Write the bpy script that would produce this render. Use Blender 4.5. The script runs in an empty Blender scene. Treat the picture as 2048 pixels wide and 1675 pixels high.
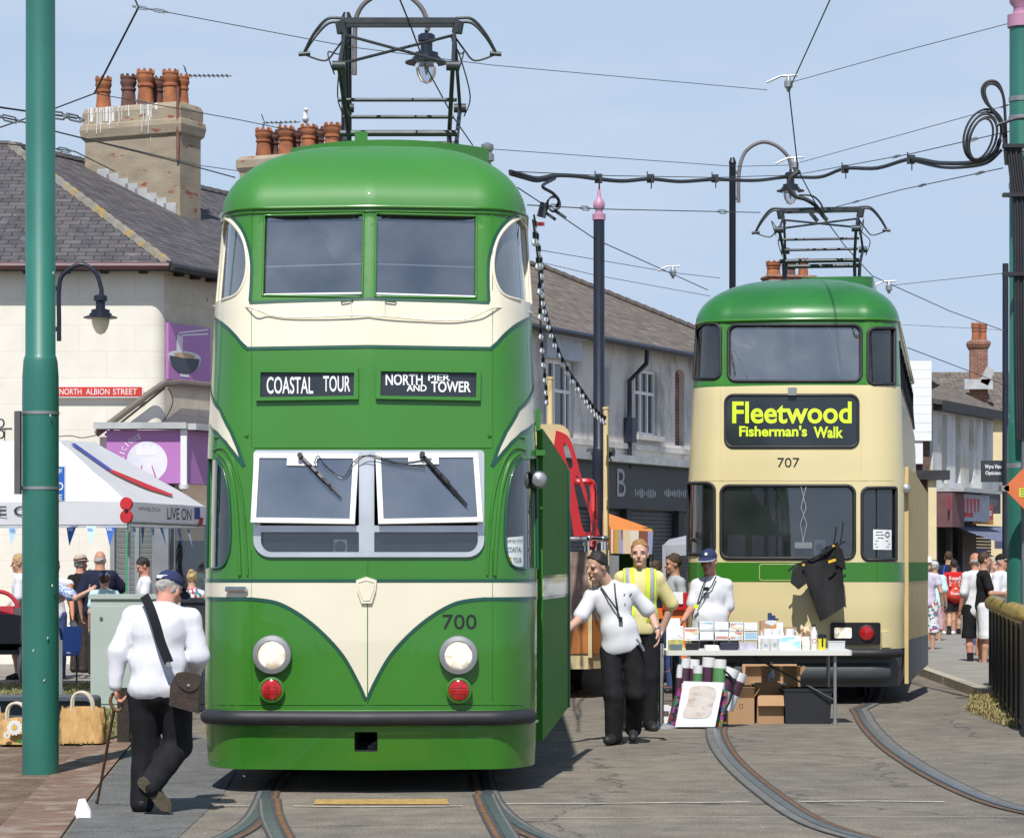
import bpy, bmesh, math, random
import numpy as np
from mathutils import Vector as V, Matrix
from mathutils.geometry import tessellate_polygon
random.seed(7)
rng = np.random.default_rng(7)
SC = bpy.context.scene
C = SC.collection
R = math.radians
# ---- camera -------------------------------------------------------------
F, H, CX, HY = 5600.0, 1.67, 1024.0, 1121.0
cam = bpy.data.cameras.new('camera'); cam.lens = 36 * F / 2048; cam.sensor_width = 36; cam.sensor_fit = 'HORIZONTAL'
cam.shift_y = (HY - 837.5) / 2048; cam.clip_start = 0.5; cam.clip_end = 3000
camo = bpy.data.objects.new('camera', cam); C.objects.link(camo)
camo.location = (0, 0, H); camo.rotation_euler = (R(90), 0, 0); SC.camera = camo
# ---- light --------------------------------------------------------------
AZ, EL = R(8), R(54)
W = bpy.data.worlds.new('World'); SC.world = W; W.use_nodes = True
nt = W.node_tree; bg = nt.nodes['Background']
sky = nt.nodes.new('ShaderNodeTexSky'); sky.sky_type = 'NISHITA'; sky.sun_disc = False
sky.sun_elevation = EL; sky.sun_rotation = R(188); sky.air_density = 1.0; sky.dust_density = 0.0; sky.ozone_density = 3.0
tc = nt.nodes.new('ShaderNodeTexCoord'); mp = nt.nodes.new('ShaderNodeMapping'); mp.inputs['Scale'].default_value = (2.2, 2.2, 9)
nz = nt.nodes.new('ShaderNodeTexNoise'); nz.inputs['Scale'].default_value = 3; nz.inputs['Detail'].default_value = 7; nz.inputs['Roughness'].default_value = .55
rp = nt.nodes.new('ShaderNodeValToRGB'); rp.color_ramp.elements[0].position = .5; rp.color_ramp.elements[1].position = .85
rp.color_ramp.elements[0].color = (0, 0, 0, 1); rp.color_ramp.elements[1].color = (.55, .55, .55, 1)
mx = nt.nodes.new('ShaderNodeMixRGB'); mx.inputs[2].default_value = (6.6, 7.3, 8.6, 1)
nt.links.new(tc.outputs['Generated'], mp.inputs[0]); nt.links.new(mp.outputs[0], nz.inputs[0]); nt.links.new(nz.outputs[0], rp.inputs[0])
nt.links.new(rp.outputs[0], mx.inputs[0]);
sx = nt.nodes.new('ShaderNodeSeparateXYZ'); mr = nt.nodes.new('ShaderNodeMapRange'); mr.interpolation_type = 'SMOOTHSTEP'
mr.inputs[1].default_value = .02; mr.inputs[2].default_value = .85; mr.inputs[3].default_value = 1; mr.inputs[4].default_value = 0
nt.links.new(tc.outputs['Generated'], sx.inputs[0]); nt.links.new(sx.outputs[2], mr.inputs[0])
hz = nt.nodes.new('ShaderNodeMixRGB'); hz.inputs[2].default_value = (5.0, 6.25, 8.1, 1)   # summer haze low in the sky
nt.links.new(mr.outputs[0], hz.inputs[0]); nt.links.new(sky.outputs[0], hz.inputs[1]); nt.links.new(hz.outputs[0], mx.inputs[1]); nt.links.new(mx.outputs[0], bg.inputs[0])
bg.inputs[1].default_value = 0.1
sl = bpy.data.lights.new('sun', 'SUN'); sl.energy = 4.7; sl.angle = R(.55); sl.color = (1, .972, .925)
so = bpy.data.objects.new('sun', sl); C.objects.link(so)
so.rotation_euler = V((math.sin(AZ) * math.cos(EL), math.cos(AZ) * math.cos(EL), -math.sin(EL))).to_track_quat('-Z', 'Y').to_euler()
SC.view_settings.view_transform = 'Standard'; SC.view_settings.look = 'None'; SC.view_settings.exposure = 0.06; SC.view_settings.gamma = 1
SC.view_settings.use_curve_mapping = False
SC.cycles.max_bounces = 8; SC.cycles.transparent_max_bounces = 16; SC.cycles.caustics_reflective = False; SC.cycles.caustics_refractive = False
try: SC.cycles.use_denoising = True
except Exception: pass
# ---- placing helpers ------------------------------------------------------
def P(px, py, Y): return V(((px - CX) * Y / F, Y, H + (HY - py) * Y / F))
def G(px, py, z=0.0):
 Y = F * (H - z) / (py - HY); return V(((px - CX) * Y / F, Y, z))
def Xa(px, Y): return (px - CX) * Y / F
def Za(py, Y): return H + (HY - py) * Y / F
# ---- materials ------------------------------------------------------------
MATS = {}
def lin(c): return tuple(((x / 255) / 12.92 if x / 255 <= .04045 else ((x / 255 + .055) / 1.055) ** 2.4) for x in c)
def N(t, ty, **k):
 n = t.nodes.new(ty)
 for a, b in k.items():
  n.inputs[a].default_value = b
 return n
def M(name, col, rough=.6, metal=0.0, var=.12, vs=3.0, bump=0.0, bs=60.0, coat=0.0, spec=.5, col2=None, c2s=2.0, c2t=(.5, .6), trans=None, stretch=None):
 """general procedural surface: base colour with soft variation, an optional second colour in patches and a fine bump"""
 if name in MATS: return MATS[name]
 m = bpy.data.materials.new(name); m.use_nodes = True; t = m.node_tree; b = t.nodes['Principled BSDF']
 b.inputs['Roughness'].default_value = rough; b.inputs['Metallic'].default_value = metal
 b.inputs['Specular IOR Level'].default_value = spec; b.inputs['Coat Weight'].default_value = coat; b.inputs['Coat Roughness'].default_value = .04
 co = t.nodes.new('ShaderNodeTexCoord').outputs['Object']
 if stretch:
  q = t.nodes.new('ShaderNodeMapping'); q.inputs['Scale'].default_value = stretch; t.links.new(co, q.inputs[0]); co = q.outputs[0]
 n = N(t, 'ShaderNodeTexNoise', Scale=vs, Detail=6.0); t.links.new(co, n.inputs['Vector'])
 r = t.nodes.new('ShaderNodeValToRGB'); r.color_ramp.elements[0].position = .3; r.color_ramp.elements[1].position = .7
 r.color_ramp.elements[0].color = tuple(max(0, c * (1 - var)) for c in col) + (1,); r.color_ramp.elements[1].color = tuple(min(1, c * (1 + var)) for c in col) + (1,)
 t.links.new(n.outputs[0], r.inputs[0]); out = r.outputs[0]
 if col2:
  n2 = N(t, 'ShaderNodeTexNoise', Scale=c2s, Detail=8.0, Roughness=.62); t.links.new(co, n2.inputs['Vector'])
  r2 = t.nodes.new('ShaderNodeValToRGB'); r2.color_ramp.elements[0].position = c2t[0]; r2.color_ramp.elements[1].position = c2t[1]
  t.links.new(n2.outputs[0], r2.inputs[0])
  x = t.nodes.new('ShaderNodeMixRGB'); x.inputs[2].default_value = tuple(col2) + (1,)
  t.links.new(r2.outputs[0], x.inputs[0]); t.links.new(out, x.inputs[1]); out = x.outputs[0]
 t.links.new(out, b.inputs['Base Color'])
 if bump:
  n3 = N(t, 'ShaderNodeTexNoise', Scale=bs, Detail=4.0); t.links.new(co, n3.inputs['Vector'])
  bp = t.nodes.new('ShaderNodeBump'); bp.inputs['Strength'].default_value = min(1, bump); bp.inputs['Distance'].default_value = .01
  t.links.new(n3.outputs[0], bp.inputs['Height']); t.links.new(bp.outputs[0], b.inputs['Normal'])
 MATS[name] = m; return m
def Mbrick(name, c1, c2, mortar, bw, bh, ms=.012, rough=.85, bump=.6, off=.5, streak=None, st=(.6, .72), ss=(1.2, 6.0), moss=None, mt=(.62, .7), msc=1.2, nv=.34):
 """coursed surface laid out in the face UVs (metres)"""
 m = bpy.data.materials.new(name); m.use_nodes = True; t = m.node_tree; b = t.nodes['Principled BSDF']; b.inputs['Roughness'].default_value = rough
 b.inputs['Specular IOR Level'].default_value = .3
 uv = t.nodes.new('ShaderNodeTexCoord').outputs['UV']
 wob = N(t, 'ShaderNodeTexNoise', Scale=2.5, Detail=3.0); t.links.new(uv, wob.inputs['Vector'])
 ad = t.nodes.new('ShaderNodeVectorMath'); ad.operation = 'MULTIPLY_ADD'; ad.inputs[1].default_value = (.02, .02, 0)
 t.links.new(wob.outputs['Color'], ad.inputs[0]); t.links.new(uv, ad.inputs[2])
 k = t.nodes.new('ShaderNodeTexBrick'); k.offset = off
 for n_, v in (('Scale', 1.0), ('Mortar Size', ms), ('Mortar Smooth', .1), ('Bias', 0.0), ('Brick Width', bw), ('Row Height', bh)): k.inputs[n_].default_value = v
 k.inputs['Color1'].default_value = c1 + (1,); k.inputs['Color2'].default_value = c2 + (1,); k.inputs['Mortar'].default_value = mortar + (1,)
 t.links.new(ad.outputs[0], k.inputs['Vector']); out = k.outputs['Color']
 n = N(t, 'ShaderNodeTexNoise', Scale=3.0, Detail=8.0); t.links.new(uv, n.inputs['Vector'])
 r = t.nodes.new('ShaderNodeValToRGB'); r.color_ramp.elements[0].color = (1 - nv,) * 3 + (1,); r.color_ramp.elements[1].color = (1 + nv * .8,) * 3 + (1,)
 r.color_ramp.elements[0].position = .3; r.color_ramp.elements[1].position = .72
 t.links.new(n.outputs[0], r.inputs[0]); x = t.nodes.new('ShaderNodeMixRGB'); x.blend_type = 'MULTIPLY'; x.inputs[0].default_value = 1
 t.links.new(out, x.inputs[1]); t.links.new(r.outputs[0], x.inputs[2]); out = x.outputs[0]
 for cc, th, sc in ((streak, st, ss), (moss, mt, (msc, msc))):
  if cc:
   mp = t.nodes.new('ShaderNodeMapping'); mp.inputs['Scale'].default_value = (sc[0], sc[1], 1); t.links.new(uv, mp.inputs[0])
   n2 = N(t, 'ShaderNodeTexNoise', Scale=1.6, Detail=9.0, Roughness=.65); t.links.new(mp.outputs[0], n2.inputs['Vector'])
   r2 = t.nodes.new('ShaderNodeValToRGB'); r2.color_ramp.elements[0].position = th[0]; r2.color_ramp.elements[1].position = th[1]; t.links.new(n2.outputs[0], r2.inputs[0])
   y = t.nodes.new('ShaderNodeMixRGB'); y.inputs[2].default_value = cc + (1,); t.links.new(r2.outputs[0], y.inputs[0]); t.links.new(out, y.inputs[1]); out = y.outputs[0]
 t.links.new(out, b.inputs['Base Color'])
 mxh = t.nodes.new('ShaderNodeMath'); mxh.operation = 'MULTIPLY_ADD'; mxh.inputs[1].default_value = -1.0
 t.links.new(k.outputs['Fac'], mxh.inputs[0]); t.links.new(n.outputs[0], mxh.inputs[2])
 bp = t.nodes.new('ShaderNodeBump'); bp.inputs['Strength'].default_value = bump; bp.inputs['Distance'].default_value = .02
 t.links.new(mxh.outputs[0], bp.inputs['Height']); t.links.new(bp.outputs[0], b.inputs['Normal'])
 MATS[name] = m; return m
def Mglass(name, tint=(.35, .38, .4), refl=.16, rough=.02, dirt=.06, dcol=(.6, .62, .64)):
 m = bpy.data.materials.new(name); m.use_nodes = True; t = m.node_tree; t.nodes.clear()
 o = t.nodes.new('ShaderNodeOutputMaterial'); tr = t.nodes.new('ShaderNodeBsdfTransparent'); tr.inputs[0].default_value = tint + (1,)
 gl = t.nodes.new('ShaderNodeBsdfGlossy'); gl.inputs['Roughness'].default_value = rough; gl.inputs[0].default_value = (1, 1, 1, 1)
 di = t.nodes.new('ShaderNodeBsdfDiffuse'); di.inputs[0].default_value = dcol + (1,)
 lw = t.nodes.new('ShaderNodeFresnel'); lw.inputs[0].default_value = 1.5
 ma = t.nodes.new('ShaderNodeMath'); ma.operation = 'ADD'; ma.use_clamp = True; ma.inputs[1].default_value = refl - .04; t.links.new(lw.outputs[0], ma.inputs[0])
 n = N(t, 'ShaderNodeTexNoise', Scale=1.7, Detail=6.0); co = t.nodes.new('ShaderNodeTexCoord'); t.links.new(co.outputs['Object'], n.inputs['Vector'])
 rr = t.nodes.new('ShaderNodeMapRange'); rr.inputs[1].default_value = .3; rr.inputs[2].default_value = .75; rr.inputs[3].default_value = dirt * .4; rr.inputs[4].default_value = dirt * 1.8
 t.links.new(n.outputs[0], rr.inputs[0])
 bp = t.nodes.new('ShaderNodeBump'); bp.inputs['Strength'].default_value = .04; bp.inputs['Distance'].default_value = .05; t.links.new(n.outputs[0], bp.inputs['Height']); t.links.new(bp.outputs[0], gl.inputs['Normal'])
 m1 = t.nodes.new('ShaderNodeMixShader'); m2 = t.nodes.new('ShaderNodeMixShader')
 t.links.new(rr.outputs[0], m1.inputs[0]); t.links.new(tr.outputs[0], m1.inputs[1]); t.links.new(di.outputs[0], m1.inputs[2])
 t.links.new(ma.outputs[0], m2.inputs[0]); t.links.new(m1.outputs[0], m2.inputs[1]); t.links.new(gl.outputs[0], m2.inputs[2]); t.links.new(m2.outputs[0], o.inputs[0])
 MATS[name] = m; return m
def Mblobs(name, cols, scale=20.0, rough=.8, stretch=(1, 1, 1), voro=True):
 """cloth or print with patches of several colours"""
 if name in MATS: return MATS[name]
 m = bpy.data.materials.new(name); m.use_nodes = True; t = m.node_tree; b = t.nodes['Principled BSDF']; b.inputs['Roughness'].default_value = rough
 b.inputs['Specular IOR Level'].default_value = .25
 co = t.nodes.new('ShaderNodeTexCoord'); mp = t.nodes.new('ShaderNodeMapping'); mp.inputs['Scale'].default_value = stretch; t.links.new(co.outputs['Object'], mp.inputs[0])
 n = N(t, 'ShaderNodeTexNoise', Scale=scale * .5, Detail=2.0); t.links.new(mp.outputs[0], n.inputs['Vector'])
 ad = t.nodes.new('ShaderNodeVectorMath'); ad.operation = 'MULTIPLY_ADD'; ad.inputs[1].default_value = (1.2 / scale,) * 3; t.links.new(n.outputs['Color'], ad.inputs[0]); t.links.new(mp.outputs[0], ad.inputs[2])
 vo = t.nodes.new('ShaderNodeTexVoronoi'); vo.inputs['Scale'].default_value = scale; t.links.new(ad.outputs[0], vo.inputs['Vector'])
 sp = t.nodes.new('ShaderNodeSeparateColor'); t.links.new(vo.outputs['Color'], sp.inputs[0])
 r = t.nodes.new('ShaderNodeValToRGB'); r.color_ramp.interpolation = 'CONSTANT'
 for i, c in enumerate(cols):
  e = r.color_ramp.elements[i] if i < 2 else r.color_ramp.elements.new(i / len(cols))
  e.position = i / len(cols); e.color = tuple(c) + (1,)
 t.links.new(sp.outputs[0], r.inputs[0]); t.links.new(r.outputs[0], b.inputs['Base Color'])
 MATS[name] = m; return m
def Memit(name, col, s):
 m = bpy.data.materials.new(name); m.use_nodes = True; b = m.node_tree.nodes['Principled BSDF']
 b.inputs['Base Color'].default_value = tuple(col) + (1,); b.inputs['Emission Color'].default_value = tuple(col) + (1,); b.inputs['Emission Strength'].default_value = s
 MATS[name] = m; return m
# ---- mesh builder ----------------------------------------------------------
def tri2d(loops):
 """triangulate outer loop with holes -> (flat pts, tris)"""
 fl = [p for l in loops for p in l]
 if len(loops) == 1: return fl, tessellate_polygon([[V((p[0], p[1], 0)) for p in loops[0]]])
 bm = bmesh.new(); vs = [bm.verts.new((p[0], p[1], 0)) for p in fl]; ed = []; b = 0
 for l in loops:
  for i in range(len(l)): ed.append(bm.edges.new((vs[b + i], vs[b + (i + 1) % len(l)])))
  b += len(l)
 bm.verts.index_update(); bmesh.ops.triangle_fill(bm, use_beauty=True, use_dissolve=False, edges=ed, normal=(0, 0, 1))
 tr = [tuple(v.index for v in f.verts) for f in bm.faces]; bm.free(); return fl, tr
class MB:
 def __init__(s): s.v = []; s.f = []; s.mi = []; s.uv = []; s.m = 0; s.X = None
 def add(s, vs, fs, uvs=None):
  b = len(s.v)
  for p in vs:
   p = V(p)
   s.v.append(s.X @ p if s.X is not None else p)
  for i, f in enumerate(fs):
   s.f.append([b + k for k in f]); s.mi.append(s.m); s.uv.append(uvs[i] if uvs else None)
 def quad(s, a, b, c, d, uv=True):
  a, b, c, d = V(a), V(b), V(c), V(d)
  e = (b - a).normalized(); n = e.cross(d - a)
  u = n.cross(e).normalized() if n.length > 1e-12 else V((0, 0, 1))
  s.add([a, b, c, d], [(0, 1, 2, 3)], [[((q - a).dot(e), (q - a).dot(u)) for q in (a, b, c, d)]])
 def tri(s, a, b, c):
  a, b, c = V(a), V(b), V(c); e = (b - a).normalized(); u = e.cross(c - a).cross(e).normalized()
  s.add([a, b, c], [(0, 1, 2)], [[((q - a).dot(e), (q - a).dot(u)) for q in (a, b, c)]])
 def obox(s, o, ex, ey, ez, bev=0.0):
  """box with corner o and edge vectors"""
  o, ex, ey, ez = V(o), V(ex), V(ey), V(ez)
  p = [o + ex * i + ey * j + ez * k for k in (0, 1) for j in (0, 1) for i in (0, 1)]
  for q in ((0, 2, 3, 1), (4, 5, 7, 6), (0, 1, 5, 4), (2, 6, 7, 3), (0, 4, 6, 2), (1, 3, 7, 5)):
   a = [p[i] for i in q]; s.quad(*a)
 def box(s, c, d, rz=0.0, rx=0.0, ry=0.0):
  m = Matrix.Rotation(rz, 3, 'Z') @ Matrix.Rotation(rx, 3, 'X') @ Matrix.Rotation(ry, 3, 'Y')
  ex, ey, ez = m @ V((d[0], 0, 0)), m @ V((0, d[1], 0)), m @ V((0, 0, d[2]))
  s.obox(V(c) - (ex + ey + ez) / 2, ex, ey, ez)
 def tube(s, pts, r, n=8, cap=True, closed=False):
  pts = [V(p) for p in pts]; k = len(pts)
  rs = [r] * k if not hasattr(r, '__len__') else r
  up = None; vs = []; fs = []
  for i, p in enumerate(pts):
   if closed: t = (pts[(i + 1) % k] - pts[i - 1])
   else: t = (pts[min(i + 1, k - 1)] - pts[max(i - 1, 0)])
   t = t.normalized() if t.length > 1e-9 else V((0, 0, 1))
   if up is None:
    up = V((0, 0, 1)) if abs(t.z) < .9 else V((0, 1, 0))
   a = t.cross(up)
   if a.length < 1e-6: a = t.cross(V((1, 0, 0)))
   a.normalize(); b_ = a.cross(t).normalized(); up = b_
   for j in range(n):
    w = 2 * math.pi * j / n
    vs.append(p + (a * math.cos(w) + b_ * math.sin(w)) * rs[i])
  for i in range(k if closed else k - 1):
   i2 = (i + 1) % k
   for j in range(n):
    j2 = (j + 1) % n; fs.append((i * n + j, i * n + j2, i2 * n + j2, i2 * n + j))
  if cap and not closed: fs.append(tuple(range(n - 1, -1, -1))); fs.append(tuple((k - 1) * n + j for j in range(n)))
  s.add(vs, fs)
 def lathe(s, o, prof, n=20, ax=None, ph=0.0):
  """profile of (radius, along axis)"""
  o = V(o); z = V(ax).normalized() if ax is not None else V((0, 0, 1))
  x = z.cross(V((0, 1, 0)) if abs(z.y) < .9 else V((1, 0, 0))).normalized(); y = z.cross(x)
  vs = []; fs = []
  for r_, d in prof:
   for j in range(n):
    w = 2 * math.pi * j / n + ph; vs.append(o + z * d + (x * math.cos(w) + y * math.sin(w)) * max(r_, 1e-5))
  for i in range(len(prof) - 1):
   for j in range(n): fs.append((i * n + j, i * n + (j + 1) % n, (i + 1) * n + (j + 1) % n, (i + 1) * n + j))
  fs.append(tuple(range(n - 1, -1, -1))); fs.append(tuple((len(prof) - 1) * n + j for j in range(n)))
  s.add(vs, fs)
 def ell(s, c, r, nu=16, nv=10, rot=None):
  c = V(c); vs = []; fs = []
  for i in range(nv + 1):
   a = math.pi * i / nv
   for j in range(nu):
    b_ = 2 * math.pi * j / nu; q = V((r[0] * math.sin(a) * math.cos(b_), r[1] * math.sin(a) * math.sin(b_), r[2] * math.cos(a)))
    vs.append(c + (rot @ q if rot else q))
  for i in range(nv):
   for j in range(nu): fs.append((i * nu + j, (i + 1) * nu + j, (i + 1) * nu + (j + 1) % nu, i * nu + (j + 1) % nu))
  s.add(vs, fs)
 def slab(s, o, ex, ey, loops, d, back=True):
  """flat shape in the plane (ex, ey) at o with thickness d behind its front face (normal ex x ey)"""
  o = V(o); ex = V(ex); ey = V(ey); n = ex.cross(ey).normalized()
  if loops and not hasattr(loops[0][0], '__len__'): loops = [loops]
  fl, tr = tri2d(loops); f0 = [o + ex * p[0] + ey * p[1] for p in fl]
  def orient(vs_, want):
   fs = []
   for t in tr:
    q = (vs_[t[1]] - vs_[t[0]]).cross(vs_[t[2]] - vs_[t[0]])
    fs.append(tuple(t) if q.dot(want) > 0 else tuple(reversed(t)))
   return fs
  fs = orient(f0, n); s.add(f0, fs, [[tuple(fl[i]) for i in f] for f in fs])
  if d:
   f1 = [p - n * d for p in f0]
   if back: s.add(f1, orient(f1, -n))
   b = 0
   for l in loops:
    k = len(l)
    for i in range(k): s.quad(f0[b + i], f1[b + i], f1[b + (i + 1) % k], f0[b + (i + 1) % k])
    b += k
 def text(s, body, o, ex, ey, w, h, bold=0.0, d=0.0, fit=True, shear=0.0):
  """lettering centred at o, w x h metres"""
  vs, fs = glyphs(body, bold, shear); ex = V(ex).normalized(); ey = V(ey).normalized(); o = V(o)
  x0, x1 = vs[:, 0].min(), vs[:, 0].max(); y0, y1 = vs[:, 1].min(), vs[:, 1].max()
  sx = w / (x1 - x0); sy = h / (y1 - y0)
  n = ex.cross(ey).normalized()
  p = [o + ex * ((q[0] - (x0 + x1) / 2) * sx) + ey * ((q[1] - (y0 + y1) / 2) * sy) + n * d for q in vs]
  ff = []
  for f in fs:
   q = (p[f[1]] - p[f[0]]).cross(p[f[2]] - p[f[0]]); ff.append(f if q.dot(n) > 0 else tuple(reversed(f)))
  s.add(p, ff)
 def build(s, name, mats, parent=None, smooth=38, kind=None):
  me = bpy.data.meshes.new(name); me.from_pydata([tuple(p) for p in s.v], [], s.f); me.update()
  if not isinstance(mats, (list, tuple)): mats = [mats]
  for m in mats: me.materials.append(m)
  me.polygons.foreach_set('material_index', s.mi)
  if any(u for u in s.uv):
   l = me.uv_layers.new(name='uv'); fl = []
   for f, u in zip(s.f, s.uv): fl += [c for q in (u or [(0, 0)] * len(f)) for c in q]
   l.data.foreach_set('uv', fl)
  return finish(me, name, parent, smooth, kind)
def finish(me, name, parent=None, smooth=38, kind=None):
 if smooth:
  me.polygons.foreach_set('use_smooth', [True] * len(me.polygons))
  if smooth < 180:
   try: me.set_sharp_from_angle(angle=R(smooth))
   except Exception: pass
 o = bpy.data.objects.new(name, me); C.objects.link(o)
 if parent is not None:
  o.parent = parent
  if parent.get('_w'): o.matrix_parent_inverse = Matrix.Translation(-V(parent['_w']))
 if kind: o['kind'] = kind
 return o
GL = {}
def glyphs(body, bold=0.0, shear=0.0):
 k = (body, bold, shear)
 if k not in GL:
  cu = bpy.data.curves.new('lettering', 'FONT'); cu.body = body; cu.size = 1; cu.offset = bold; cu.align_x = 'CENTER'; cu.shear = shear; cu.resolution_u = 4; cu.space_line = .8
  o = bpy.data.objects.new('lettering', cu); C.objects.link(o); dg = bpy.context.evaluated_depsgraph_get(); dg.update()
  me = bpy.data.meshes.new_from_object(o.evaluated_get(dg))
  vs = np.array([v.co[:2] for v in me.vertices]); fs = [tuple(p.vertices) for p in me.polygons]
  bpy.data.objects.remove(o); bpy.data.curves.remove(cu); bpy.data.meshes.remove(me); GL[k] = (vs, fs)
 return GL[k]
def thing(name, label, cat, loc=(0, 0, 0), group=None, yaw=0.0, world=True):
 """an Empty at the thing's base; with world=True its parts are given in world coordinates"""
 o = bpy.data.objects.new(name, None); C.objects.link(o); o.location = loc; o.rotation_euler = (0, 0, yaw); o.empty_display_size = .2
 o['label'] = label; o['category'] = cat
 if group: o['group'] = group
 if world and not yaw: o['_w'] = tuple(loc)
 return o
def tag(o, label, cat, group=None, kind=None):
 o['label'] = label; o['category'] = cat
 if group: o['group'] = group
 if kind: o['kind'] = kind
 return o
def recenter(o, base):
 """move a one-mesh thing's origin to its base"""
 base = V(base); o.data.transform(Matrix.Translation(-base)); o.location = base; return o
def sub(o, parent):
 """hang a mesh built in world coordinates under a part built in world coordinates"""
 o.parent = parent; o.matrix_parent_inverse = Matrix.Identity(4); return o
def dup(root, loc, label=None, yaw=None, group=None, name=None):
 def cp(o, par):
  c = o.copy(); C.objects.link(c)
  if par is not None: c.parent = par; c.matrix_parent_inverse = o.matrix_parent_inverse.copy()
  for ch in [x for x in bpy.data.objects if x.parent == o]: cp(ch, c)
  return c
 r = cp(root, None); r.location = loc
 if yaw is not None: r.rotation_euler = (0, 0, yaw)
 if label: r['label'] = label
 if group: r['group'] = group
 return r
def rrect(x0, y0, x1, y1, r, n=6):
 """rounded rectangle, r single or (tl, tr, br, bl) with y down"""
 rs = [r] * 4 if not hasattr(r, '__len__') else r; out = []
 for (cx, cy, a0, q) in ((x0, y0, 180, rs[0]), (x1, y0, 270, rs[1]), (x1, y1, 0, rs[2]), (x0, y1, 90, rs[3])):
  ox = cx + (q if cx == x0 else -q); oy = cy + (q if cy == y0 else -q)
  if q < 1e-6: out.append((cx, cy)); continue
  for i in range(n + 1):
   a = R(a0 + 90 * i / n); out.append((ox + q * math.cos(a), oy + q * math.sin(a)))
 return out
def crv(pts, n=8, closed=False):
 """Catmull-Rom through points"""
 k = len(pts); out = []; dim = len(pts[0])
 for i in range(k if closed else k - 1):
  p = [pts[(i + j) % k] if closed else pts[min(max(i + j, 0), k - 1)] for j in (-1, 0, 1, 2)]
  for q in range(n):
   t = q / n
   out.append(tuple(.5 * ((2 * p[1][d]) + (-p[0][d] + p[2][d]) * t + (2 * p[0][d] - 5 * p[1][d] + 4 * p[2][d] - p[3][d]) * t * t + (-p[0][d] + 3 * p[1][d] - 3 * p[2][d] + p[3][d]) * t ** 3) for d in range(dim)))
 if not closed: out.append(tuple(pts[-1]))
 return out
def dens(pts, step, closed=True):
 out = []; k = len(pts)
 for i in range(k if closed else k - 1):
  a, b = pts[i], pts[(i + 1) % k]; L = math.dist(a, b); n = max(1, int(math.ceil(L / step)))
  for j in range(n): out.append(tuple(a[d] + (b[d] - a[d]) * j / n for d in range(len(a))))
 if not closed: out.append(tuple(pts[-1]))
 return out
def strip_of(pts, w):
 """thin outline band around an open polyline (2-D)"""
 L = []; Rr = []
 for i, p in enumerate(pts):
  a = pts[max(i - 1, 0)]; b = pts[min(i + 1, len(pts) - 1)]; dx, dy = b[0] - a[0], b[1] - a[1]; l = math.hypot(dx, dy) or 1
  L.append((p[0] - dy / l * w / 2, p[1] + dx / l * w / 2)); Rr.append((p[0] + dy / l * w / 2, p[1] - dx / l * w / 2))
 return L, Rr
# ---- palette ----------------------------------------------------------------
PG = M('green paint', (.037, .192, .013), rough=.32, var=.08, vs=1.2, coat=.55, bump=.10, bs=2.6)
PGD = M('dark green lining paint', (.008, .075, .045), rough=.35, coat=.4, var=.05)
PGM = M('flat green paint', (.04, .20, .02), rough=.6, var=.08, vs=2, spec=.2)
PGF = M('roof green paint', (.045, .215, .03), rough=.5, var=.06, vs=1.0, coat=.12)
PC = M('cream paint', (.76, .695, .535), rough=.35, coat=.35, var=.04, vs=1.5, bump=.08, bs=2.6)
PY = M('yellow cream paint', (.72, .60, .325), rough=.36, coat=.35, var=.03, vs=1.5)
PGR = M('dark grey paint', (.07, .085, .095), rough=.5, var=.15)
TEAL = M('teal green paint', (.026, .16, .122), rough=.45, var=.10, vs=2, col2=(.3, .42, .38), c2s=9, c2t=(.73, .76), coat=.15)
PINK = M('pink paint', (.50, .25, .36), rough=.45)
NAVY = M('navy black paint', (.012, .016, .03), rough=.4, var=.2)
BLK = M('black paint', (.012, .012, .014), rough=.45, var=.2)
BRASS = M('gold paint', (.50, .35, .09), rough=.35, metal=.5, var=.25, vs=14)
RUB = M('black rubber', (.022, .022, .026), rough=.55, var=.2, vs=8)
ALU = M('aluminium', (.62, .63, .65), rough=.35, metal=.6, var=.1)
CHR = M('chrome', (.72, .72, .72), rough=.12, metal=1.0, var=.04)
STEEL = M('grey steel', (.25, .25, .25), rough=.4, metal=.7, var=.2, vs=12)
GALV = M('galvanised steel', (.34, .35, .36), rough=.45, metal=.6, var=.15)
WHT = M('white paint', (.80, .80, .80), rough=.45, var=.03)
WHP = M('white paper', (.82, .83, .84), rough=.7, var=.03)
DKIN = M('dark interior', (.03, .03, .035), rough=.8)
MIDIN = M('interior lining', (.14, .13, .12), rough=.7)
SEATM = M('maroon seat moquette', (.10, .03, .03), rough=.9, var=.4, vs=40)
REDL = M('red lens', (.42, .012, .012), rough=.15, var=.25, vs=60, coat=.6)
REDP = M('red paint', (.52, .012, .014), rough=.3, coat=.6, var=.06)
YEL = M('yellow paint', (.75, .48, .03), rough=.4)
PURP = M('purple sign vinyl', (.48, .19, .48), rough=.4, var=.04)
FLUOY = M('fluorescent yellow', (.72, .86, .03), rough=.6, var=.04)
WOOD = M('varnished wood', (.24, .14, .07), rough=.5, var=.35, vs=5, stretch=(1, 1, 8))
GLS = Mglass('window glass', (.62, .66, .70), .27, .012, .15, (.50, .51, .52))
GLC = Mglass('clear glass', (.78, .80, .82), .13, .012, .035, (.5, .51, .52))
GLD = Mglass('dark window glass', (.22, .24, .26), .10, .02, .03)
GLH = Mglass('shop glass', (.25, .27, .28), .10, .02, .03)
BLIND = M('destination blind glass', (.028, .034, .04), rough=.12, var=.15, vs=2, spec=.6)
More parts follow.
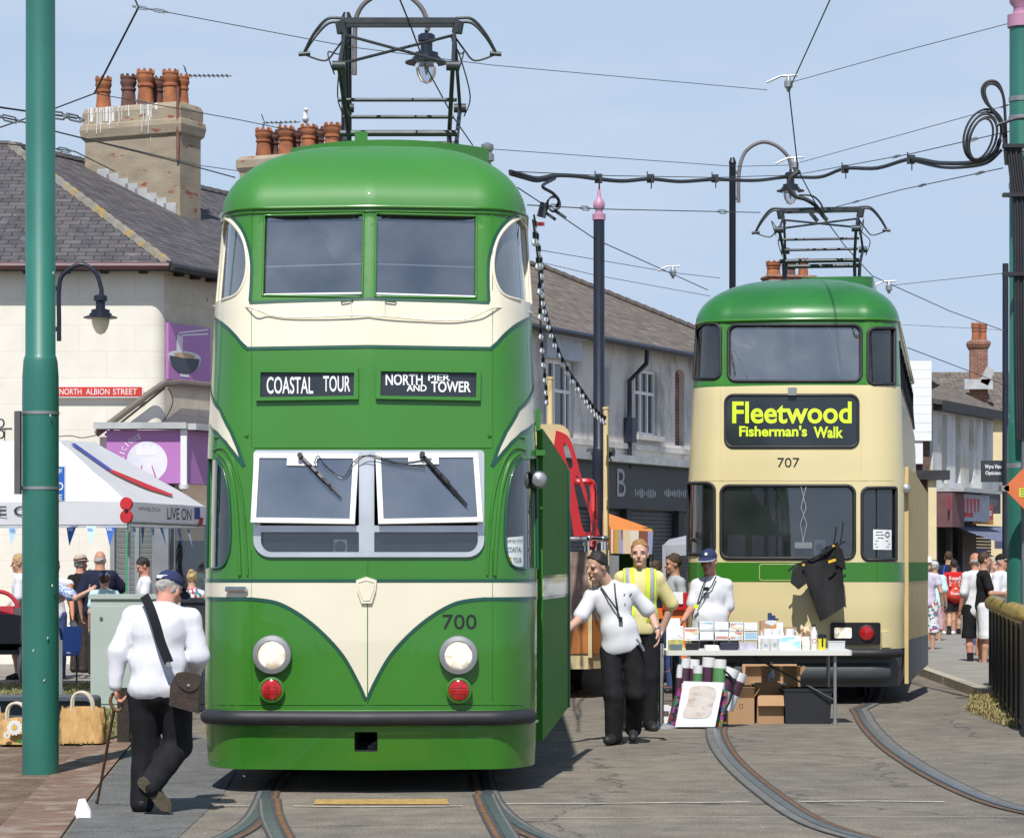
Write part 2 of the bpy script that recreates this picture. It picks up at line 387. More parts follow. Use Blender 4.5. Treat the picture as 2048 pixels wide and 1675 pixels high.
LAMPC = Memit('headlamp glow', (1, .93, .80), .85); _t = LAMPC.node_tree; _v = N(_t, 'ShaderNodeTexNoise', Scale=16.0, Detail=3.0); _c = _t.nodes.new('ShaderNodeTexCoord'); _t.links.new(_c.outputs['Object'], _v.inputs['Vector']); _r = _t.nodes.new('ShaderNodeValToRGB'); _r.color_ramp.elements[0].position = .36; _r.color_ramp.elements[1].position = .6; _r.color_ramp.elements[0].color = (.42, .29, .16, 1); _r.color_ramp.elements[1].color = (1, .94, .82, 1)
_t.links.new(_v.outputs[0], _r.inputs[0]); _b = _t.nodes['Principled BSDF']; _t.links.new(_r.outputs[0], _b.inputs['Emission Color']); _b.inputs['Base Color'].default_value = (.5, .47, .42, 1); _b.inputs['Roughness'].default_value = .15
TERRA = M('terracotta', (.34, .12, .05), rough=.85, var=.3, vs=4, col2=(.14, .055, .035), c2s=5, c2t=(.5, .8))
TERRAD = M('dark terracotta', (.15, .07, .055), rough=.85, var=.35, vs=5)
RENDER = M('cement render', (.34, .28, .20), rough=.95, var=.16, vs=2.4, bump=.7, bs=30, col2=(.28, .10, .06), c2s=2.3, c2t=(.605, .64), stretch=(1, 1, 2.2))
LEAD = M('lead flashing', (.45, .46, .46), rough=.6, var=.2)
SKIN = M('skin', (.62, .37, .28), rough=.55, var=.10, vs=9, spec=.35)
SKINR = M('ruddy skin', (.56, .27, .19), rough=.55, var=.12, vs=9, spec=.35)
SKINT = M('tanned skin', (.50, .28, .18), rough=.55, var=.10, vs=9, spec=.35)
# ---- bodies from blended solids ------------------------------------------------
class Blob:
 def __init__(s): s.p = []; s.cuts = []
 def cone(s, a, b, ra, rb=None, k=None): s.p.append(('c', np.array(a, float), np.array(b, float), ra, ra if rb is None else rb, k)); return s
 def ell(s, c, r, Rm=None, k=None): s.p.append(('e', np.array(c, float), np.array(r, float), np.eye(3) if Rm is None else np.array(Rm, float), k)); return s
 def cut(s, o, n): s.cuts.append((np.array(o, float), np.array(n, float))); return s
 def mesh(s, h=.012, k=.03, fold=0.0, seed=0, ff=1.0):
  lo = []; hi = []
  for q in s.p:
   if q[0] == 'c': m = max(q[3], q[4]); lo.append(np.minimum(q[1], q[2]) - m); hi.append(np.maximum(q[1], q[2]) + m)
   else:
    m = np.sqrt(((q[3] * q[2]) ** 2).sum(1)); lo.append(q[1] - m); hi.append(q[1] + m)
  g0 = np.min(lo, 0) - .05; g1 = np.max(hi, 0) + .05; n = np.ceil((g1 - g0) / h).astype(int) + 2
  D = np.full(n, 1.0, np.float32); ax = [g0[i] + h * np.arange(n[i]) for i in range(3)]
  for q, l, u in zip(s.p, lo, hi):
   i0 = np.maximum(0, ((l - .05 - g0) / h).astype(int)); i1 = np.minimum(n, ((u + .05 - g0) / h).astype(int) + 2)
   X, Y, Z = np.meshgrid(*[ax[i][i0[i]:i1[i]] for i in range(3)], indexing='ij', sparse=True)
   if q[0] == 'c':
    a, b = q[1], q[2]; ab = b - a; L = max(ab @ ab, 1e-9)
    t = np.clip(((X - a[0]) * ab[0] + (Y - a[1]) * ab[1] + (Z - a[2]) * ab[2]) / L, 0, 1)
    d = np.sqrt((X - a[0] - t * ab[0]) ** 2 + (Y - a[1] - t * ab[1]) ** 2 + (Z - a[2] - t * ab[2]) ** 2) - (q[3] + (q[4] - q[3]) * t); kk = q[5]
   else:
    c, r, Rm = q[1], q[2], q[3]; x, y, z = X - c[0], Y - c[1], Z - c[2]
    e = [x * Rm[0, i] + y * Rm[1, i] + z * Rm[2, i] for i in range(3)]
    k0 = np.sqrt(sum((e[i] / r[i]) ** 2 for i in range(3))); k1 = np.sqrt(sum((e[i] / r[i] ** 2) ** 2 for i in range(3))) + 1e-9
    d = k0 * (k0 - 1) / k1; kk = q[4]
   kk = kk or k; sl = tuple(slice(i0[i], i1[i]) for i in range(3)); A = D[sl]
   hh = np.clip(.5 + .5 * (A - d) / kk, 0, 1); D[sl] = A * (1 - hh) + d * hh - kk * hh * (1 - hh)
  X, Y, Z = np.meshgrid(*ax, indexing='ij', sparse=True)
  if fold:
   w = np.zeros(n, np.float32); r_ = np.random.default_rng(seed); g_ = 1.0 * ff
   wx = .5 * np.sin(7 * Z + 3 * X + seed) + .4 * np.sin(11 * X - 5 * Z); wy_ = .6 * np.sin(6 * X + 8 * Y + seed)
   for i in range(5):
    f = r_.normal(size=3) * np.array([11, 11, 7]) * (1 + .5 * i) * g_; ph = r_.uniform(0, 6); sgn = np.sin(f[0] * X + f[1] * Y + f[2] * Z + ph + 1.6 * wx + 1.2 * wy_)
    w += (sgn if i < 2 else .6 - 1.3 * np.abs(sgn)) / (1 + .45 * i)
   D = D - fold * w.astype(np.float32) * .7
  for o, nn in s.cuts:
   D = np.maximum(D, (X - o[0]) * nn[0] + (Y - o[1]) * nn[1] + (Z - o[2]) * nn[2])
  return nets(D.astype(np.float32), g0, h)
def nets(D, g0, h):
 S = D < 0; nx, ny, nz = D.shape
 cor = [(i, j, k) for i in (0, 1) for j in (0, 1) for k in (0, 1)]
 cnt = sum(S[i:nx - 1 + i, j:ny - 1 + j, k:nz - 1 + k].astype(np.int8) for i, j, k in cor)
 act = (cnt > 0) & (cnt < 8); idx = np.full(act.shape, -1, np.int64); cells = np.argwhere(act); idx[act] = np.arange(len(cells))
 acc = np.zeros((len(cells), 3)); num = np.zeros(len(cells))
 val = {c: D[cells[:, 0] + c[0], cells[:, 1] + c[1], cells[:, 2] + c[2]] for c in cor}
 for a in cor:
  for d in range(3):
   if a[d]: continue
   b = tuple(a[i] + (i == d) for i in range(3)); va, vb = val[a], val[b]; m = (va < 0) != (vb < 0)
   t = np.where(m, va / np.where(np.abs(va - vb) < 1e-9, 1, va - vb), 0)
   p = np.array(a, float)[None] + np.eye(3)[d][None] * t[:, None]; acc[m] += p[m]; num[m] += 1
 vs = g0 + h * (cells + acc / num[:, None]); fs = []
 for d in range(3):
  e = [0, 0, 0]; e[d] = 1
  A = S[:nx - e[0], :ny - e[1], :nz - e[2]]; B = S[e[0]:, e[1]:, e[2]:]; ch = np.argwhere(A != B)
  o1, o2 = [(1, 2), (2, 0), (0, 1)][d]
  ch = ch[(ch[:, o1] > 0) & (ch[:, o2] > 0)]
  def at(p, q):
   c = ch.copy(); c[:, o1] -= p; c[:, o2] -= q; return idx[c[:, 0], c[:, 1], c[:, 2]]
  qd = np.stack([at(1, 1), at(0, 1), at(0, 0), at(1, 0)], 1)
  flip = ~A[ch[:, 0], ch[:, 1], ch[:, 2]]; qd[flip] = qd[flip][:, ::-1]; fs.append(qd)
 fs = np.concatenate(fs); fs = fs[(fs >= 0).all(1)]
 return vs, fs
def blob_obj(bl, name, mat, parent, h=.012, k=.03, fold=0.0, seed=0, ff=1.0):
 vs, fs = bl.mesh(h, k, fold, seed, ff)
 me = bpy.data.meshes.new(name); me.vertices.add(len(vs)); me.vertices.foreach_set('co', vs.astype(np.float32).ravel())
 me.loops.add(len(fs) * 4); me.loops.foreach_set('vertex_index', fs.astype(np.int32).ravel())
 me.polygons.add(len(fs)); me.polygons.foreach_set('loop_start', np.arange(0, len(fs) * 4, 4, dtype=np.int32))
 me.update(calc_edges=True); me.materials.append(mat); me.polygons.foreach_set('use_smooth', [True] * len(fs))
 o = bpy.data.objects.new(name, me); C.objects.link(o)
 if parent is not None: o.parent = parent
 return o
# ---- tram bodies ---------------------------------------------------------------
class Skin:
 """outer surface of a car: u runs round the plan from the nose, z up; pixel outlines are cast onto it"""
 def __init__(s, X, Y, yaw, half, wz, yz, fade=4.0):
  s.X, s.Y, s.yaw, s.fade = X, Y, yaw, fade
  s.hx = np.array([p[0] for p in half]); s.hy = np.array([p[1] for p in half])
  s.su = np.concatenate([[0], np.cumsum(np.hypot(np.diff(s.hx), np.diff(s.hy)))]); s.L = s.su[-1]
  k = int(np.argmax(s.hx > s.hx.max() - 1e-4)); s.fx = s.hx[:k + 1] + np.linspace(0, 1e-6, k + 1); s.fu = s.su[:k + 1]
  s.wz, s.yz = wz, yz
 def w(s, z): return float(np.interp(z, [q[0] for q in s.wz], [q[1] for q in s.wz]))
 def yo(s, z): return float(np.interp(z, [q[0] for q in s.yz], [q[1] for q in s.yz]))
 def raw(s, u, z):
  a = abs(u); x = float(np.interp(a, s.su, s.hx)) * (1 if u >= 0 else -1); y = float(np.interp(a, s.su, s.hy))
  f = max(0.0, 1 - y / s.fade); return V((x * s.w(z), y + s.yo(z) * f * f * (3 - 2 * f), z))
 def nrm(s, u, z):
  e = .004; a = s.raw(u + e, z) - s.raw(u - e, z); b = s.raw(u, z + e) - s.raw(u, z - e); n = a.cross(b)
  return n.normalized()
 def pos(s, u, z, off=0.0):
  p = s.raw(u, z); return p + s.nrm(u, z) * off if off else p
 def world(s, p):
  c, sn = math.cos(s.yaw), math.sin(s.yaw); return V((s.X + p.x * c + p.y * sn, s.Y - p.x * sn + p.y * c, p.z))
 def local(s, p):
  c, sn = math.cos(s.yaw), math.sin(s.yaw); x, y = p.x - s.X, p.y - s.Y; return V((x * c - y * sn, x * sn + y * c, p.z))
 def cast(s, px, py):
  Y = s.Y; u = z = 0
  for _ in range(12):
   p = s.local(P(px, py, Y)); z = p.z; x = p.x / s.w(z)
   u = float(np.interp(abs(x), s.fx, s.fu)) * (1 if x >= 0 else -1)
   Y = s.world(s.raw(u, z)).y
  return (u, z)
 def casts(s, pts, step=14, closed=True): return [s.cast(*p) for p in dens(pts, step, closed)]
 def patch(s, loops, name, mat, parent, off=0.0, thick=0.0, us=.06, zs=.14, smooth=True):
  fl, tr = tri2d(loops); bm = bmesh.new(); vs = [bm.verts.new((p[0], p[1], 0)) for p in fl]
  for t in tr:
   a, b, c = [fl[i] for i in t]
   ar = (b[0] - a[0]) * (c[1] - a[1]) - (b[1] - a[1]) * (c[0] - a[0])
   if abs(ar) < 1e-10: continue
   try: bm.faces.new([vs[i] for i in (t if ar > 0 else t[::-1])])
   except ValueError: pass
  u0, u1 = min(p[0] for p in fl), max(p[0] for p in fl); z0, z1 = min(p[1] for p in fl), max(p[1] for p in fl)
  lim = float(s.su[len(s.fx) - 1]) + .25
  cu = [k * us for k in range(int(-lim / us) - 1, int(lim / us) + 2) if u0 < k * us < u1] + [k for k in (-9, -6, -3, 3, 6, 9) if u0 < k < u1]
  cz = [z0 + (z1 - z0) * k / max(1, math.ceil((z1 - z0) / zs)) for k in range(1, max(1, math.ceil((z1 - z0) / zs)))]
  for q, nn in [((k, 0, 0), (1, 0, 0)) for k in cu] + [((0, k, 0), (0, 1, 0)) for k in cz]:
   bmesh.ops.bisect_plane(bm, geom=bm.verts[:] + bm.edges[:] + bm.faces[:], dist=1e-6, plane_co=q, plane_no=nn)
  bm.verts.ensure_lookup_table(); uv = [(v.co.x, v.co.y) for v in bm.verts]
  if thick:
   ed = [e for e in bm.edges if len(e.link_faces) == 1]; cl = {}
   for e in ed:
    f = e.link_faces[0]
    for l in f.loops:
     if l.edge == e: a, b = l.vert, l.link_loop_next.vert
    for v in (a, b):
     if v not in cl: cl[v] = bm.verts.new(v.co); cl[v].co.z = -1
    try: bm.faces.new((b, a, cl[a], cl[b]))
    except ValueError: pass
   bm.verts.ensure_lookup_table()
  nn = []
  for v in bm.verts:
   o_ = off - thick if v.co.z < -.5 else off; u, z = v.co.x, v.co.y
   n = s.nrm(u, z); v.co = s.raw(u, z) + n * o_; nn.append(tuple(n))
  me = bpy.data.meshes.new(name); bm.to_mesh(me); bm.free(); me.materials.append(mat)
  o = finish(me, name, parent, 180 if smooth else 0)
  if smooth and not thick: me.normals_split_custom_set_from_vertices(nn)
  elif thick: me.set_sharp_from_angle(angle=R(40))
  return o
 def line(s, px, name, mat, parent, w=7, off=.006, step=10):
  """painted lining of w pixels along an open pixel path"""
  a, b = strip_of(dens(px, step, False), w); return s.patch([[s.cast(*p) for p in a] + [s.cast(*p) for p in reversed(b)]], name, mat, parent, off)
 def tube(s, mb, uv, r, off=0.0, closed=True, n=8):
  mb.tube([s.pos(u, z, off) for u, z in uv], r, n, closed=closed)
 def reveal(s, mb, uv, d=.05):
  k = len(uv); a = [s.pos(u, z, .001) for u, z in uv]; b = [s.pos(u, z, -d) for u, z in uv]
  mb.add(a + b, [(i, (i + 1) % k, k + (i + 1) % k, k + i) for i in range(k)])
 def text(s, mb, body, rect, off=.004, bold=0.0):
  x0, y0, x1, y1 = rect; vs, fs = glyphs(body, bold, 0.0)
  a0, a1 = vs[:, 0].min(), vs[:, 0].max(); b0, b1 = vs[:, 1].min(), vs[:, 1].max(); p = []
  for q in vs:
   u, z = s.cast(x0 + (q[0] - a0) / (a1 - a0) * (x1 - x0), y1 - (q[1] - b0) / (b1 - b0) * (y1 - y0)); p.append(s.pos(u, z, off))
  c = s.pos(*s.cast((x0 + x1) / 2, (y0 + y1) / 2)); n = s.nrm(*s.cast((x0 + x1) / 2, (y0 + y1) / 2)); ff = []
  for f in fs: ff.append(f if (p[f[1]] - p[f[0]]).cross(p[f[2]] - p[f[0]]).dot(n) > 0 else tuple(reversed(f)))
  mb.add(p, ff)
 def at(s, px, py, off=0.0):
  u, z = s.cast(px, py); return s.pos(u, z, off)
def half_plan(flat, d0, W_, d1, L, bow=0.0):
 pts = [(flat * i / 20, d0 * (i / 20) ** (1 + bow)) for i in range(21)]
 for i in range(1, 25):
  a = math.pi / 2 * i / 24; pts.append((flat + (W_ - flat) * math.sin(a), d0 + d1 * (1 - math.cos(a))))
 y1 = d0 + d1; pts += [(W_, y1 + (L - 2 * y1) * i / 12) for i in range(1, 13)]
 for i in range(1, 13):
  a = math.pi / 2 * i / 12; pts.append((flat + (W_ - flat) * math.cos(a), L - y1 + d1 * math.sin(a)))
 pts.append((.001, L)); return pts
def roof_dome(S, root, z0, h, mat, p=1.05, ys=2.2, lip=.02):
 """domed roof above the gutter"""
 us = np.concatenate([np.linspace(-S.L, -3, 14), np.linspace(-3, 3, 121)[1:-1], np.linspace(3, S.L, 14)]); nb = 16; vs = []; fs = []; n = len(us)
 for j in range(nb + 1):
  a = math.pi / 2 * j / nb; c = max(math.cos(a) ** p, 1e-3)
  for u in us:
   q = S.pos(float(u), z0, lip); y = q.y
   if y < ys: y = ys - (ys - y) * c
   elif y > 13 - ys: y = 13 - ys + (y - 13 + ys) * c
   vs.append((q.x * c, y, z0 + h * math.sin(a)))
 for j in range(nb):
  for i in range(n - 1): fs.append((j * n + i, j * n + i + 1, (j + 1) * n + i + 1, (j + 1) * n + i))
 mb = MB(); mb.add(vs, fs); return mb.build('roof', mat, root, smooth=50)
def pantograph(root, x, y, zr, zb, zh, hw=.53, horn=.91):
 """current collector: tower legs zr..zb, frame to head zh"""
 fr = MB(); ze = zb + (zh - zb) * .44
 for sx in (-1, 1):
  for sy in (-1, 1):
   e = V((x + sx * (.535 + .015 * sy), y + sy * .95, ze - .04 * sy)); t = V((x + sx * .515, y + sy * .08, zh - .1)); b = V((x + sx * (.50 + .03 * sy), y + sy * .2, zb))
   fr.tube([e, t], .017); fr.tube([b, e], .021); fr.lathe(e - V((.06, 0, 0)), [(.045, 0), (.045, .12)], 10, (1, 0, 0))
   fr.tube([b, V((x + sx * .5, y + sy * .35, zr))], .024)
   fr.tube(crv([t + V((-.03 * sx, 0, -.05)), t + V((.05 * sx, .04, -.2)), e + V((.1 * sx, 0, .12)), e + V((.04 * sx, 0, -.08))], 5), .007, 5)
  fr.tube([(x + sx * .54, y - .1, zh - .12), (x + sx * .56, y - .1, zh - .01)], .05)
 for sy in (-1,):
  fr.tube([(x - .53, y + sy * .9, ze + .06), (x + .50, y + sy * .1, zh - .14)], .014); fr.tube([(x + .53, y + sy * .9, ze + .06), (x - .50, y + sy * .1, zh - .14)], .014)
  fr.tube([(x - .55, y + sy * .6, zb + .27), (x + .55, y + sy * .6, zb + .27)], .018); fr.tube([(x - .52, y + sy * .3, zb + .16), (x + .52, y + sy * .3, zb + .16)], .018)
 fr.tube([(x - .55, y - .35, zb), (x + .55, y - .35, zb)], .03); fr.tube([(x - .55, y + .35, zb), (x + .55, y + .35, zb)], .03)
 f = fr.build('pantograph', STEEL_D, root)
 hd = MB()
 for sy in (-.1, .1):
  hd.box((x, y + sy, zh + .0), (hw * 2 + .06, .05, .05))
  for sx in (-1, 1):
   hd.tube(crv([(x + sx * hw, y + sy, zh + .02), (x + sx * (hw + .15), y + sy, zh + .015), (x + sx * (hw + .28), y + sy * .7, zh - .12), (x + sx * horn, y, zh - .29)], 6), .015)
 for sx in (-1, 1):
  hd.tube([(x + sx * (horn - .06), y, zh - .29), (x + sx * (horn + .05), y, zh - .30)], .022)
  hd.tube(crv([(x + sx * horn, y, zh - .3), (x + sx * (horn - .2), y, zh - .36), (x + sx * (horn - .3), y, zh - .26), (x + sx * hw, y, zh - .15)], 6), .010, 6)
 hd.build('collector_head', STEEL_D, f)
def seat_row(mb, x, y, z, w=.85):
 mb.box((x, y, z + .43), (w, .42, .1)); mb.box((x, y + .22, z + .72), (w, .09, .62), rx=R(-8))
STEEL_D = M('dark weathered steel', (.05, .055, .06), rough=.5, metal=.4, var=.3, vs=6)
# ---- the 700 car ------------------------------------------------------------------
T7 = thing('tram', 'green double deck tram numbered 700, its left blind reading COASTAL TOUR', 'tram', (-1.04, 20, 0), 'double deck trams', world=False)
S = Skin(-1.04, 20, 0.0, half_plan(.86, .10, 1.225, .62, 13.0), [(.1, .985), (.6, 1), (1.7, 1), (2.5, .995), (3.1, .975), (3.5, .968), (4.2, .935)],
   [(.1, .06), (.45, 0), (1.1, 0), (1.65, .03), (2.0, .06), (2.6, .15), (3.1, .23), (3.5, .31), (4.2, .50)])
# openings
up_l = [(529, 431), (727, 427), (725, 594), (525, 591)]; up_r = [(752, 427), (953, 432), (952, 596), (750, 593)]
arcL = crv([(451, 436), (470, 452), (487, 480), (494, 520), (490, 558), (474, 588), (446, 600)], 6)
cl_ = lambda pts: S.casts(pts)
h_ul, h_ur = cl_(up_l), cl_(up_r)
uL = [S.cast(*p) for p in arcL]; uw = 1.72
zt, zb_ = uL[0][1], uL[-1][1]
h_cl = uL + [(-uw, zb_ + .01), (-uw, zt - .03)]; h_cr = [(-u, z) for u, z in h_cl]
h_low = cl_(rrect(519, 913, 958, 1106, (4, 4, 26, 26)))
arcS = crv([(434, 918), (447, 940), (457, 985), (461, 1050), (459, 1100), (448, 1130), (428, 1137)], 6)
uS = [S.cast(*p) for p in arcS]; h_sl = uS + [(-uw, uS[-1][1]), (-uw, uS[0][1] + .03)]; h_sr = [(-u, z) for u, z in h_sl]
sidew = []
for zz0, zz1 in ((1.72, 2.4), (3.45, 3.98)):
 for k in range(7):
  for sg in (-1, 1): sidew.append([(sg * (2.6 + k * 1.4), zz0), (sg * (3.75 + k * 1.4), zz0), (sg * (3.75 + k * 1.4), zz1), (sg * (2.6 + k * 1.4), zz1)])
coup = cl_(rrect(709, 1463, 755, 1502, 3))
openings = [h_ul, h_ur, h_cl, h_cr, h_low, h_sl, h_sr] + sidew
ztop = 4.262
DBG = globals().get('DEBUG')
if DBG:
 for nm in ('h_ul','h_ur','h_cl','h_cr','h_low','h_sl','h_sr','coup'):
  q = globals()[nm]; print(nm, [round(f(p[i] for p in q),3) for f in (min,max) for i in (0,1)])
 print(uL, uS, S.L, S.fu[-1])
body = S.patch([[(-S.L, .172), (S.L, .172), (S.L, ztop), (-S.L, ztop)]] + openings + [coup], 'body', PG, T7)
# cream livery
def mirror(pts, c=743): return [(2 * c - x, y) for x, y in pts]
ue = 2.2
arcO = crv([(447, 424), (470, 440), (490, 470), (502, 515), (503, 560), (500, 606)], 6)
topc = [S.cast(*p) for p in arcO]; lowl = [S.cast(*p) for p in crv([(430, 636), (452, 652), (470, 670), (483, 686), (495, 697)], 5)]
mid_u = [S.cast(*p) for p in [(500, 607), (560, 603), (735, 598)]]; mid_l = [S.cast(*p) for p in [(495, 697), (560, 696), (735, 693)]]
half = [(-3.6, 4.16)] + [(topc[0][0] - .05, 4.16)] + topc + mid_u[1:]; halfl = mid_l[::-1] + lowl[::-1] + [(-1.75, lowl[0][1] + .12), (-ue, lowl[0][1] + .17), (-3.6, lowl[0][1] + .2)]
loop = half + [(-u, z) for u, z in half[::-1][1:]] + [(-u, z) for u, z in halfl[::-1]] + halfl[1:]
sw_up = [w_ for w_ in sidew if w_[0][1] > 3 and abs(w_[1][0]) < 3.9 ]
half = [(-2.45, 4.255), (topc[0][0] - .02, 4.255)] + topc + mid_u[1:]; halfl = mid_l[::-1] + lowl[::-1] + [(-1.75, lowl[0][1] + .12), (-2.45, lowl[0][1] + .18)]
loop = half + [(-u, z) for u, z in half[::-1][1:]] + [(-u, z) for u, z in halfl[::-1]] + halfl[1:]
S.patch([loop, h_cl, h_cr], 'cream_band', PC, T7, off=.003)
wh = [(418, 768), (440, 818), (462, 862), (475, 893), (488, 932), (468, 905), (452, 884), (436, 866), (420, 850)]
fl = [S.cast(*p) for p in dens(wh, 8)]
whu = [S.cast(*p) for p in wh]
flash = [(-2.4, whu[0][1] + .22), (-1.75, whu[0][1] + .12)] + whu + [(-1.75, whu[-1][1] + .03), (-2.4, whu[-1][1] + .1)]
S.patch([flash], 'cream_flash', PC, T7, off=.003); S.patch([[(-u, z) for u, z in flash]], 'cream_flash', PC, T7, off=.003)
zw1, zw0 = S.cast(743, 1161)[1], S.cast(503, 1197)[1]
vlo = [S.cast(*p) for p in crv([(503, 1197), (560, 1207), (622, 1245), (680, 1303), (714, 1360), (731, 1398)], 8)]
wb = [(-S.L, zw1), (S.L, zw1), (S.L, zw0)] + [(-u, z) for u, z in vlo] + vlo[::-1] + [(-S.L, zw0)]
wb = [(-S.L, zw1), (S.L, zw1), (S.L, zw0)] + [(-u, z) for u, z in vlo[:-1]] + [(0, vlo[-1][1])] + vlo[:-1][::-1] + [(-S.L, zw0)]
S.patch([wb], 'waist_band', PC, T7, off=.003)
for sg in (1, -1):
 def fx(uv): return [(sg * u, z) for u, z in uv]
 for nm, a in (('lining', [(-2.45, halfl[-1][1])] + halfl[-2:-1] + lowl + mid_l[1:-1] + [(0, mid_l[-1][1])]), ('lining', topc + mid_u[1:-1] + [(0, mid_u[-1][1])]), ('lining', [(-9, zw0)] + vlo[:-1] + [(0, vlo[-1][1])]),
     ('lining', [(-9, zw1), (0, zw1)]), ('lining', flash[:7]), ('lining', flash[6:])):
  L_, R_ = strip_of(a, .024); S.patch([fx(L_) + fx(R_)[::-1]], nm, PGD, T7, off=.0055)
# window reveals, gaskets, glass
rv = MB(); gk = MB(); gl_i = [(h_ul, PG, GLS), (h_ur, PG, GLS), (h_cl, PC, GLS), (h_cr, PC, GLS), (h_sl, PG, GLD), (h_sr, PG, GLD)] + [(w_, PC, GLS) for w_ in sidew]
for hh, m_, g_ in gl_i:
 wf = MB(); S.reveal(wf, hh, .05); wf.m = 1; S.tube(wf, hh, .009 if hh in (h_ul, h_ur) else .012, .002)
 win = wf.build('window', [m_, PGD if hh in (h_sl, h_sr) else m_], T7, smooth=50)
 S.patch([hh], 'glass', g_, win, off=-.035)
for nm, pts in (('window_rail', [(526, 528), (727, 522)]), ('window_rail', [(751, 522), (953, 529)]), ('sill_bar', [(528, 588), (725, 585)]), ('sill_bar', [(751, 586), (952, 592)])):
 mb = MB(); mb.tube([S.at(x, y, -.06 if nm == 'window_rail' else -.02) for x, y in dens(pts, 20, False)], .006 if nm == 'window_rail' else .010); mb.build(nm, WHT, T7)
# destination boxes
for (o_, i_, lines, bold) in ((((514, 737), (718, 738), (718, 800), (513, 803)), ((523, 746), (710, 747), (709, 793), (522, 796)), [('COASTAL', (534, 754, 627, 788)), ('TOUR', (647, 752, 701, 784))], .012),
        (((752, 736), (961, 739), (960, 803), (751, 799)), ((761, 744), (952, 747), (951, 796), (760, 793)), [('NORTH', (771, 748, 845, 771)), ('PIER', (856, 749, 900, 762)), ('AND', (813, 770, 853, 783)), ('TOWER', (862, 763, 941, 785))], .02)):
 b_ = S.patch([S.casts(o_), S.casts(i_)], 'destination_box', PG, T7, off=.035, thick=.04)
 S.patch([S.casts(i_)], 'blind', BLIND, b_, off=.008)
 mb = MB()
 for t_, rc in lines: S.text(mb, t_, rc, .013, bold)
 mb.build('lettering', WHT, b_)
# windscreen
ws = S.casts(rrect(508, 901, 968, 1114, (8, 8, 34, 34))); inner = [S.casts(rrect(523, 1064, 720, 1103, (2, 2, 2, 24))), S.casts(rrect(747, 1064, 956, 1104, (2, 2, 24, 2)))]
inner = [S.casts(rrect(523, 1064, 719, 1104, (2, 2, 2, 22))), S.casts(rrect(748, 1064, 955, 1104, (2, 2, 22, 2))), S.casts(rrect(521, 917, 719, 1051, 2)), S.casts(rrect(748, 917, 955, 1051, 2))]
wsf = S.patch([ws] + inner, 'windscreen_frame', ALU, T7, off=.022, thick=.06)
for k in (0, 1): S.patch([inner[k]], 'lower_pane', GLC, wsf, off=-.015)
for sg, oo, ii in ((-1, [(511, 908), (719, 909), (714, 1050), (507, 1047)], [(523, 918), (708, 918), (704, 1039), (518, 1037)]), (1, [(750, 908), (955, 907), (963, 1046), (755, 1050)], [(761, 918), (943, 918), (953, 1037), (765, 1040)])):
 q = [S.cast(*p) for p in oo]; qi = [S.cast(*p) for p in ii]; dd = [.03, .03, .09, .09]; w3 = [S.pos(u, z, d) for (u, z), d in zip(q, dd)]
 o3 = w3[3]; ex = (w3[2] - w3[3]); ey = (w3[0] - w3[3]); Lx, Ly = ex.length, ey.length; exn = ex.normalized(); n_ = ex.cross(ey).normalized(); eyn = n_.cross(exn)
 pl = [((p - o3).dot(exn), (p - o3).dot(eyn)) for p in w3]; c_ = (sum(p[0] for p in pl) / 4, sum(p[1] for p in pl) / 4)
 hl = [(c_[0] + (p[0] - c_[0]) * (1 - .075 / Lx * 1.0), c_[1] + (p[1] - c_[1]) * (1 - .075 / Ly * .95)) for p in pl]
 mb = MB(); mb.slab(o3 + n_ * .012, exn, eyn, [pl, hl[::-1]], .024); f_ = mb.build('opening_light', WHT, T7)
 mb = MB(); mb.slab(o3, exn, eyn, [hl], .005); mb.build('glass', GLS, f_)
 mb = MB(); cx_ = c_[0] - .02; mb.slab(o3 + n_ * .014, exn, eyn, [[(cx_ - .12, hl[0][1] - .055), (cx_ + .1, hl[0][1] - .055), (cx_ + .1, hl[0][1] + .001), (cx_ - .12, hl[0][1] + .001)]], .006); mb.build('motor_plate', WHT, f_)
 a = o3 + exn * (cx_ - .02) + eyn * (hl[0][1] + .01) + n_ * .03; b = a + exn * .31 - eyn * (.30 if sg < 0 else .38)
 mb = MB(); m1 = a.lerp(b, .55); mb.tube([a, m1], [.012, .016], 6); mb.tube([m1 + n_ * .01, b], [.012, .007], 6); mb.tube([a + exn * .012, m1 + exn * .02], .006, 5); mb.lathe(a - n_ * .02, [(.02, 0), (.02, .05)], 10, n_)
 for k in range(4): mb.box(tuple(a.lerp(b, .25 + .16 * k) + n_ * .01), (.022, .018, .018))
 mb.build('wiper', BLK, T7)
mb = MB(); mb.tube(crv([tuple(S.at(x, y, .07)) for x, y in ((632, 930), (640, 915), (655, 935), (690, 957), (712, 925), (735, 915), (790, 930), (850, 938))], 8), .004, 5); mb.tube(crv([tuple(S.at(x, y, .06)) for x, y in ((712, 928), (740, 913), (800, 928), (862, 919))], 8), .004, 5); mb.build('wiper_hose', BLK, T7)
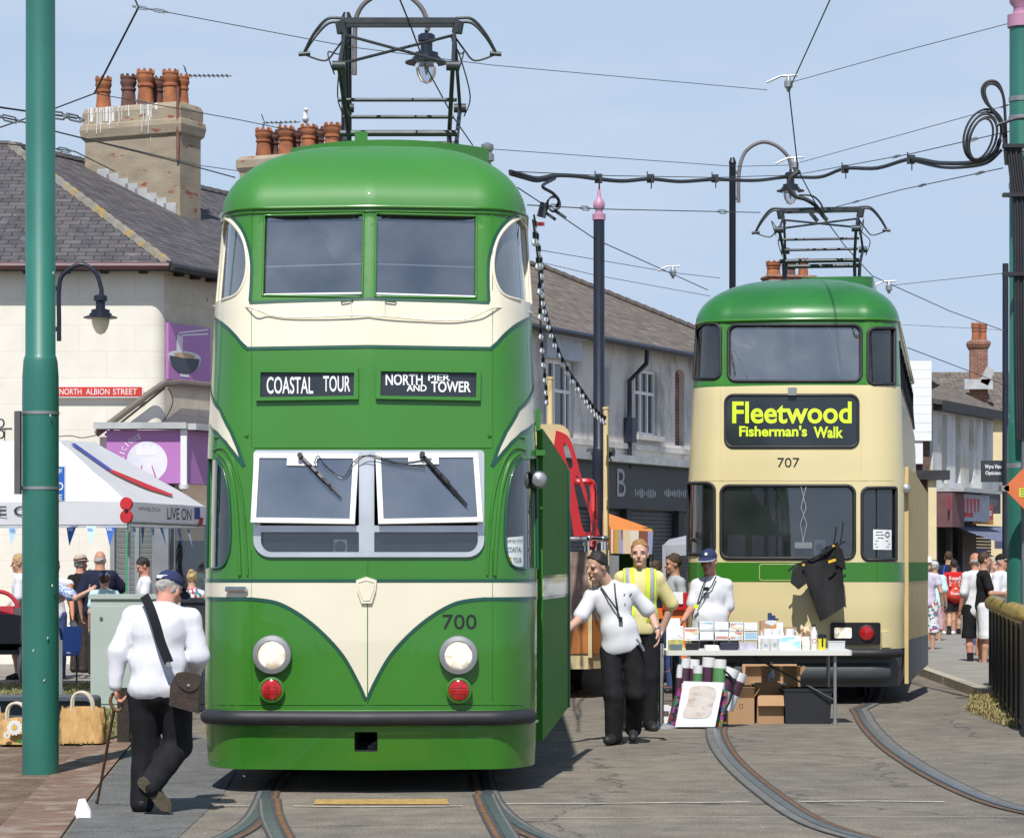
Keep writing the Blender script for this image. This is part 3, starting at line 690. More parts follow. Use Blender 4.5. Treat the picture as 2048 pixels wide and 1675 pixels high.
# fairing mouldings round the corner windows, joints, rails
mb = MB()
for sg in (-1, 1):
 for pts, rr in (([(437, 905), (455, 925), (469, 980), (476, 1060), (480, 1150)], .014), ([(428, 900), (450, 898), (470, 935), (486, 1010), (495, 1150)], .010)):
  uv = [S.cast(*p) for p in crv(pts, 6)]; S.tube(mb, [(-u * sg, z) for u, z in uv], rr, .004, closed=False)
 uv = [(sg * 1.75, S.cast(503, 893)[1] + .0), (sg * 1.2, S.cast(503, 872)[1]), (sg * .88, S.cast(503, 872)[1])]
 S.tube(mb, uv, .012, .006, closed=False)
mb.build('moulding', PG, T7)
jn = MB()
for px in (503, 985):
 for y0, y1 in ((430, 600), (620, 900), (1100, 1400)): jn.tube([S.at(px, y, .001) for y in range(y0, y1 + 1, 25)], .0035, 4)
jn.tube([S.at(x, 895, .002) for x in range(508, 985, 25)], .005, 4)
jn.tube([S.at(x, 1421 if x > 733 else 1421, .002) for x in range(425, 1065, 20)], .008, 5); jn.tube([S.at(x, 1408, .002) for x in range(425, 1065, 20)], .004, 4)
jn.tube([S.at(735, y, .003) for y in range(1105, 1420, 20)], .004, 4)
jn.build('panel_joint', PG, T7)
gt = MB(); S.tube(gt, [(u, ztop) for u in np.linspace(-S.L + .1, S.L - .1, 240)], .013, .010, closed=False)
gt.tube([S.pos(u, ztop - .035, .004) for u in np.linspace(-1.9, 1.9, 60)], .008, 5)
gt.build('gutter', PG, T7)
gr = MB(); gr.tube([S.at(x, y, .02) for x, y in ((683, 601), (684, 606), (704, 603), (706, 599))], .006, 6); gr.tube([S.at(x, y, .02) for x, y in ((770, 600), (771, 604), (790, 606), (792, 602))], .006, 6)
gr.build('grab_rail', PGD, T7)
mb = MB(); mb.tube(crv([tuple(S.at(x, y, .02)) for x, y in ((428, 612), (497, 616), (540, 630), (600, 636), (735, 632), (850, 641), (930, 640), (990, 617), (1060, 626))], 8), .006, 5)
mb.tube([S.at(703, 603, .01), S.at(704, 632, .01)], .005, 4); mb.tube([S.at(769, 603, .01), S.at(770, 632, .01)], .005, 4); mb.build('cable', PC, T7)
roof = roof_dome(S, T7, ztop, .68, PGF, 1.02, 2.5, .004)
tr_ = MB(); arc = [(x, 2.15 + .55 * (x / .86) ** 2) for x in np.linspace(-.80, .80, 21)] + [(.82, 3.1), (.82, 8.5), (-.82, 8.5), (-.82, 3.1)]
tr_.slab((0.05, 0, 5.0), (1, 0, 0), (0, 1, 0), [arc], .28)
for k, (px, zz) in enumerate(((-.16, 5.05), )): tr_.box((px, 2.3, zz - .05), (.1, .1, .16))
tr_.build('roof_tray', PG, T7, smooth=30)
ins = MB(); ins.lathe((.84, 2.7, 4.84), [(.03, 0), (.03, .06), (.055, .07), (.055, .12), (.035, .14), (.05, .16), (.05, .2), (.01, .22)], 14); ins.build('insulator', GALV, T7)
pantograph(T7, -.02, 6.5, 4.95, 5.66, 6.76)
# lamps, number, shield, bumper, handle
for px, py in ((545, 1308), (917, 1309)):
 u, z = S.cast(px, py); c_, n_ = S.pos(u, z), V((0, -1, 0))
 mb = MB(); mb.lathe(c_, [(.140, -.03), (.140, .05), (.135, .07), (.105, .078), (.1, .06)], 32, n_); hl = mb.build('headlight', GALV, T7)
 mb = MB(); mb.lathe(c_, [(.1, .04), (.098, .062), (.07, .082), (.035, .092), (.0, .094)], 28, n_); mb.build('lamp_glass', LAMPC, hl)
for px, py in ((544, 1378), (918, 1379)):
 u, z = S.cast(px, py); c_, n_ = S.pos(u, z), V((0, -1, 0))
 mb = MB(); mb.lathe(c_, [(.095, -.03), (.092, .05), (.078, .055), (.074, .05)], 28, n_); tl = mb.build('tail_light', PG, T7)
 mb = MB(); mb.lathe(c_, [(.074, .04), (.072, .06), (.05, .072), (0, .078)], 24, n_)
 for dz in (-.02, 0, .02): mb.box(tuple(c_ + n_ * .075 + V((0, 0, dz))), (.1, .006, .006))
 mb.build('lens', REDL, tl)
mb = MB(); S.text(mb, '700', (885, 1228, 953, 1257), .005, .0); mb.build('fleet_number', BLK, T7)
sh = [(713, 1160), (733, 1153), (753, 1160), (751, 1180), (743, 1206), (724, 1206), (715, 1180)]
S.patch([S.casts(sh, 8)], 'shield', PC, T7, off=.025, thick=.03)
mb = MB(); S.tube(mb, S.casts([(718, 1165), (733, 1160), (748, 1165), (746, 1180), (739, 1200), (728, 1200), (720, 1180)], 8), .004, .027, n=5); mb.build('shield_rim', PC, T7)
mb = MB(); uv = [(u, .545) for u in np.linspace(-1.30, 1.30, 66)]
p_ = [S.pos(u, z, .03) for u, z in uv]; mb.tube(p_, [.03] + [.054] * (len(p_) - 2) + [.03], 14); mb.build('bumper', RUB, T7)
sk = MB(); S.tube(sk, [(u, .49) for u in np.linspace(-1.6, 1.6, 50)], .012, .006, closed=False); sk.build('bumper_strip', PG, T7)
hd = MB(); a, b = S.at(458, 1178, .035), S.at(493, 1178, .035); hd.tube([a, b], .018, 8); hd.tube([a, S.at(460, 1178, -.005)], .012); hd.tube([b, S.at(491, 1178, -.005)], .012); hd.build('handle', CHR, T7)
mb = MB(); S.reveal(mb, coup, .25); mb.tube([(.06, .1, .33), (.06, .3, .33)], .045); mb.box((.03, .12, .30), (.05, .06, .1)); mb.build('coupler', STEEL_D, T7)
# cab door leaf swung along the right side (hinge at the front corner)
for S_, T_, mats, zs_, nm in ((S, T7, None, None, None),):
 a0, a1 = (1.225, 1.0), (1.46, 3.15); ex = V((a1[0] - a0[0], a1[1] - a0[1], 0)); L_ = ex.length; ex.normalize()
 mb = MB(); pl = [(0, .32), (L_, .46), (L_, 2.44), (L_ * .3, 2.60), (0, 2.66)]
 mb.slab((a0[0], a0[1], 0), ex, (0, 0, 1), [pl], -.045); dr = mb.build('door', PGM, T_, smooth=0)
 n_ = ex.cross(V((0, 0, 1)))
 mb = MB(); mb.slab(V((a0[0], a0[1], 0)) + n_ * .048, ex, (0, 0, 1), [[(0.005, 1.40), (L_, 1.40), (L_, 1.54), (.005, 1.54)]], .003); mb.m = 1
 for z_ in (1.39, 1.55): mb.slab(V((a0[0], a0[1], 0)) + n_ * .049, ex, (0, 0, 1), [[(0.005, z_ - .012), (L_, z_ - .012), (L_, z_ + .012), (.005, z_ + .012)]], .004)
 mb.tube([V((a0[0], a0[1], 0)) + n_ * .05 + ex * (L_ - .02) + V((0, 0, z)) for z in (.46, 2.42)], .014, 6); mb.build('door_band', [PC, PGD], dr)
mb = MB(); mb.lathe((1.235, .75, 2.27), [(.0, -.11), (.05, -.09), (.065, -.04), (.065, .05), (.04, .06)], 16, (0, 1, 0)); mb.tube([(1.2, .78, 2.27), (1.24, .78, 2.33)], .015); mb.build('side_lamp', GALV, T7)
mb = MB(); mb.box((1.25, .95, 2.47), (.07, .45, .04)); mb.box((1.235, .98, 2.72), (.035, .25, .16)); mb.build('door_hood', PG, T7)
cp = MB()  # curved cream strips modelled in place of arcs of reflected light on the ceiling
for k in range(3):
 o_ = [(579 + k * 17, 512 + k * 13), (590 + k * 17, 486 + k * 12), (606 + k * 16, 463 + k * 11), (626 + k * 12, 448 + k * 10)]; i_ = [(x + 9, y + 5) for x, y in o_[::-1]]
 q = [P(x, y, 22.3) - V((-1.04, 20, 0)) for x, y in crv(o_, 4) + crv(i_, 4)]; cp.add([p for p in q] + [p + V((0, .04, 0)) for p in q], [tuple(range(len(q)))] + [(i, (i + 1) % len(q), len(q) + (i + 1) % len(q), len(q) + i) for i in range(len(q))])
cp.build('ceiling_reflection', PC, T7, 0)
# inside
fi = MB(); fi.box((0, 6.5, .72), (2.2, 12.2, .05)); fi.box((0, 6.6, 2.52), (2.2, 12.0, .08)); fi.build('floor', DKIN, T7)
pt = MB(); pt.box((0, 3.2, 1.6), (2.2, .05, 1.75)); pt.box((.62, 2.2, 1.5), (.04, .04, 1.6)); pt.build('partition', MIDIN, T7)
po = MB()
for x, y in ((-.35, 2.2), (.4, 2.3), (.48, 2.35)): po.tube([(x, y, .75), (x, y, 2.48)], .018)
po.build('hand_pole', REDP, T7)
st = MB()
for k in range(6): seat_row(st, -.6, 2.2 + k * .95, 2.56); seat_row(st, .6, 2.2 + k * .95, 2.56)
st.build('seat', SEATM, T7)
ct = MB(); ct.box((-.25, .75, 1.25), (1.3, .3, .9)); ct.box((.05, .5, 1.74), (.11, .08, .14)); ct.build('driving_desk', DKIN, T7)
mb = MB(); mb.box((-.21, .40, 1.75), (.10, .03, .15)); mb.build('speaker_box', WHT, T7);
mb = MB(); mb.lathe((-.21, .38, 1.775), [(.04, 0), (.035, .012), (.01, .016)], 16, (0, -1, 0)); mb.build('speaker_cone', BLK, T7)
pc = [S.cast(*p) for p in [(1017, 1074), (1054, 1071), (1054, 1132), (1016, 1134)]]
S.patch([pc], 'window_notice', WHP, T7, off=-.03, thick=.001)
mb = MB()
for t_, rc in (('LIMITED STOP', (1019, 1078, 1052, 1084)), ('COASTAL', (1020, 1093, 1051, 1103)), ('TOUR', (1032, 1114, 1050, 1124))): S.text(mb, t_, rc, -.027, .0)
mb.build('lettering', PGD, T7)
mb = MB(); S.tube(mb, [(u, z) for u, z in S.casts(rrect(1020, 1113, 1027, 1125, 3), 3)], .006, -.028, n=5); mb.build('crest', YEL, T7)
uc = MB()
for y in (3.0, 10.0):
 uc.box((0, y, .42), (1.9, 2.6, .3))
 for yy in (-.8, .8):
  for x in (-.72, .72): uc.lathe((x - .05, y + yy, .34), [(.34, 0), (.34, .1), (.1, .11)], 24, (1, 0, 0))
uc.box((0, 1.2, .2), (1.75, .08, .16)); uc.build('running_gear', DKIN, T7)
# ---- the 707 car --------------------------------------------------------------------
Q7 = thing('tram', 'yellow cream and green double deck tram with Fleetwood blind, numbered 707', 'tram', (3.256, 32.5, 0), 'double deck trams', yaw=-R(9), world=False)
S = Skin(3.256, 32.5, R(9), half_plan(.84, .12, 1.275, .50, 13.0, .6), [(.1, .97), (.5, 1), (2.6, 1), (3.7, .965), (4.5, .935)],
   [(.1, .10), (.5, .02), (1.1, 0), (2.0, .02), (2.9, .10), (3.7, .20), (4.5, .36)])
ZT = 4.43
zT = S.cast(1590, 640)[1]; ZT = zT + .0
o_up = S.casts(rrect(1457, 650, 1722, 762, 15)); o_lo = S.casts(rrect(1442, 971, 1709, 1116, 16))
o_ul = S.casts(rrect(1387, 647, 1441, 757, (4, 14, 14, 4))); o_ur = S.casts(rrect(1736, 656, 1789, 768, (14, 4, 4, 14)))
o_ll = S.casts(rrect(1364, 966, 1429, 1108, (4, 14, 14, 4))); o_lr = S.casts(rrect(1724, 975, 1792, 1119, (14, 4, 4, 14)))
sd = []
for z0_, z1_, sg in ((3.72, 4.28, 1), (3.72, 4.28, -1), (1.75, 2.5, 1), (1.75, 2.5, -1)):
 for k in range(8): sd.append([(sg * (1.75 + k * 1.35 + (.9 if z0_ < 3 else 0)), z0_), (sg * (2.98 + k * 1.35 + (.9 if z0_ < 3 else 0)), z0_), (sg * (2.98 + k * 1.35 + (.9 if z0_ < 3 else 0)), z1_), (sg * (1.75 + k * 1.35 + (.9 if z0_ < 3 else 0)), z1_)])
z_g = S.cast(1585, 767)[1]; z_b0 = S.cast(1585, 1163)[1]; z_b1 = S.cast(1585, 1124)[1]; z_bt = S.cast(1700, 1297)[1]
ups = [o_up, o_ul, o_ur] + [q for q in sd if q[0][1] > 3]; los = [o_lo, o_ll, o_lr] + [q for q in sd if q[0][1] < 3]
S.patch([[(-S.L, z_bt), (S.L, z_bt), (S.L, z_g), (-S.L, z_g)]] + los, 'body', PY, Q7)
S.patch([[(-S.L, z_g), (S.L, z_g), (S.L, ZT), (-S.L, ZT)]] + ups, 'window_band', PG, Q7)
S.patch([[(-S.L, z_b0), (S.L, z_b0), (S.L, z_b1), (-S.L, z_b1)]], 'green_stripe', PG, Q7, off=.003)
S.patch([[(-S.L, .20), (S.L, .20), (S.L, z_bt), (-S.L, z_bt)]], 'skirt', PGR, Q7, off=-.03)
for hh in ups + los:
 big = hh in (o_up, o_lo, o_ul, o_ur, o_ll, o_lr)
 mb = MB(); S.reveal(mb, hh, .05); S.tube(mb, hh, .02 if big else .014, .003); win = mb.build('window', RUB, Q7, smooth=50)
 S.patch([hh], 'glass', GLS if hh is o_up else GLC if hh is o_lo else GLD, win, off=-.02)
bl = S.casts(rrect(1451, 790, 1716, 894, 16)); b_ = S.patch([bl], 'blind', BLIND, Q7, off=.006)
mb = MB(); S.tube(mb, bl, .018, .004); mb.build('blind_frame', RUB, b_)
LIME = M('lime lettering', (.68, .85, .03), rough=.5, var=.02); mb = MB()
S.text(mb, 'Fleetwood', (1465, 803, 1703, 847), .012, .022); S.text(mb, "Fisherman's", (1479, 851, 1614, 873), .012, .03); S.text(mb, 'Walk', (1627, 853, 1686, 876), .012, .03)
mb.build('lettering', LIME, b_)
mb = MB(); S.text(mb, '707', (1555, 915, 1599, 934), .005, 0); mb.build('fleet_number', BLK, Q7)
mb = MB(); c_ = S.at(1585, 783); mb.box(tuple(c_ + V((0, -.03, 0))), (.10, .07, .09)); mb.build('marker_lamp', GALV, Q7)
mb = MB(); S.tube(mb, [(u, ZT + .01) for u in np.linspace(-S.L + .1, S.L - .1, 220)], .02, .012, closed=False)
mb.build('gutter', PG, Q7)
jn = MB()
for px in (1441, 1722): jn.tube([S.at(px, y, .001) for y in range(775, 965, 15)], .003, 4)
jn.tube([S.at(x, 960, .002) for x in range(1366, 1795, 12)], .004, 4)
jn.tube([S.at(x, y, .003) for x, y in dens(rrect(1519, 1128, 1626, 1160, 5), 8)], .004, 4, closed=True)
jn.build('panel_joint', PY, Q7)
PGF2 = M('glossy roof green', (.025, .17, .03), rough=.34, var=.14, vs=1.3, coat=.35)
roof_dome(S, Q7, ZT + .01, .62, PGF2, .95, 2.2)
pod = MB(); pod.slab((.15, 0, 5.22), (1, 0, 0), (0, 1, 0), [rrect(-.2, 2.6, .7, 6, .15)], .3); pod.build('roof_tray', PGF2, Q7)
pantograph(Q7, .02, 6.5, 4.95, 5.80, 6.54)
# lamps
for (x0, x1, hx0, hx1, rx) in ((1661, 1759, 1668, 1702, 1733), (1405, 1478, 1446, 1474, 1424)):
 cl = S.patch([S.casts(rrect(x0, 1244, x1, 1288, 4))], 'lamp_cluster', BLK, Q7, off=.035, thick=.05)
 S.patch([S.casts(rrect(hx0, 1254, hx1, 1275, 3))], 'headlight', LAMPC, cl, off=.045, thick=.02)
 u, z = S.cast(rx, 1265); c_ = S.pos(u, z, .03); n_ = S.nrm(u, z)
 mb = MB(); mb.lathe(c_, [(.1, 0), (.098, .02), (.085, .025), (.085, .012)], 24, n_); mb.build('lamp_rim', RUB, cl)
 mb = MB(); mb.lathe(c_, [(.085, .01), (.08, .03), (.05, .042), (0, .046)], 24, n_); mb.build('tail_light', REDL, cl)
mb = MB(); p_ = [S.pos(u, z_bt - .05, .05) for u in np.linspace(-1.3, 1.3, 50)]; mb.tube(p_, [.03] + [.054] * 48 + [.03], 12); mb.build('bumper', RUB, Q7)
mb = MB(); S.tube(mb, [(u, .36) for u in np.linspace(-1.15, 1.15, 40)], .13, -.08, closed=False, n=14); mb.build('underpan', M('underpan grey', (.05, .055, .06), rough=.6), Q7)
for x, y, w_ in ((1762, 1258, .0),):
 mb = MB(); fl_ = S.casts(rrect(1762, 1262, 1779, 1294, 2)); o_ = S.patch([fl_], 'flap', PY, Q7, off=.02, thick=.02)
# door leaf on the right side
a0, a1 = (1.275, .80), (1.48, 3.17); ex = V((a1[0] - a0[0], a1[1] - a0[1], 0)); L_ = ex.length; ex.normalize(); n_ = ex.cross(V((0, 0, 1))); A0 = V((a0[0], a0[1], 0))
PYM = M('flat cream paint', (.62, .47, .22), rough=.6, spec=.2, var=.05); mb = MB(); mb.slab(A0, ex, (0, 0, 1), [[(0, .22), (L_, .36), (L_, 2.52), (L_ * .35, 2.72), (0, 2.78)]], -.045); dr = mb.build('door', PYM, Q7, smooth=0)
mb = MB(); mb.slab(A0 + n_ * .048, ex, (0, 0, 1), [[(.003, z_b0), (L_, z_b0), (L_, z_b1), (.003, z_b1)]], .003); mb.m = 1
mb.slab(A0 + n_ * .048, ex, (0, 0, 1), [[(.003, .23), (L_, .37), (L_, .74), (.003, .74)]], .003); mb.build('door_band', [PGM, PGR], dr)
mb = MB(); mb.lathe((1.29, .72, 2.52), [(0, -.1), (.05, -.08), (.06, -.03), (.06, .06), (.03, .07)], 14, (0, 1, 0)); mb.build('side_lamp', GALV, Q7)
# inside
mb = MB(); mb.box((0, 6.6, .75), (2.3, 12.2, .05)); mb.box((0, 6.7, 2.75), (2.3, 12.0, .1)); mb.build('floor', DKIN, Q7)
mb = MB(); mb.box((0, 2.6, 1.7), (2.3, .05, 1.9)); mb.box((0, 11.5, 3.7), (2.2, .05, 1.3)); mb.build('partition', MIDIN, Q7)
mb = MB(); mb.tube([S.at(1459, 711, -.05), S.at(1590, 713, -.05), S.at(1720, 715, -.05)], .018, 8); mb.build('safety_rail', YEL, Q7)
st = MB(); rl = MB()
for k in range(6):
 for sg in (-1, 1):
  y = 1.3 + k * 1.5; seat_row(st, sg * .62, y, 2.72, .95)
  rl.tube(crv([(sg * .62 - .46, y + .27, 3.3), (sg * .62 - .46, y + .28, 3.72), (sg * .62 - .38, y + .28, 3.8), (sg * .62 + .38, y + .28, 3.8), (sg * .62 + .46, y + .28, 3.72), (sg * .62 + .46, y + .27, 3.3)], 5), .016, 6)
SEATG = M('grey seat moquette', (.16, .14, .15), rough=.9, var=.3, vs=60)
st.build('seat', SEATG, Q7); rl.build('seat_rail', WHT, Q7)
mb = MB(); mb.box((-.1, .75, 1.25), (1.7, .4, .8)); mb.box((-.05, .6, 1.70), (.34, .12, .14)); mb.build('driving_desk', DKIN, Q7)
mb = MB(); c_ = S.at(1641, 1094, -.07); mb.box(tuple(c_), (.13, .04, .18)); mb.build('speaker_box', WHT, Q7)
mb = MB(); mb.lathe(c_ + V((0, -.02, 0)), [(.045, 0), (.04, .012), (.01, .016)], 16, (0, -1, 0)); mb.build('speaker_cone', BLK, Q7)
wp = MB(); A = lambda x, y: S.at(x, y, .02)
for s_ in (-1, 1):
 wp.tube([A(1607 - 5 * s_, 974), A(1607 + 5 * s_, 1015), A(1607 - 6 * s_, 1048), A(1606, 1084)], .009, 6)
wp.box(tuple(A(1607, 1090)), (.2, .05, .07)); wp.build('wiper', GALV, Q7)
n_p = S.casts([(1747, 1058), (1785, 1059), (1785, 1099), (1747, 1098)]); S.patch([n_p], 'window_notice', WHP, Q7, off=-.016, thick=.001)
mb = MB()
for k, (a, b) in enumerate(((1753, 1766), (1752, 1770), (1756, 1768), (1752, 1778), (1750, 1781), (1752, 1779))):
 y = 1063 + k * 6; S.tube(mb, [S.cast(a, y), S.cast(b, y)], .004, -.013, closed=False, n=4)
S.tube(mb, S.casts([(1776 + 4 * math.cos(t), 1068 + 5 * math.sin(t)) for t in np.linspace(0, 6, 10)], 3), .006, -.013, n=4); mb.build('notice_print', STEEL, Q7)
uc = MB()
for y in (3.0, 10.0):
 uc.box((0, y, .42), (1.9, 2.6, .3))
 for yy in (-.8, .8):
  for x in (-.72, .72): uc.lathe((x - .05, y + yy, .34), [(.34, 0), (.34, .1), (.1, .11)], 24, (1, 0, 0))
uc.build('running_gear', DKIN, Q7)
# garment hung on the front
def cloth(poly, Yf, mat, name, amp=.02, thick=.02, step=.05, fw=(9, 5), parent=None):
 """hanging or lying cloth: pixel outline at the depth function Yf(px, py), rippled, with a real thickness"""
 pts = [(Xa(x, Yf(x, y)), Za(y, Yf(x, y))) for x, y in poly]; fl, tr = tri2d([pts]); bm = bmesh.new(); vs = [bm.verts.new((p[0], 0, p[1])) for p in fl]
 for t in tr:
  try: bm.faces.new([vs[i] for i in t])
  except ValueError: pass
 for d, (a, b) in ((0, (min(p[0] for p in pts), max(p[0] for p in pts))), (2, (min(p[1] for p in pts), max(p[1] for p in pts)))):
  c = a + step
  while c < b:
   co = [0, 0, 0]; co[d] = c; no = [0, 0, 0]; no[d] = 1
   bmesh.ops.bisect_plane(bm, geom=bm.verts[:] + bm.edges[:] + bm.faces[:], dist=1e-6, plane_co=co, plane_no=no); c += step
 Y0 = Yf(*poly[0])
 for v in bm.verts:
  px = CX + v.co.x * F / Y0; py = HY - (v.co.z - H) * F / Y0
  v.co.y = Yf(px, py) + amp * (math.sin(v.co.x * fw[0] + v.co.z * fw[1]) + .6 * math.sin(v.co.x * fw[0] * 2.3 - v.co.z * fw[1] * .7 + 1))
 bmesh.ops.recalc_face_normals(bm, faces=bm.faces[:]); old = bm.faces[:]; ed = [e for e in bm.edges if len(e.link_faces) == 1]; mp_ = {v: bm.verts.new(v.co + V((0, thick, 0))) for v in bm.verts[:]}
 for f in old: bm.faces.new([mp_[v] for v in reversed(f.verts)])
 for e in ed: bm.faces.new((e.verts[0], e.verts[1], mp_[e.verts[1]], mp_[e.verts[0]]))
 bmesh.ops.recalc_face_normals(bm, faces=bm.faces[:])
 me = bpy.data.meshes.new(name); bm.to_mesh(me); bm.free(); me.materials.append(mat); return finish(me, name, parent, 60)
BLKF = M('black cotton', (.02, .02, .022), rough=.95, var=.2, vs=10, bump=.3, bs=300)
ts = thing('tshirt', 'black T-shirt on a hanger on the front of the yellow cream tram', 'T-shirt', (3.6, 32.2, 1.0))
cloth([(1586, 1139), (1610, 1118), (1622, 1121), (1637, 1114), (1650, 1100), (1660, 1090), (1671, 1088), (1684, 1098), (1689, 1116), (1691, 1137), (1684, 1132), (1688, 1170), (1691, 1212), (1668, 1226), (1641, 1242), (1628, 1205), (1613, 1165), (1596, 1175), (1584, 1164)],
  lambda x, y: 32.22, BLKF, 'fabric', .028, .05, .05, (13, 7), ts)
for q_ in ([(1671, 1088), (1685, 1098), (1692, 1139), (1683, 1134), (1672, 1128)], [(1586, 1138), (1606, 1124), (1614, 1166), (1597, 1178), (1582, 1165)]): cloth(q_, lambda x, y: 32.15, BLKF, 'sleeve', .02, .07, .05, (15, 9), ts)
mb = MB(); mb.tube([P(x, y, 32.2) for x, y in ((1576, 1141), (1590, 1130), (1640, 1110), (1690, 1082))], .012, 6)
mb.tube([P(1680, 1088, 32.2), P(1684, 1068, 32.2), P(1686, 1042, 32.2)], .008, 6); mb.build('hanger', BLKF, ts)
mb = MB(); mb.box(tuple(P(1664, 1121, 32.11)), (.09, .01, .03), ry=R(-18)); mb.box(tuple(P(1607, 1129, 32.11)), (.03, .01, .025)); mb.box(tuple(P(1667, 1091, 32.11)), (.03, .01, .02)); mb.build('badge', YEL, ts)
# ---- ground ------------------------------------------------------------------------
def Masphalt(name, c1, c2, sp=.5):
 m = bpy.data.materials.new(name); m.use_nodes = True; t = m.node_tree; b = t.nodes['Principled BSDF']; b.inputs['Roughness'].default_value = .88; b.inputs['Specular IOR Level'].default_value = .3
 co = t.nodes.new('ShaderNodeTexCoord').outputs['Object']
 n1 = N(t, 'ShaderNodeTexNoise', Scale=.35, Detail=6.0, Roughness=.6); n2 = N(t, 'ShaderNodeTexNoise', Scale=55.0, Detail=3.0); n3 = N(t, 'ShaderNodeTexNoise', Scale=3.5, Detail=6.0)
 vo = t.nodes.new('ShaderNodeTexVoronoi'); vo.inputs['Scale'].default_value = 60
 for n in (n1, n2, n3, vo): t.links.new(co, n.inputs['Vector'])
 r = t.nodes.new('ShaderNodeValToRGB'); r.color_ramp.elements[0].position = .38; r.color_ramp.elements[1].position = .62; r.color_ramp.elements[0].color = c1 + (1,); r.color_ramp.elements[1].color = c2 + (1,); t.links.new(n1.outputs[0], r.inputs[0])
 out = r.outputs[0]
 for n, lo, hi, a, b_ in ((n3, .3, .7, .78, 1.2), (n2, .25, .75, .55, 1.5)):
  q = t.nodes.new('ShaderNodeMapRange'); q.inputs[1].default_value = lo; q.inputs[2].default_value = hi; q.inputs[3].default_value = a; q.inputs[4].default_value = b_; t.links.new(n.outputs[0], q.inputs[0])
  x = t.nodes.new('ShaderNodeMixRGB'); x.blend_type = 'MULTIPLY'; x.inputs[0].default_value = 1; t.links.new(out, x.inputs[1]); t.links.new(q.outputs[0], x.inputs[2]); out = x.outputs[0]
 # pale specks: trodden gum, chippings
 v2 = t.nodes.new('ShaderNodeTexVoronoi'); v2.inputs['Scale'].default_value = 2.6; t.links.new(co, v2.inputs['Vector'])
 lt = t.nodes.new('ShaderNodeMath'); lt.operation = 'LESS_THAN'; lt.inputs[1].default_value = .035; t.links.new(v2.outputs['Distance'], lt.inputs[0])
 x = t.nodes.new('ShaderNodeMixRGB'); x.inputs[2].default_value = (.42, .40, .37, 1); t.links.new(lt.outputs[0], x.inputs[0]); t.links.new(out, x.inputs[1]); out = x.outputs[0]
 # tar cracks
 v3 = t.nodes.new('ShaderNodeTexVoronoi'); v3.feature = 'DISTANCE_TO_EDGE'; v3.inputs['Scale'].default_value = .33
 wv = t.nodes.new('ShaderNodeVectorMath'); wv.operation = 'MULTIPLY_ADD'; wv.inputs[1].default_value = (.5, .5, .5); t.links.new(n3.outputs['Color'], wv.inputs[0]); t.links.new(co, wv.inputs[2]); t.links.new(wv.outputs[0], v3.inputs['Vector'])
 l3 = t.nodes.new('ShaderNodeMath'); l3.operation = 'LESS_THAN'; l3.inputs[1].default_value = .006; t.links.new(v3.outputs[0], l3.inputs[0])
 m3 = t.nodes.new('ShaderNodeMath'); m3.operation = 'MULTIPLY'; m3.inputs[1].default_value = .55; t.links.new(l3.outputs[0], m3.inputs[0])
 x = t.nodes.new('ShaderNodeMixRGB'); x.inputs[2].default_value = (.04, .04, .04, 1); t.links.new(m3.outputs[0], x.inputs[0]); t.links.new(out, x.inputs[1]); out = x.outputs[0]
 t.links.new(out, b.inputs['Base Color'])
 bp = t.nodes.new('ShaderNodeBump'); bp.inputs['Strength'].default_value = sp; bp.inputs['Distance'].default_value = .012; t.links.new(vo.outputs['Distance'], bp.inputs['Height']); t.links.new(bp.outputs[0], b.inputs['Normal'])
 MATS[name] = m; return m
ASP = Masphalt('asphalt', (.165, .149, .127), (.222, .190, .150)); ASPG = Masphalt('grey asphalt', (.12, .12, .115), (.15, .148, .14)); ASPL = Masphalt('path asphalt', (.24, .22, .195), (.29, .265, .23), .3)
def sheet(name, pts, mat, z, thick=0.0):
 mb = MB(); mb.slab((0, 0, z), (1, 0, 0), (0, 1, 0), [pts], thick, back=False); o = mb.build(name, mat, None, 0); o['kind'] = 'structure'; return o
def gpt(l): return [(G(x, y).x, G(x, y).y) for x, y in l]
sheet('ground', [(-260, -30), (260, -30), (260, 700), (-260, 700)], ASP, 0)
lp = [G(x, y) for x, y in ((112, 1690), (205, 1560), (262, 1490))]
edge = [(-2.55, 10), (-2.62, 14)] + [(p.x, p.y) for p in lp] + [(-3.36, 27.5)]
sheet('road', [(-2.53, 8), (-1.9, 8), (-2.05, 19.8), (-2.3, 24), (-3.2, 27.5)] + [(p[0] + .02, p[1]) for p in edge[::-1]], ASPG, .004)
PAVE = Mbrick('brick paving', (.20, .128, .088), (.155, .10, .07), (.11, .08, .06), .215, .108, .008, .9, .5, streak=(.30, .25, .19), st=(.5, .75), ss=(1.5, 1.5))
def sheet_uv(name, pts, mat, z, thick=0.0): return sheet(name, pts, mat, z, thick)
sheet('pavement', [(-14, 8)] + [(p[0] - .42, p[1]) for p in edge] + [(-14, 25.2)], PAVE, .014, .014)
SETT = M('worn kerb slab', (.20, .122, .085), rough=.9, var=.22, vs=7, bump=.5, bs=80, col2=(.28, .22, .17), c2s=3)
kb = MB(); a = edge
for i in range(len(a) - 1):
 L_ = math.dist(a[i], a[i + 1]); n = max(1, round(L_ / .9))
 for k in range(n):
  p = V((a[i][0] + (a[i + 1][0] - a[i][0]) * (k + .008) / n, a[i][1] + (a[i + 1][1] - a[i][1]) * (k + .008) / n, 0)); q = V((a[i][0] + (a[i + 1][0] - a[i][0]) * (k + .992) / n, a[i][1] + (a[i + 1][1] - a[i][1]) * (k + .992) / n, 0))
  kb.obox(p + V((-.418, 0, 0)), V((.418, 0, 0)), q - p, V((0, 0, .018 + .002 * ((i + k) % 2))))
o = kb.build('kerb', SETT, None, 0); o['kind'] = 'structure'
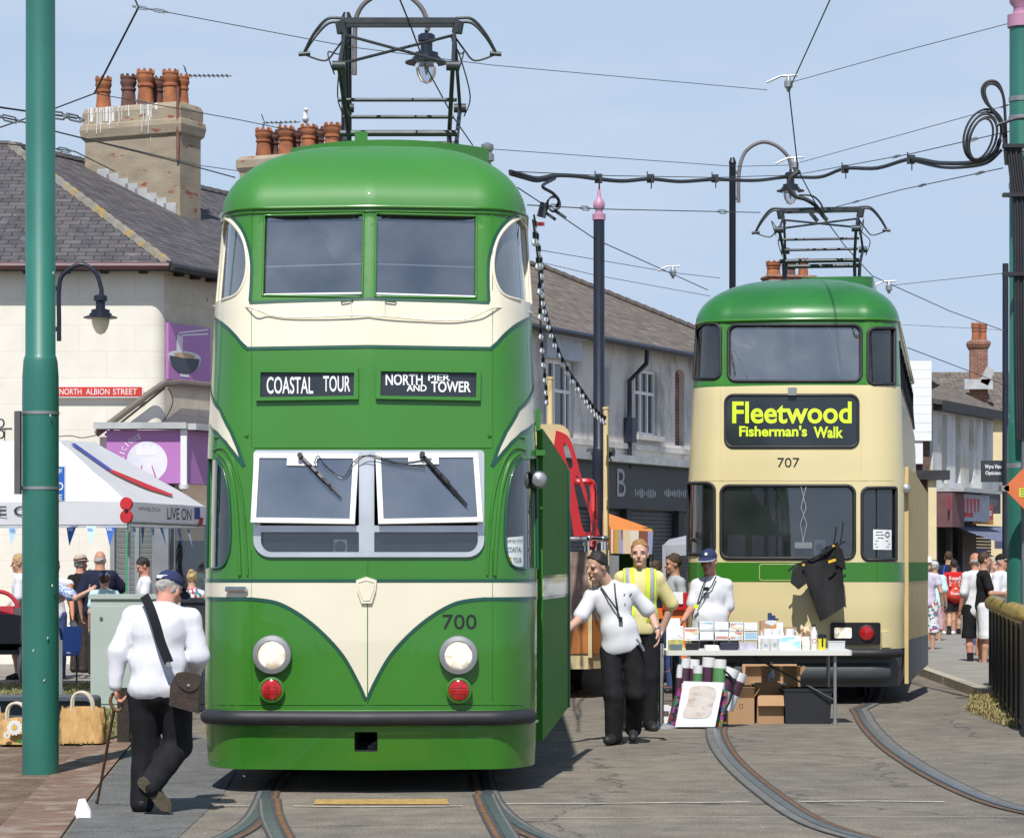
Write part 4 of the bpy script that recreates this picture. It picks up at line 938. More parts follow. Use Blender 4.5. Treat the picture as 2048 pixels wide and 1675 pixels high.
SOIL = M('dry turf', (.17, .15, .07), rough=1, var=.4, vs=5, bump=.8, bs=40, col2=(.10, .13, .04), c2s=2, c2t=(.45, .55))
sheet('lawn', [(-14, 25.2), (-3.78, 25.2), (-3.55, 28), (-4.0, 37.5), (-14, 37.5)], SOIL, .035, .035)
sheet('path', [(-22, 37.5), (-3.9, 37.5), (-3.4, 46), (-6, 46.5), (-22, 46.5)], ASPL, .012)
PAVG = M('concrete paving', (.27, .25, .22), rough=.9, var=.15, vs=2, bump=.3)
rp_ = [G(1930, 1345), G(1963, 1397)]
sheet('pavement', [(6.02, 41.5), (5.75, 34.2), (6.4, 33), (16, 33), (16, 60), (7.1, 60)], PAVG, .10, .1)
kb = MB()
for p, q in (((5.68, 34.2), (5.82, 37.8)), ((5.82, 37.83), (5.96, 41.5)), ((5.96, 41.53), (6.3, 48))):
 kb.obox((p[0], p[1], 0), (.15, 0, 0), (q[0] - p[0], q[1] - p[1], 0), (0, 0, .115))
o = kb.build('kerb', M('concrete kerb', (.42, .37, .29), rough=.9, var=.15, vs=6, bump=.3), None, 0); o['kind'] = 'structure'
sheet('verge', [(5.45, 25), (12, 25), (12, 33), (6.4, 33), (5.76, 34.2), (5.5, 33.2), (5.15, 31), (5.0, 28.4)], SOIL, .02, .02)
def grass(name, spots, h, cols, label):
 mb = MB()
 for x, y, z in spots:
  for _ in range(3):
   a = random.uniform(0, 6.28); hh = h * random.uniform(.5, 1.3); l = random.uniform(.2, .9) * hh; w = .006; dx, dy = math.cos(a), math.sin(a); ox, oy = x + random.uniform(-.05, .05), y + random.uniform(-.05, .05)
   mb.m = random.randrange(len(cols))
   p = [(ox - dy * w, oy + dx * w, z), (ox + dy * w, oy - dx * w, z), (ox + dx * l * .5 + dy * w * .7, oy + dy * l * .5 - dx * w * .7, z + hh * .7), (ox + dx * l * .5 - dy * w * .7, oy + dy * l * .5 + dx * w * .7, z + hh * .7), (ox + dx * l, oy + dy * l, z + hh)]
   mb.add(p, [(0, 1, 2, 3), (3, 2, 4)])
 o = mb.build(name, cols, None, 0); tag(o, label, 'grass', kind='stuff')
GR1 = M('green grass blade', (.09, .13, .03), rough=.8); GR2 = M('straw grass blade', (.36, .28, .12), rough=.85); GR3 = M('dry grass blade', (.20, .18, .07), rough=.85)
sp = [(random.uniform(-8, -3.75), random.uniform(25.15, 37.4), .035) for _ in range(7000)] + [(random.uniform(-8, -3.7), 25.0 + abs(random.gauss(0, .6)), .03) for _ in range(900)]
grass('grass', sp, .032, [GR1, GR3, GR2, GR3], 'dry patchy grass strip behind the shopping bags and green pole')
sp = []
for _ in range(1900):
 y = random.uniform(28.2, 36); xe = np.interp(y, [28, 31, 33.2, 34.2, 36], [5.0, 5.1, 5.5, 5.72, 5.9]); sp.append((xe + abs(random.gauss(0, .15)) - .04, y, .02))
grass('grass', sp, .045, [GR2, GR2, GR3], 'straw coloured dry grass along the foot of the black railings')
# tram tracks
RAILS = M('worn steel rail', (.16, .185, .20), rough=.38, metal=.55, var=.2, vs=8); RUST = M('rusty groove', (.19, .085, .03), rough=.95, var=.35, vs=12); TARS = M('tar jointing', (.15, .147, .138), rough=.85, var=.2, vs=4); TARD = M('dark tar line', (.06, .06, .06), rough=.9)
def off_line(pts, d):
 out = []
 for i, p in enumerate(pts):
  a, b = pts[max(0, i - 1)], pts[min(len(pts) - 1, i + 1)]; t = V((b[0] - a[0], b[1] - a[1])).normalized(); out.append((p[0] + t.y * d, p[1] - t.x * d))
 return out
def ribbon(mb, pts, d0, d1, z):
 a, b = off_line(pts, d0), off_line(pts, d1)
 for i in range(len(pts) - 1): mb.add([(a[i][0], a[i][1], z), (b[i][0], b[i][1], z), (b[i + 1][0], b[i + 1][1], z), (a[i + 1][0], a[i + 1][1], z)], [(0, 1, 2, 3)])
def smoothed(ln):
 p = np.array(dens(ln, .25, False))
 for _ in range(26):
  q = p.copy(); q[1:-1] = (p[:-2] + p[1:-1] * 2 + p[2:]) / 4; p = q
 return [tuple(x) for x in p]
def track(label, lines, bed=(-.17, .17), zo=0.0):
 t = thing('tram_track', label, 'tram track', (lines[0][0][0], lines[0][0][1], 0), 'tram tracks set in the street')
 for ln in lines:
  sg = 1 if ln is lines[0] else -1; pts = smoothed(ln); mb = MB(); rb_ = lambda m_, a, b, z: (setattr(mb, 'm', m_), ribbon(mb, pts, sg * a, sg * b, z + zo))
  rb_(3, bed[0] - .018, bed[0], .008); rb_(2, bed[0], -.032, .0085); rb_(3, -.032, -.002, .008); rb_(1, -.002, .058, .012); rb_(0, .058, bed[1], .0085); rb_(3, bed[1], bed[1] + .016, .008)
  mb.build('rail', [TARS, RAILS, RUST, TARD], t, 0)
g2 = lambda x, y: (G(x, y).x, G(x, y).y)
track('curving tram track swinging out to the right from under the numbered 700 car', [[(-1.72, 40), (-1.72, 24), g2(546, 1557), g2(540, 1590), g2(530, 1614), g2(505, 1665), (-2.0, 15.0)], [(-.28, 40), (-.28, 24), g2(962, 1557), g2(972, 1596), g2(990, 1627), g2(1040, 1662), g2(1110, 1700), (1.5, 14.2)]], (-.055, .085))
track('inner tram track joining at the points in front of the numbered 700 car', [[g2(541, 1600), g2(538, 1625), g2(552, 1655), g2(575, 1690), (-1.1, 14.6)], [g2(966, 1590), g2(974, 1615), g2(992, 1645), g2(1018, 1690), (.1, 14.6)]], (-.06, .075), .0045)
track('tram track curving from under the yellow cream tram to the lower right corner', [[(4.3, 44), (2.75, 33), (2.3, 30.5), g2(1437, 1470), g2(1462, 1515), g2(1510, 1560), g2(1590, 1620), g2(1675, 1672), (2.9, 15), (4.5, 13)], [(5.8, 44), (4.25, 33), (3.75, 31), g2(1712, 1415), g2(1728, 1450), g2(1770, 1495), g2(1850, 1548), g2(1950, 1597), g2(2060, 1637), (5.1, 15.6), (7, 13.6)]], (-.055, .125))
LINE = M('worn road paint', (.50, .46, .38), rough=.8, var=.3, vs=9); YLW = M('ochre tactile paving', (.42, .27, .09), rough=.9, var=.3, vs=20)
mk = MB()
for pts in ([(440, 1612), (520, 1612)], [(586, 1612), (700, 1614), (925, 1612)], [(1012, 1608), (1300, 1606), (1500, 1604)], [(1596, 1603), (1750, 1602), (1890, 1604)]):
 ribbon(mk, [g2(*p) for p in dens(pts, 60, False)], -.028, .028, .006)
ribbon(mk, [g2(*p) for p in dens([(1020, 1636), (1400, 1634), (2048, 1634)], 60, False)], -.008, .008, .0055)
o = mk.build('road_marking', LINE, None, 0); o['kind'] = 'structure'
sheet('road_patch', gpt([(627, 1609), (632, 1599), (893, 1598), (899, 1609)]), YLW, .0065)
# ---- street frame ----------------------------------------------------------------------
K = 1.25; SO = V((-4.54 * K, 36 * K, 0)); SD = V((math.sin(R(25)), math.cos(R(25)), 0)); SN = V((SD.y, -SD.x, 0)); Zu = V((0, 0, 1))
def st(t, o=0.0, z=0.0): return SO + SD * t + SN * o + Zu * z
def tpx(px, o=0.0):
 q = SO + SN * o; k = (px - CX) / F; return (k * q.y - q.x) / (SD.x - SD.y * k)
def zt(py, t, o=0.0): return H + (HY - py) * (SO.y + SN.y * o + SD.y * t) / F
SLATE = Mbrick('slate roof', (.085, .078, .085), (.125, .112, .115), (.035, .033, .035), .30, .19, .010, .75, .9, streak=(.26, .25, .25), st=(.62, .74), ss=(1.4, 2.6))
SLATEB = Mbrick('weathered slate roof', (.15, .125, .105), (.21, .175, .145), (.06, .05, .045), .34, .17, .012, .85, 1.0, streak=(.30, .27, .23), st=(.55, .75), ss=(1.0, 2.4), moss=(.22, .13, .05), mt=(.64, .72), msc=.8)
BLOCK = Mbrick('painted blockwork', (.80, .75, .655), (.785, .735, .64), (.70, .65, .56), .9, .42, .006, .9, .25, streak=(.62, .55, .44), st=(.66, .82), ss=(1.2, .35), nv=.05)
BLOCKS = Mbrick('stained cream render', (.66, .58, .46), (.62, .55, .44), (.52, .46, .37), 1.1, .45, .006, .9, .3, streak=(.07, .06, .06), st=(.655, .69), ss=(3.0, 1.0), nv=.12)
GREYR = M('grey render', (.66, .62, .575), rough=.95, var=.10, vs=1.2, bump=.3, bs=40, col2=(.40, .38, .36), c2s=1.1, stretch=(1, 1, .5))
WHR = M('white wash', (.66, .66, .65), rough=.95, var=.10, vs=1.5, bump=.4, bs=20, col2=(.52, .48, .40), c2s=1.3, stretch=(1, 1, .4))
CRM = M('cream house paint', (.72, .60, .36), rough=.9, var=.06)
BRK = Mbrick('red brick', (.30, .11, .07), (.22, .085, .06), (.32, .27, .22), .225, .075, .01, .9, .7)
MAROON = M('maroon gutter', (.09, .03, .035), rough=.5); SOOT = M('dark board', (.03, .03, .033), rough=.6, var=.3)
SHUT = M('grey roller shutter', (.30, .33, .33), rough=.5, metal=.3, var=.08); SHUTD = M('dark roller shutter', (.085, .09, .095), rough=.5, metal=.3, var=.15)
LICH = M('lichened ridge tile', (.22, .20, .17), rough=.95, var=.3, vs=4, col2=(.36, .24, .06), c2s=3, c2t=(.52, .62))
def quadroof(mb, a, b, c, d): mb.quad(a, b, c, d)
# -- corner shop, cream --
cs = thing('corner_shop', 'cream painted corner shop building with slate roof behind the green pole and gazebo', 'shop building', (-7 * K, 37 * K, 0))
EZ = H + 3.83 * K
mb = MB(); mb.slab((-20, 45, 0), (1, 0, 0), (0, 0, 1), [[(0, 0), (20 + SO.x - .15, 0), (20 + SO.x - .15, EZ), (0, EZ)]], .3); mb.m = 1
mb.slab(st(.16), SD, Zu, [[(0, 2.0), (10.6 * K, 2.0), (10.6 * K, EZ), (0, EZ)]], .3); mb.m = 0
n = 8; cc = V((SO.x - .15, 45.2, 0)); pr = []
for i in range(n + 1):
 f = i / n; p = V((SO.x - .15, 45, 0)).lerp(V((SO.x, 45, 0)), f).lerp(V((SO.x, 45, 0)).lerp(st(.16), f), f); pr.append(p)
for i in range(n): mb.quad(pr[i], pr[i + 1], pr[i + 1] + Zu * EZ, pr[i] + Zu * EZ)
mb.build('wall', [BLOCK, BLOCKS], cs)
A = V((-7.2 * K, 40.18 * K, H + 5.96 * K)); ov = .30; ez = EZ - .05
te = (45 - ov - SO.y + .4226 * ov) / SD.y; cor = st(te, ov, ez); el = V((-22, 45 - ov, ez)); rl_ = A - V((13, 0, 0)); er = st(10.7 * K, ov, ez); rr = A + SD * (10.7 * K - (A - SO).dot(SD))
mb = MB(); mb.quad(el, cor, A, rl_); mb.quad(cor, er, rr, A)
dn = V((0, 0, -.12)); mb.quad(el + dn, cor + dn, cor, el); mb.quad(cor + dn, er + dn, er, cor)
rf = mb.build('roof', SLATE, cs, 0)
mb = MB(); k = 22
for i in range(k):
 p, q = cor.lerp(A, i / k), cor.lerp(A, (i + .93) / k); mb.tube([p + Zu * -.02, q + Zu * .005], .085, 6)
mb.build('hip_tile', LICH, rf)
RT = M('grey ridge tile', (.10, .095, .095), rough=.85, var=.25, vs=6); mb = MB(); k = 34
for p0, p1, kk in ((A, rr, 32), (A, rl_, 20)):
 for i in range(kk): mb.tube([p0.lerp(p1, i / kk) - Zu * .02, p0.lerp(p1, (i + .94) / kk) - Zu * .005], .10, 7)
mb.build('ridge_tile', RT, rf)
mb = MB(); mb.tube([el + V((0, -.06, -.04)), cor + V((0.02, -.06, -.04))], .06, 8); mb.m = 1; mb.tube([cor + V((.05, -.05, -.05)), er + SN * .06 - Zu * .05], .065, 8)
for x in np.arange(-11.5, SO.x, .62): mb.box((x, 44.93, EZ - .13), (.12, .14, .1))
for t in np.arange(.5, 13, .5): p = st(t, .07, EZ - .13); mb.box(tuple(p), (.14, .12, .1), rz=-R(25))
mb.build('gutter', [MAROON, SOOT], cs)
# fascia, shop window, shutter
yf = 44.6; x0, x1 = Xa(213, yf), Xa(367, yf); z0, z1 = Za(966, yf), Za(860, yf)
fb = MB(); fb.slab((x0, yf, z0), (1, 0, 0), (0, 0, 1), [[(0, 0), (x1 - x0, 0), (x1 - x0, z1 - z0), (0, z1 - z0)]], .35)
q0 = V((x1 + .02, yf + .02, 0)); fb.slab(q0 + Zu * z0, SD, Zu, [[(0, 0), (9, 0), (9, z1 - z0), (0, z1 - z0)]], .3); fas = fb.build('fascia', PURP, cs, 0)
mb = MB(); mb.box((x1 + .01, yf - .02, (z0 + z1) / 2 - .02), (.10, .10, z1 - z0 + .06)); mb.lathe((x1 + .01, yf, z0 - .12), [(.02, 0), (.08, .03), (.09, .1)], 12); mb.build('corner_post', WHT, fas)
mb = MB(); mb.box((x0 + .55, yf + .05, z1 + .07), (x1 - x0 + .25, .4, .10)); p = st(3, .35, z1 + .06)
for i in range(9): q = q0 + SD * (i * .9 + .45) + Zu * (z1 + .06 + .01 * (i % 2)); mb.box(tuple(q), (.42, .9, .10), rz=-R(25), ry=R(random.uniform(-2, 2)))
mb.build('fascia_capping', LEAD, fas)
CW = M('white vinyl', (.80, .78, .80), rough=.5, var=.03); CWP = M('pale lilac vinyl', (.74, .72, .80), rough=.5); REDV = M('red vinyl', (.55, .03, .05), rough=.5)
ic = MB(); cx_, cz_, rr_ = Xa(294, yf), Za(923, yf), .325
cir = [(rr_ * math.cos(t), rr_ * math.sin(t)) for t in np.linspace(0, 2 * math.pi, 40)[:-1]]
ic.slab((cx_, yf - .004, cz_), (1, 0, 0), (0, 0, 1), [cir], 0); ic.m = 1
hat = [(-.16, .06)] + [(-.17 + .34 * i / 16, .14 + .09 * abs(math.sin(i / 16 * math.pi * 3))) for i in range(17)] + [(.16, .06)]
ic.m = 2; ic.slab((cx_, yf - .007, cz_ + .04), (1, 0, 0), (0, 0, 1), [hat], 0)
ic.m = 3
for sg in (-1, 1): ic.slab((cx_, yf - .007, cz_), (1, 0, 0), (0, 0, 1), [[(sg * .07, -.06), (sg * .085, -.06), (sg * .15, -.25), (sg * .13, -.25)]], 0)
ic.slab((cx_, yf - .0075, cz_), (1, 0, 0), (0, 0, 1), [[(-.1, -.24), (.1, -.24), (.08, -.31), (-.08, -.31)]], 0)
ic.build('chef_roundel', [CWP, CW, CW, REDV], fas)
mb = MB(); w_ = 'DELICIOUS'
for i, ch in enumerate(w_):
 a = R(192 - i * 10.5 - 0); r_ = .42; p = V((cx_ + r_ * math.cos(a), yf - .005, cz_ + r_ * math.sin(a))); ey = V((math.cos(a), 0, math.sin(a))); ex = V((math.sin(a), 0, -math.cos(a)))
 mb.text(ch, p, ex, ey, .055 if ch != 'I' else .018, .085, .01)
mb.build('lettering', CW, fas)
ic = MB(); c2 = q0 + SD * 1.15 + SN * .004 + Zu * cz_; ic.slab(c2, SD, Zu, [cir], 0); ic.m = 1; ic.slab(c2 + SN * .004 - Zu * .28, SD, Zu, [[(-.1, -.05), (.1, -.05), (.08, .06), (-.08, .06)]], 0); ic.m = 2; ic.slab(c2 + SN * .003 + Zu * .04, SD, Zu, [hat], 0)
ic.build('chef_roundel', [CWP, REDV, CW], fas)
mb = MB(); zb = 0.0; xs0, xs1 = Xa(226, 44.95), Xa(312, 44.95)
for i in range(int(z0 / .085)): mb.box(((xs0 + xs1) / 2, 44.93, .05 + i * .085), (xs1 - xs0 - .12, .05, .07), rx=R(18))
for x in (xs0, (xs0 + xs1) / 2 + .05, xs1): mb.box((x, 44.9, z0 / 2), (.07, .08, z0))
mb.build('shutter', SHUT, cs, 0)
mb = MB(); mb.box((Xa(322, 44.8), 44.8, z0 / 2), (.26, .2, z0)); mb.box((Xa(344, 45.0), 45.1, z0 / 2), (.08, .1, z0)); mb.build('door_post', GALV, cs, 0)
mb = MB(); mb.slab(st(.5, -.1, .5), SD, Zu, [[(0, 0), (9, 0), (9, z0 - .5), (0, z0 - .5)]], .02); mb.build('shop_window', GLH, cs, 0)
mb = MB(); mb.box(tuple(st(5, -2.6, 1.3)), (.1, 12, 2.6), rz=-R(25)); mb.m = 1; mb.box(tuple(st(5, -.1, .25)), (.2, 9.2, .5), rz=-R(25))
for t in (.5, 2.6, 5, 8): mb.box(tuple(st(t, -.08, z0 / 2)), (.09, .09, z0), rz=-R(25))
mb.build('shop_interior', [MIDIN, SOOT], cs, 0)
# signs and pipe on it
mb = MB(); mb.tube([P(192, 868, 44.8), P(300, 786, 44.8), P(326, 768, 44.8), st(.4, .14, Za(764, 45.2)), st(4, .14, Za(764, 45.2) + .02)], .055, 8); mb.tube([P(210, 870, 44.85), P(330, 775, 44.85)], .02, 6); mb.build('drain_pipe', M('brown pipe', (.17, .135, .115), rough=.6, var=.2), cs)
mb = MB(); mb.tube(crv([tuple(P(x, y, 44.9)) for x, y in ((336, 776), (346, 800), (335, 830), (318, 850))], 6), .008, 5); mb.tube(crv([tuple(P(x, y, 44.85)) for x, y in ((105, 874), (140, 871), (165, 875), (200, 868))], 5), .008, 5); mb.build('loose_cable', BLK, cs)
ns = thing('street_sign', 'red street nameplate reading NORTH ALBION STREET on the cream wall', 'street sign', P(195, 792, 44.9))
mb = MB(); a, b = P(92, 793, 44.92), P(287, 793, 44.92); mb.box(tuple((a + b) / 2 + V((0, 0, .08))), (b.x - a.x, .03, .19)); mb.build('plate_edge', WHP, ns)
mb = MB(); mb.box(tuple((a + b) / 2 + V((0, -.012, .08))), (b.x - a.x - .04, .02, .15)); mb.build('plate', M('sign red', (.60, .045, .03), rough=.4), ns)
mb = MB(); zc = a.z + .08
for w_, xa, xb in (('NORTH', 119, 163), ('ALBION', 172, 219), ('STREET', 226, 274)): mb.text(w_, (Xa((xa + xb) / 2, 44.9), 44.895, zc), (1, 0, 0), Zu, (xb - xa) * 44.9 / F, .095)
mb.build('lettering', WHP, ns)
nd = thing('shop_sign', 'purple sign with a noodle bowl and chopsticks on the shaded side wall', 'shop sign', st(.8, .05, Za(757, 45.4)))
t0, t1 = tpx(337, .06), tpx(421, .06); zz0, zz1 = zt(758, t0, .06), zt(645, t0, .06); w_, h_ = t1 - t0, zz1 - zz0
mb = MB(); mb.slab(st(t0, .06, zz0), SD, Zu, [[(0, 0), (w_, 0), (w_, h_), (0, h_)]], .05); mb.build('board', PURP, nd, 0)
bw = w_ * .36; bc = (w_ * .37, h_ * .42)
def bowl(r, dz=0): return [(bc[0] + r * math.cos(t), bc[1] + dz + r * .58 * math.sin(t)) for t in np.linspace(math.pi, 2 * math.pi, 18)]
mb = MB(); mb.slab(st(t0, .065, zz0), SD, Zu, [bowl(bw * 1.08, .03)], 0); mb.slab(st(t0, .0652, zz0), SD, Zu, [[(bc[0] - .3 * bw, bc[1] - bw * .68), (bc[0] + .3 * bw, bc[1] - bw * .68), (bc[0] + .3 * bw, bc[1] - bw * .58), (bc[0] - .3 * bw, bc[1] - bw * .58)]], 0)
ell_ = [(bc[0] + bw * 1.05 * math.cos(t), bc[1] + .03 + bw * .16 * math.sin(t)) for t in np.linspace(0, 6.283, 24)[:-1]]; mb.slab(st(t0, .0656, zz0), SD, Zu, [ell_], 0)
mb.slab(st(t0, .066, zz0), SD, Zu, [[(bc[0] - .55 * bw, bc[1] + .02), (bc[0] - .15 * bw, bc[1] + .02), (bc[0] - .12 * bw, bc[1] + .36), (bc[0] - .5 * bw, bc[1] + .36)]], 0)
for dz in (0, .07): mb.slab(st(t0, .066, zz0), SD, Zu, [[(bc[0] - .4 * bw, bc[1] + .33 + dz * .6), (w_ * .93, bc[1] + .42 + dz), (w_ * .93, bc[1] + .45 + dz), (bc[0] - .4 * bw, bc[1] + .355 + dz * .6)]], 0)
mb.m = 1; mb.slab(st(t0, .067, zz0), SD, Zu, [bowl(bw)], 0); mb.m = 2; ell2 = [(bc[0] + bw * .7 * math.cos(t), bc[1] + .03 + bw * .09 * math.sin(t)) for t in np.linspace(0, 6.283, 24)[:-1]]; mb.slab(st(t0, .0672, zz0), SD, Zu, [ell2], 0)
mb.build('noodle_bowl', [CW, M('dark bowl vinyl', (.06, .07, .09), rough=.5), M('noodle vinyl', (.62, .42, .24), rough=.6)], nd, 0)
# -- chimneys --
def chimney(base, ux, w, d, levels, mat, label, pots, cat='chimney', group='chimney stacks on the roofs'):
 """levels (z, extra half width); pots (along, across, radius, height, dark)"""
 ux = V(ux).normalized(); uy = V((-ux.y, ux.x, 0)); t = thing('chimney', label, cat, base, group); mb = MB(); vs = []; B = V((base[0], base[1], 0))
 for z, e in levels:
  for sx, sy in ((-1, -1), (1, -1), (1, 1), (-1, 1)):
   vs.append(B + ux * sx * (w / 2 + e) + uy * sy * (d / 2 + e) + Zu * z)
 for i in range(len(levels) - 1):
  for j in range(4): mb.quad(vs[i * 4 + j], vs[i * 4 + (j + 1) % 4], vs[i * 4 + 4 + (j + 1) % 4], vs[i * 4 + 4 + j])
 mb.quad(*vs[-4:]); mb.build('stack', mat, t, 0)
 zt_ = levels[-1][0]
 for al, ac, r_, h_, kind in pots:
  p = B + ux * al + uy * ac + Zu * (zt_ - .05); mb = MB(); hh = h_ + .05
  mb.lathe(p, [(r_ * 1.12, 0), (r_ * 1.0, hh * .1), (r_ * .84, hh * .52), (r_ * .98, hh * .55), (r_ * .98, hh * .6), (r_ * .86, hh * .62), (r_ * .92, hh * .68), (r_ * 1.06, hh * .74), (r_ * 1.06, hh * .80), (r_, hh * .81), (r_ * 1.02, hh * .9), (r_ * .85, hh * .9), (r_ * .8, hh * .6)], 16)
  for k in range(8):
   a = k * math.pi / 4; q = p + V((math.cos(a), math.sin(a), 0)) * r_ * .95 + Zu * hh * .93; tg = V((-math.sin(a), math.cos(a), 0)); rd = V((math.cos(a), math.sin(a), 0)) * r_ * .09
   hw = tg * r_ * .36; mb.add([q - hw - Zu * hh * .05 - rd, q + hw - Zu * hh * .05 - rd, q + hw * .3 + Zu * hh * .07 - rd, q - hw * .3 + Zu * hh * .07 - rd, q - hw - Zu * hh * .05 + rd, q + hw - Zu * hh * .05 + rd, q + hw * .3 + Zu * hh * .07 + rd, q - hw * .3 + Zu * hh * .07 + rd], [(0, 1, 2, 3), (7, 6, 5, 4), (0, 4, 5, 1), (1, 5, 6, 2), (2, 6, 7, 3), (3, 7, 4, 0)])
  mb.build('chimney_pot', TERRAD if kind else TERRA, t)
 return t
kY = 41.4 * K; zz = lambda y, Y=kY: H + (HY - y) * Y / F
c1 = A + SD * (1.78 * K) + SN * (.82 * K);
def alx(px, off=0): # along-stack coordinate that shows at pixel px
 k = (px - CX) / F; q = V((c1.x, c1.y, 0)) + SD * off; return (k * q.y - q.x) / (SN.x - SN.y * k)
wS = 1.66 * K
c1b = V((c1.x, c1.y, 0)); al0, al1 = alx(170, -.36), alx(360, -.36); c1b = c1b + SN * ((al0 + al1) / 2); wS = al1 - al0; c1 = c1b
ch1 = chimney((c1b.x, c1b.y, 6), SN, wS, .72, [(5.6, 0), (zz(284), 0), (zz(278), .05), (zz(262), .075), (zz(252), .06), (zz(250), .03), (zz(228), .035), (zz(219), .0), (zz(216), -.06)], RENDER, 'big rendered chimney stack with bird droppings and six clay pots on the slate roof',
  [(alx(207, -.12), -.12, .145, .60, 0), (alx(257, -.12), -.12, .145, .60, 1), (alx(291, -.16), -.16, .155, .66, 0), (alx(314, .2), .2, .13, .58, 1), (alx(341, -.14), -.14, .145, .62, 0), (alx(364, .18), .18, .13, .58, 0)])
DROP = M('bird lime', (.74, .73, .70), rough=.9, var=.1); mb = MB()
for i in range(46):
 a_ = random.gauss(alx(248), .42) if i < 36 else random.gauss(alx(318), .08); zt_ = zz(217) + random.uniform(-.03, .05); L_ = abs(random.gauss(.16, .22)) + .05; wd = random.choice((.008, .012, .02, .05))
 if abs(a_) > wS / 2 - .05: continue
 z = zt_
 for e0, za, zb in ((.040, zz(218), zz(229)), (.036, zz(229), zz(250)), (.078, zz(251), zz(277)), (.004, zz(279), 7)):
  lo = max(zb, zt_ - L_);
  if lo < za: p = c1b - SD * (.36 + e0) + SN * a_; mb.box(tuple(p + Zu * ((za + lo) / 2)), (wd, .005, za - lo + .004), rz=-R(25))
mb.build('bird_dropping', DROP, ch1, 0)
mb = MB(); mb.tube([c1b + SN * (wS / 2 - .02) - SD * .40 + Zu * zz(190), c1b + SN * (wS / 2 - .02) - SD * .40 + Zu * zz(335)], .03, 6); mb.build('vent_pipe', M('rusty pipe', (.20, .09, .06), rough=.9, var=.3), ch1)
mb = MB()
for i in range(8): # stepped lead
 p = c1b + SN * (wS * (-.30 + .10 * i)) - SD * .372; p.z = ez + (A.z - ez) / (ov - (A - SO).dot(SN)) * (ov - (p - SO).dot(SN)) + .04; mb.box(tuple(p), (.26, .02, .20), rz=-R(25))
mb.build('flashing', LEAD, ch1, 0)
c2 = A + SD * (8.29 * K); Y2 = c2.y; z2 = lambda y: H + (HY - y) * Y2 / F
def al2(px, off=0):
 k = (px - CX) / F; q = V((c2.x, c2.y, 0)) + SD * off; return (k * q.y - q.x) / (SN.x - SN.y * k)
chimney((c2.x + SN.x * al2(592), c2.y + SN.y * al2(592), 6), SN, 2.3, .8, [(6, 0), (z2(345), 0), (z2(335), .06), (z2(320), .06), (z2(312), -.02)], RENDER, 'chimney stack with eight clay pots partly hidden by the green tram roof',
  [(al2(p, o) - al2(592), o, .17, .62, i % 2) for i, (p, o) in enumerate(((527, -.15), (543, .2), (572, -.15), (588, .2), (617, -.15), (634, .2), (664, -.15), (680, .2)))])
gl_ = thing('seagull', 'white seagull standing on a chimney pot beside the green tram roof', 'seagull', P(611, 257, Y2))
b_ = Blob(); g0 = P(611, 257, Y2);
for a_, r_ in (((0, 0, .20), (.07, .13, .085)), ((0, -.05, .29), (.05, .06, .10)), ((.02, -.09, .385), (.045, .055, .045))): b_.ell(a_, r_)
b_.cone((0, .08, .19), (0, .24, .15), .05, .02)
blob_obj(b_, 'body', M('white plumage', (.78, .78, .78), rough=.8), gl_, .012, .03)
mb = MB(); mb.lathe((.02, -.13, .38), [(.016, 0), (.012, .03), (.002, .06)], 8, (.75, -.6, -.1)); mb.build('beak', YEL, gl_)
mb = MB(); mb.ell((.055, .06, .22), (.03, .14, .06)); mb.ell((-.055, .06, .22), (.03, .14, .06)); mb.build('wing', M('grey plumage', (.4, .42, .45), rough=.8), gl_)
mb = MB(); mb.tube([(.02, 0, .0), (.02, 0, .14)], .008, 5); mb.tube([(-.02, 0, .0), (-.02, 0, .14)], .008, 5); mb.build('leg', YEL, gl_)
def aerial(label, base, pts_mast, boom0, boom1, n, refl):
 t = thing('aerial', label, 'TV aerial', base, 'television aerials on the chimneys'); mb = MB(); mb.tube(pts_mast, .016, 6); mb.tube([boom0, boom1], .012, 6); d = boom1 - boom0
 for i in range(n): p = boom0 + d * (.12 + .88 * i / n); mb.tube([p - V((0, .2, 0)), p + V((0, .2, 0))], .007, 5); mb.box(tuple(p + Zu * .012), (.03, .02, .03))
 for dz in (-.16, -.07, .07, .16): mb.tube([boom0 + V((.04 - abs(dz) * .3, -.2, dz)), boom0 + V((.04 - abs(dz) * .3, .2, dz))], .008, 5)
 mb.tube([boom0 + V((-.02, 0, .18)), boom0 + V((.05, 0, 0)), boom0 + V((-.02, 0, -.16))], .01, 5)
 mb.build('aerial_frame', STEEL_D, t); return t
aerial('television aerial pointing right from the big rendered chimney', P(368, 215, kY), [P(366, 240, kY), P(370, 152, kY)], P(370, 152, kY), P(463, 152, kY), 9, 1)
aerial('small television aerial above the chimney beside the tram roof', P(560, 250, Y2 + 1), [P(560, 300, Y2 + 1), P(560, 246, Y2 + 1)], P(525, 246, Y2 + 1), P(600, 244, Y2 + 1), 7, 1)
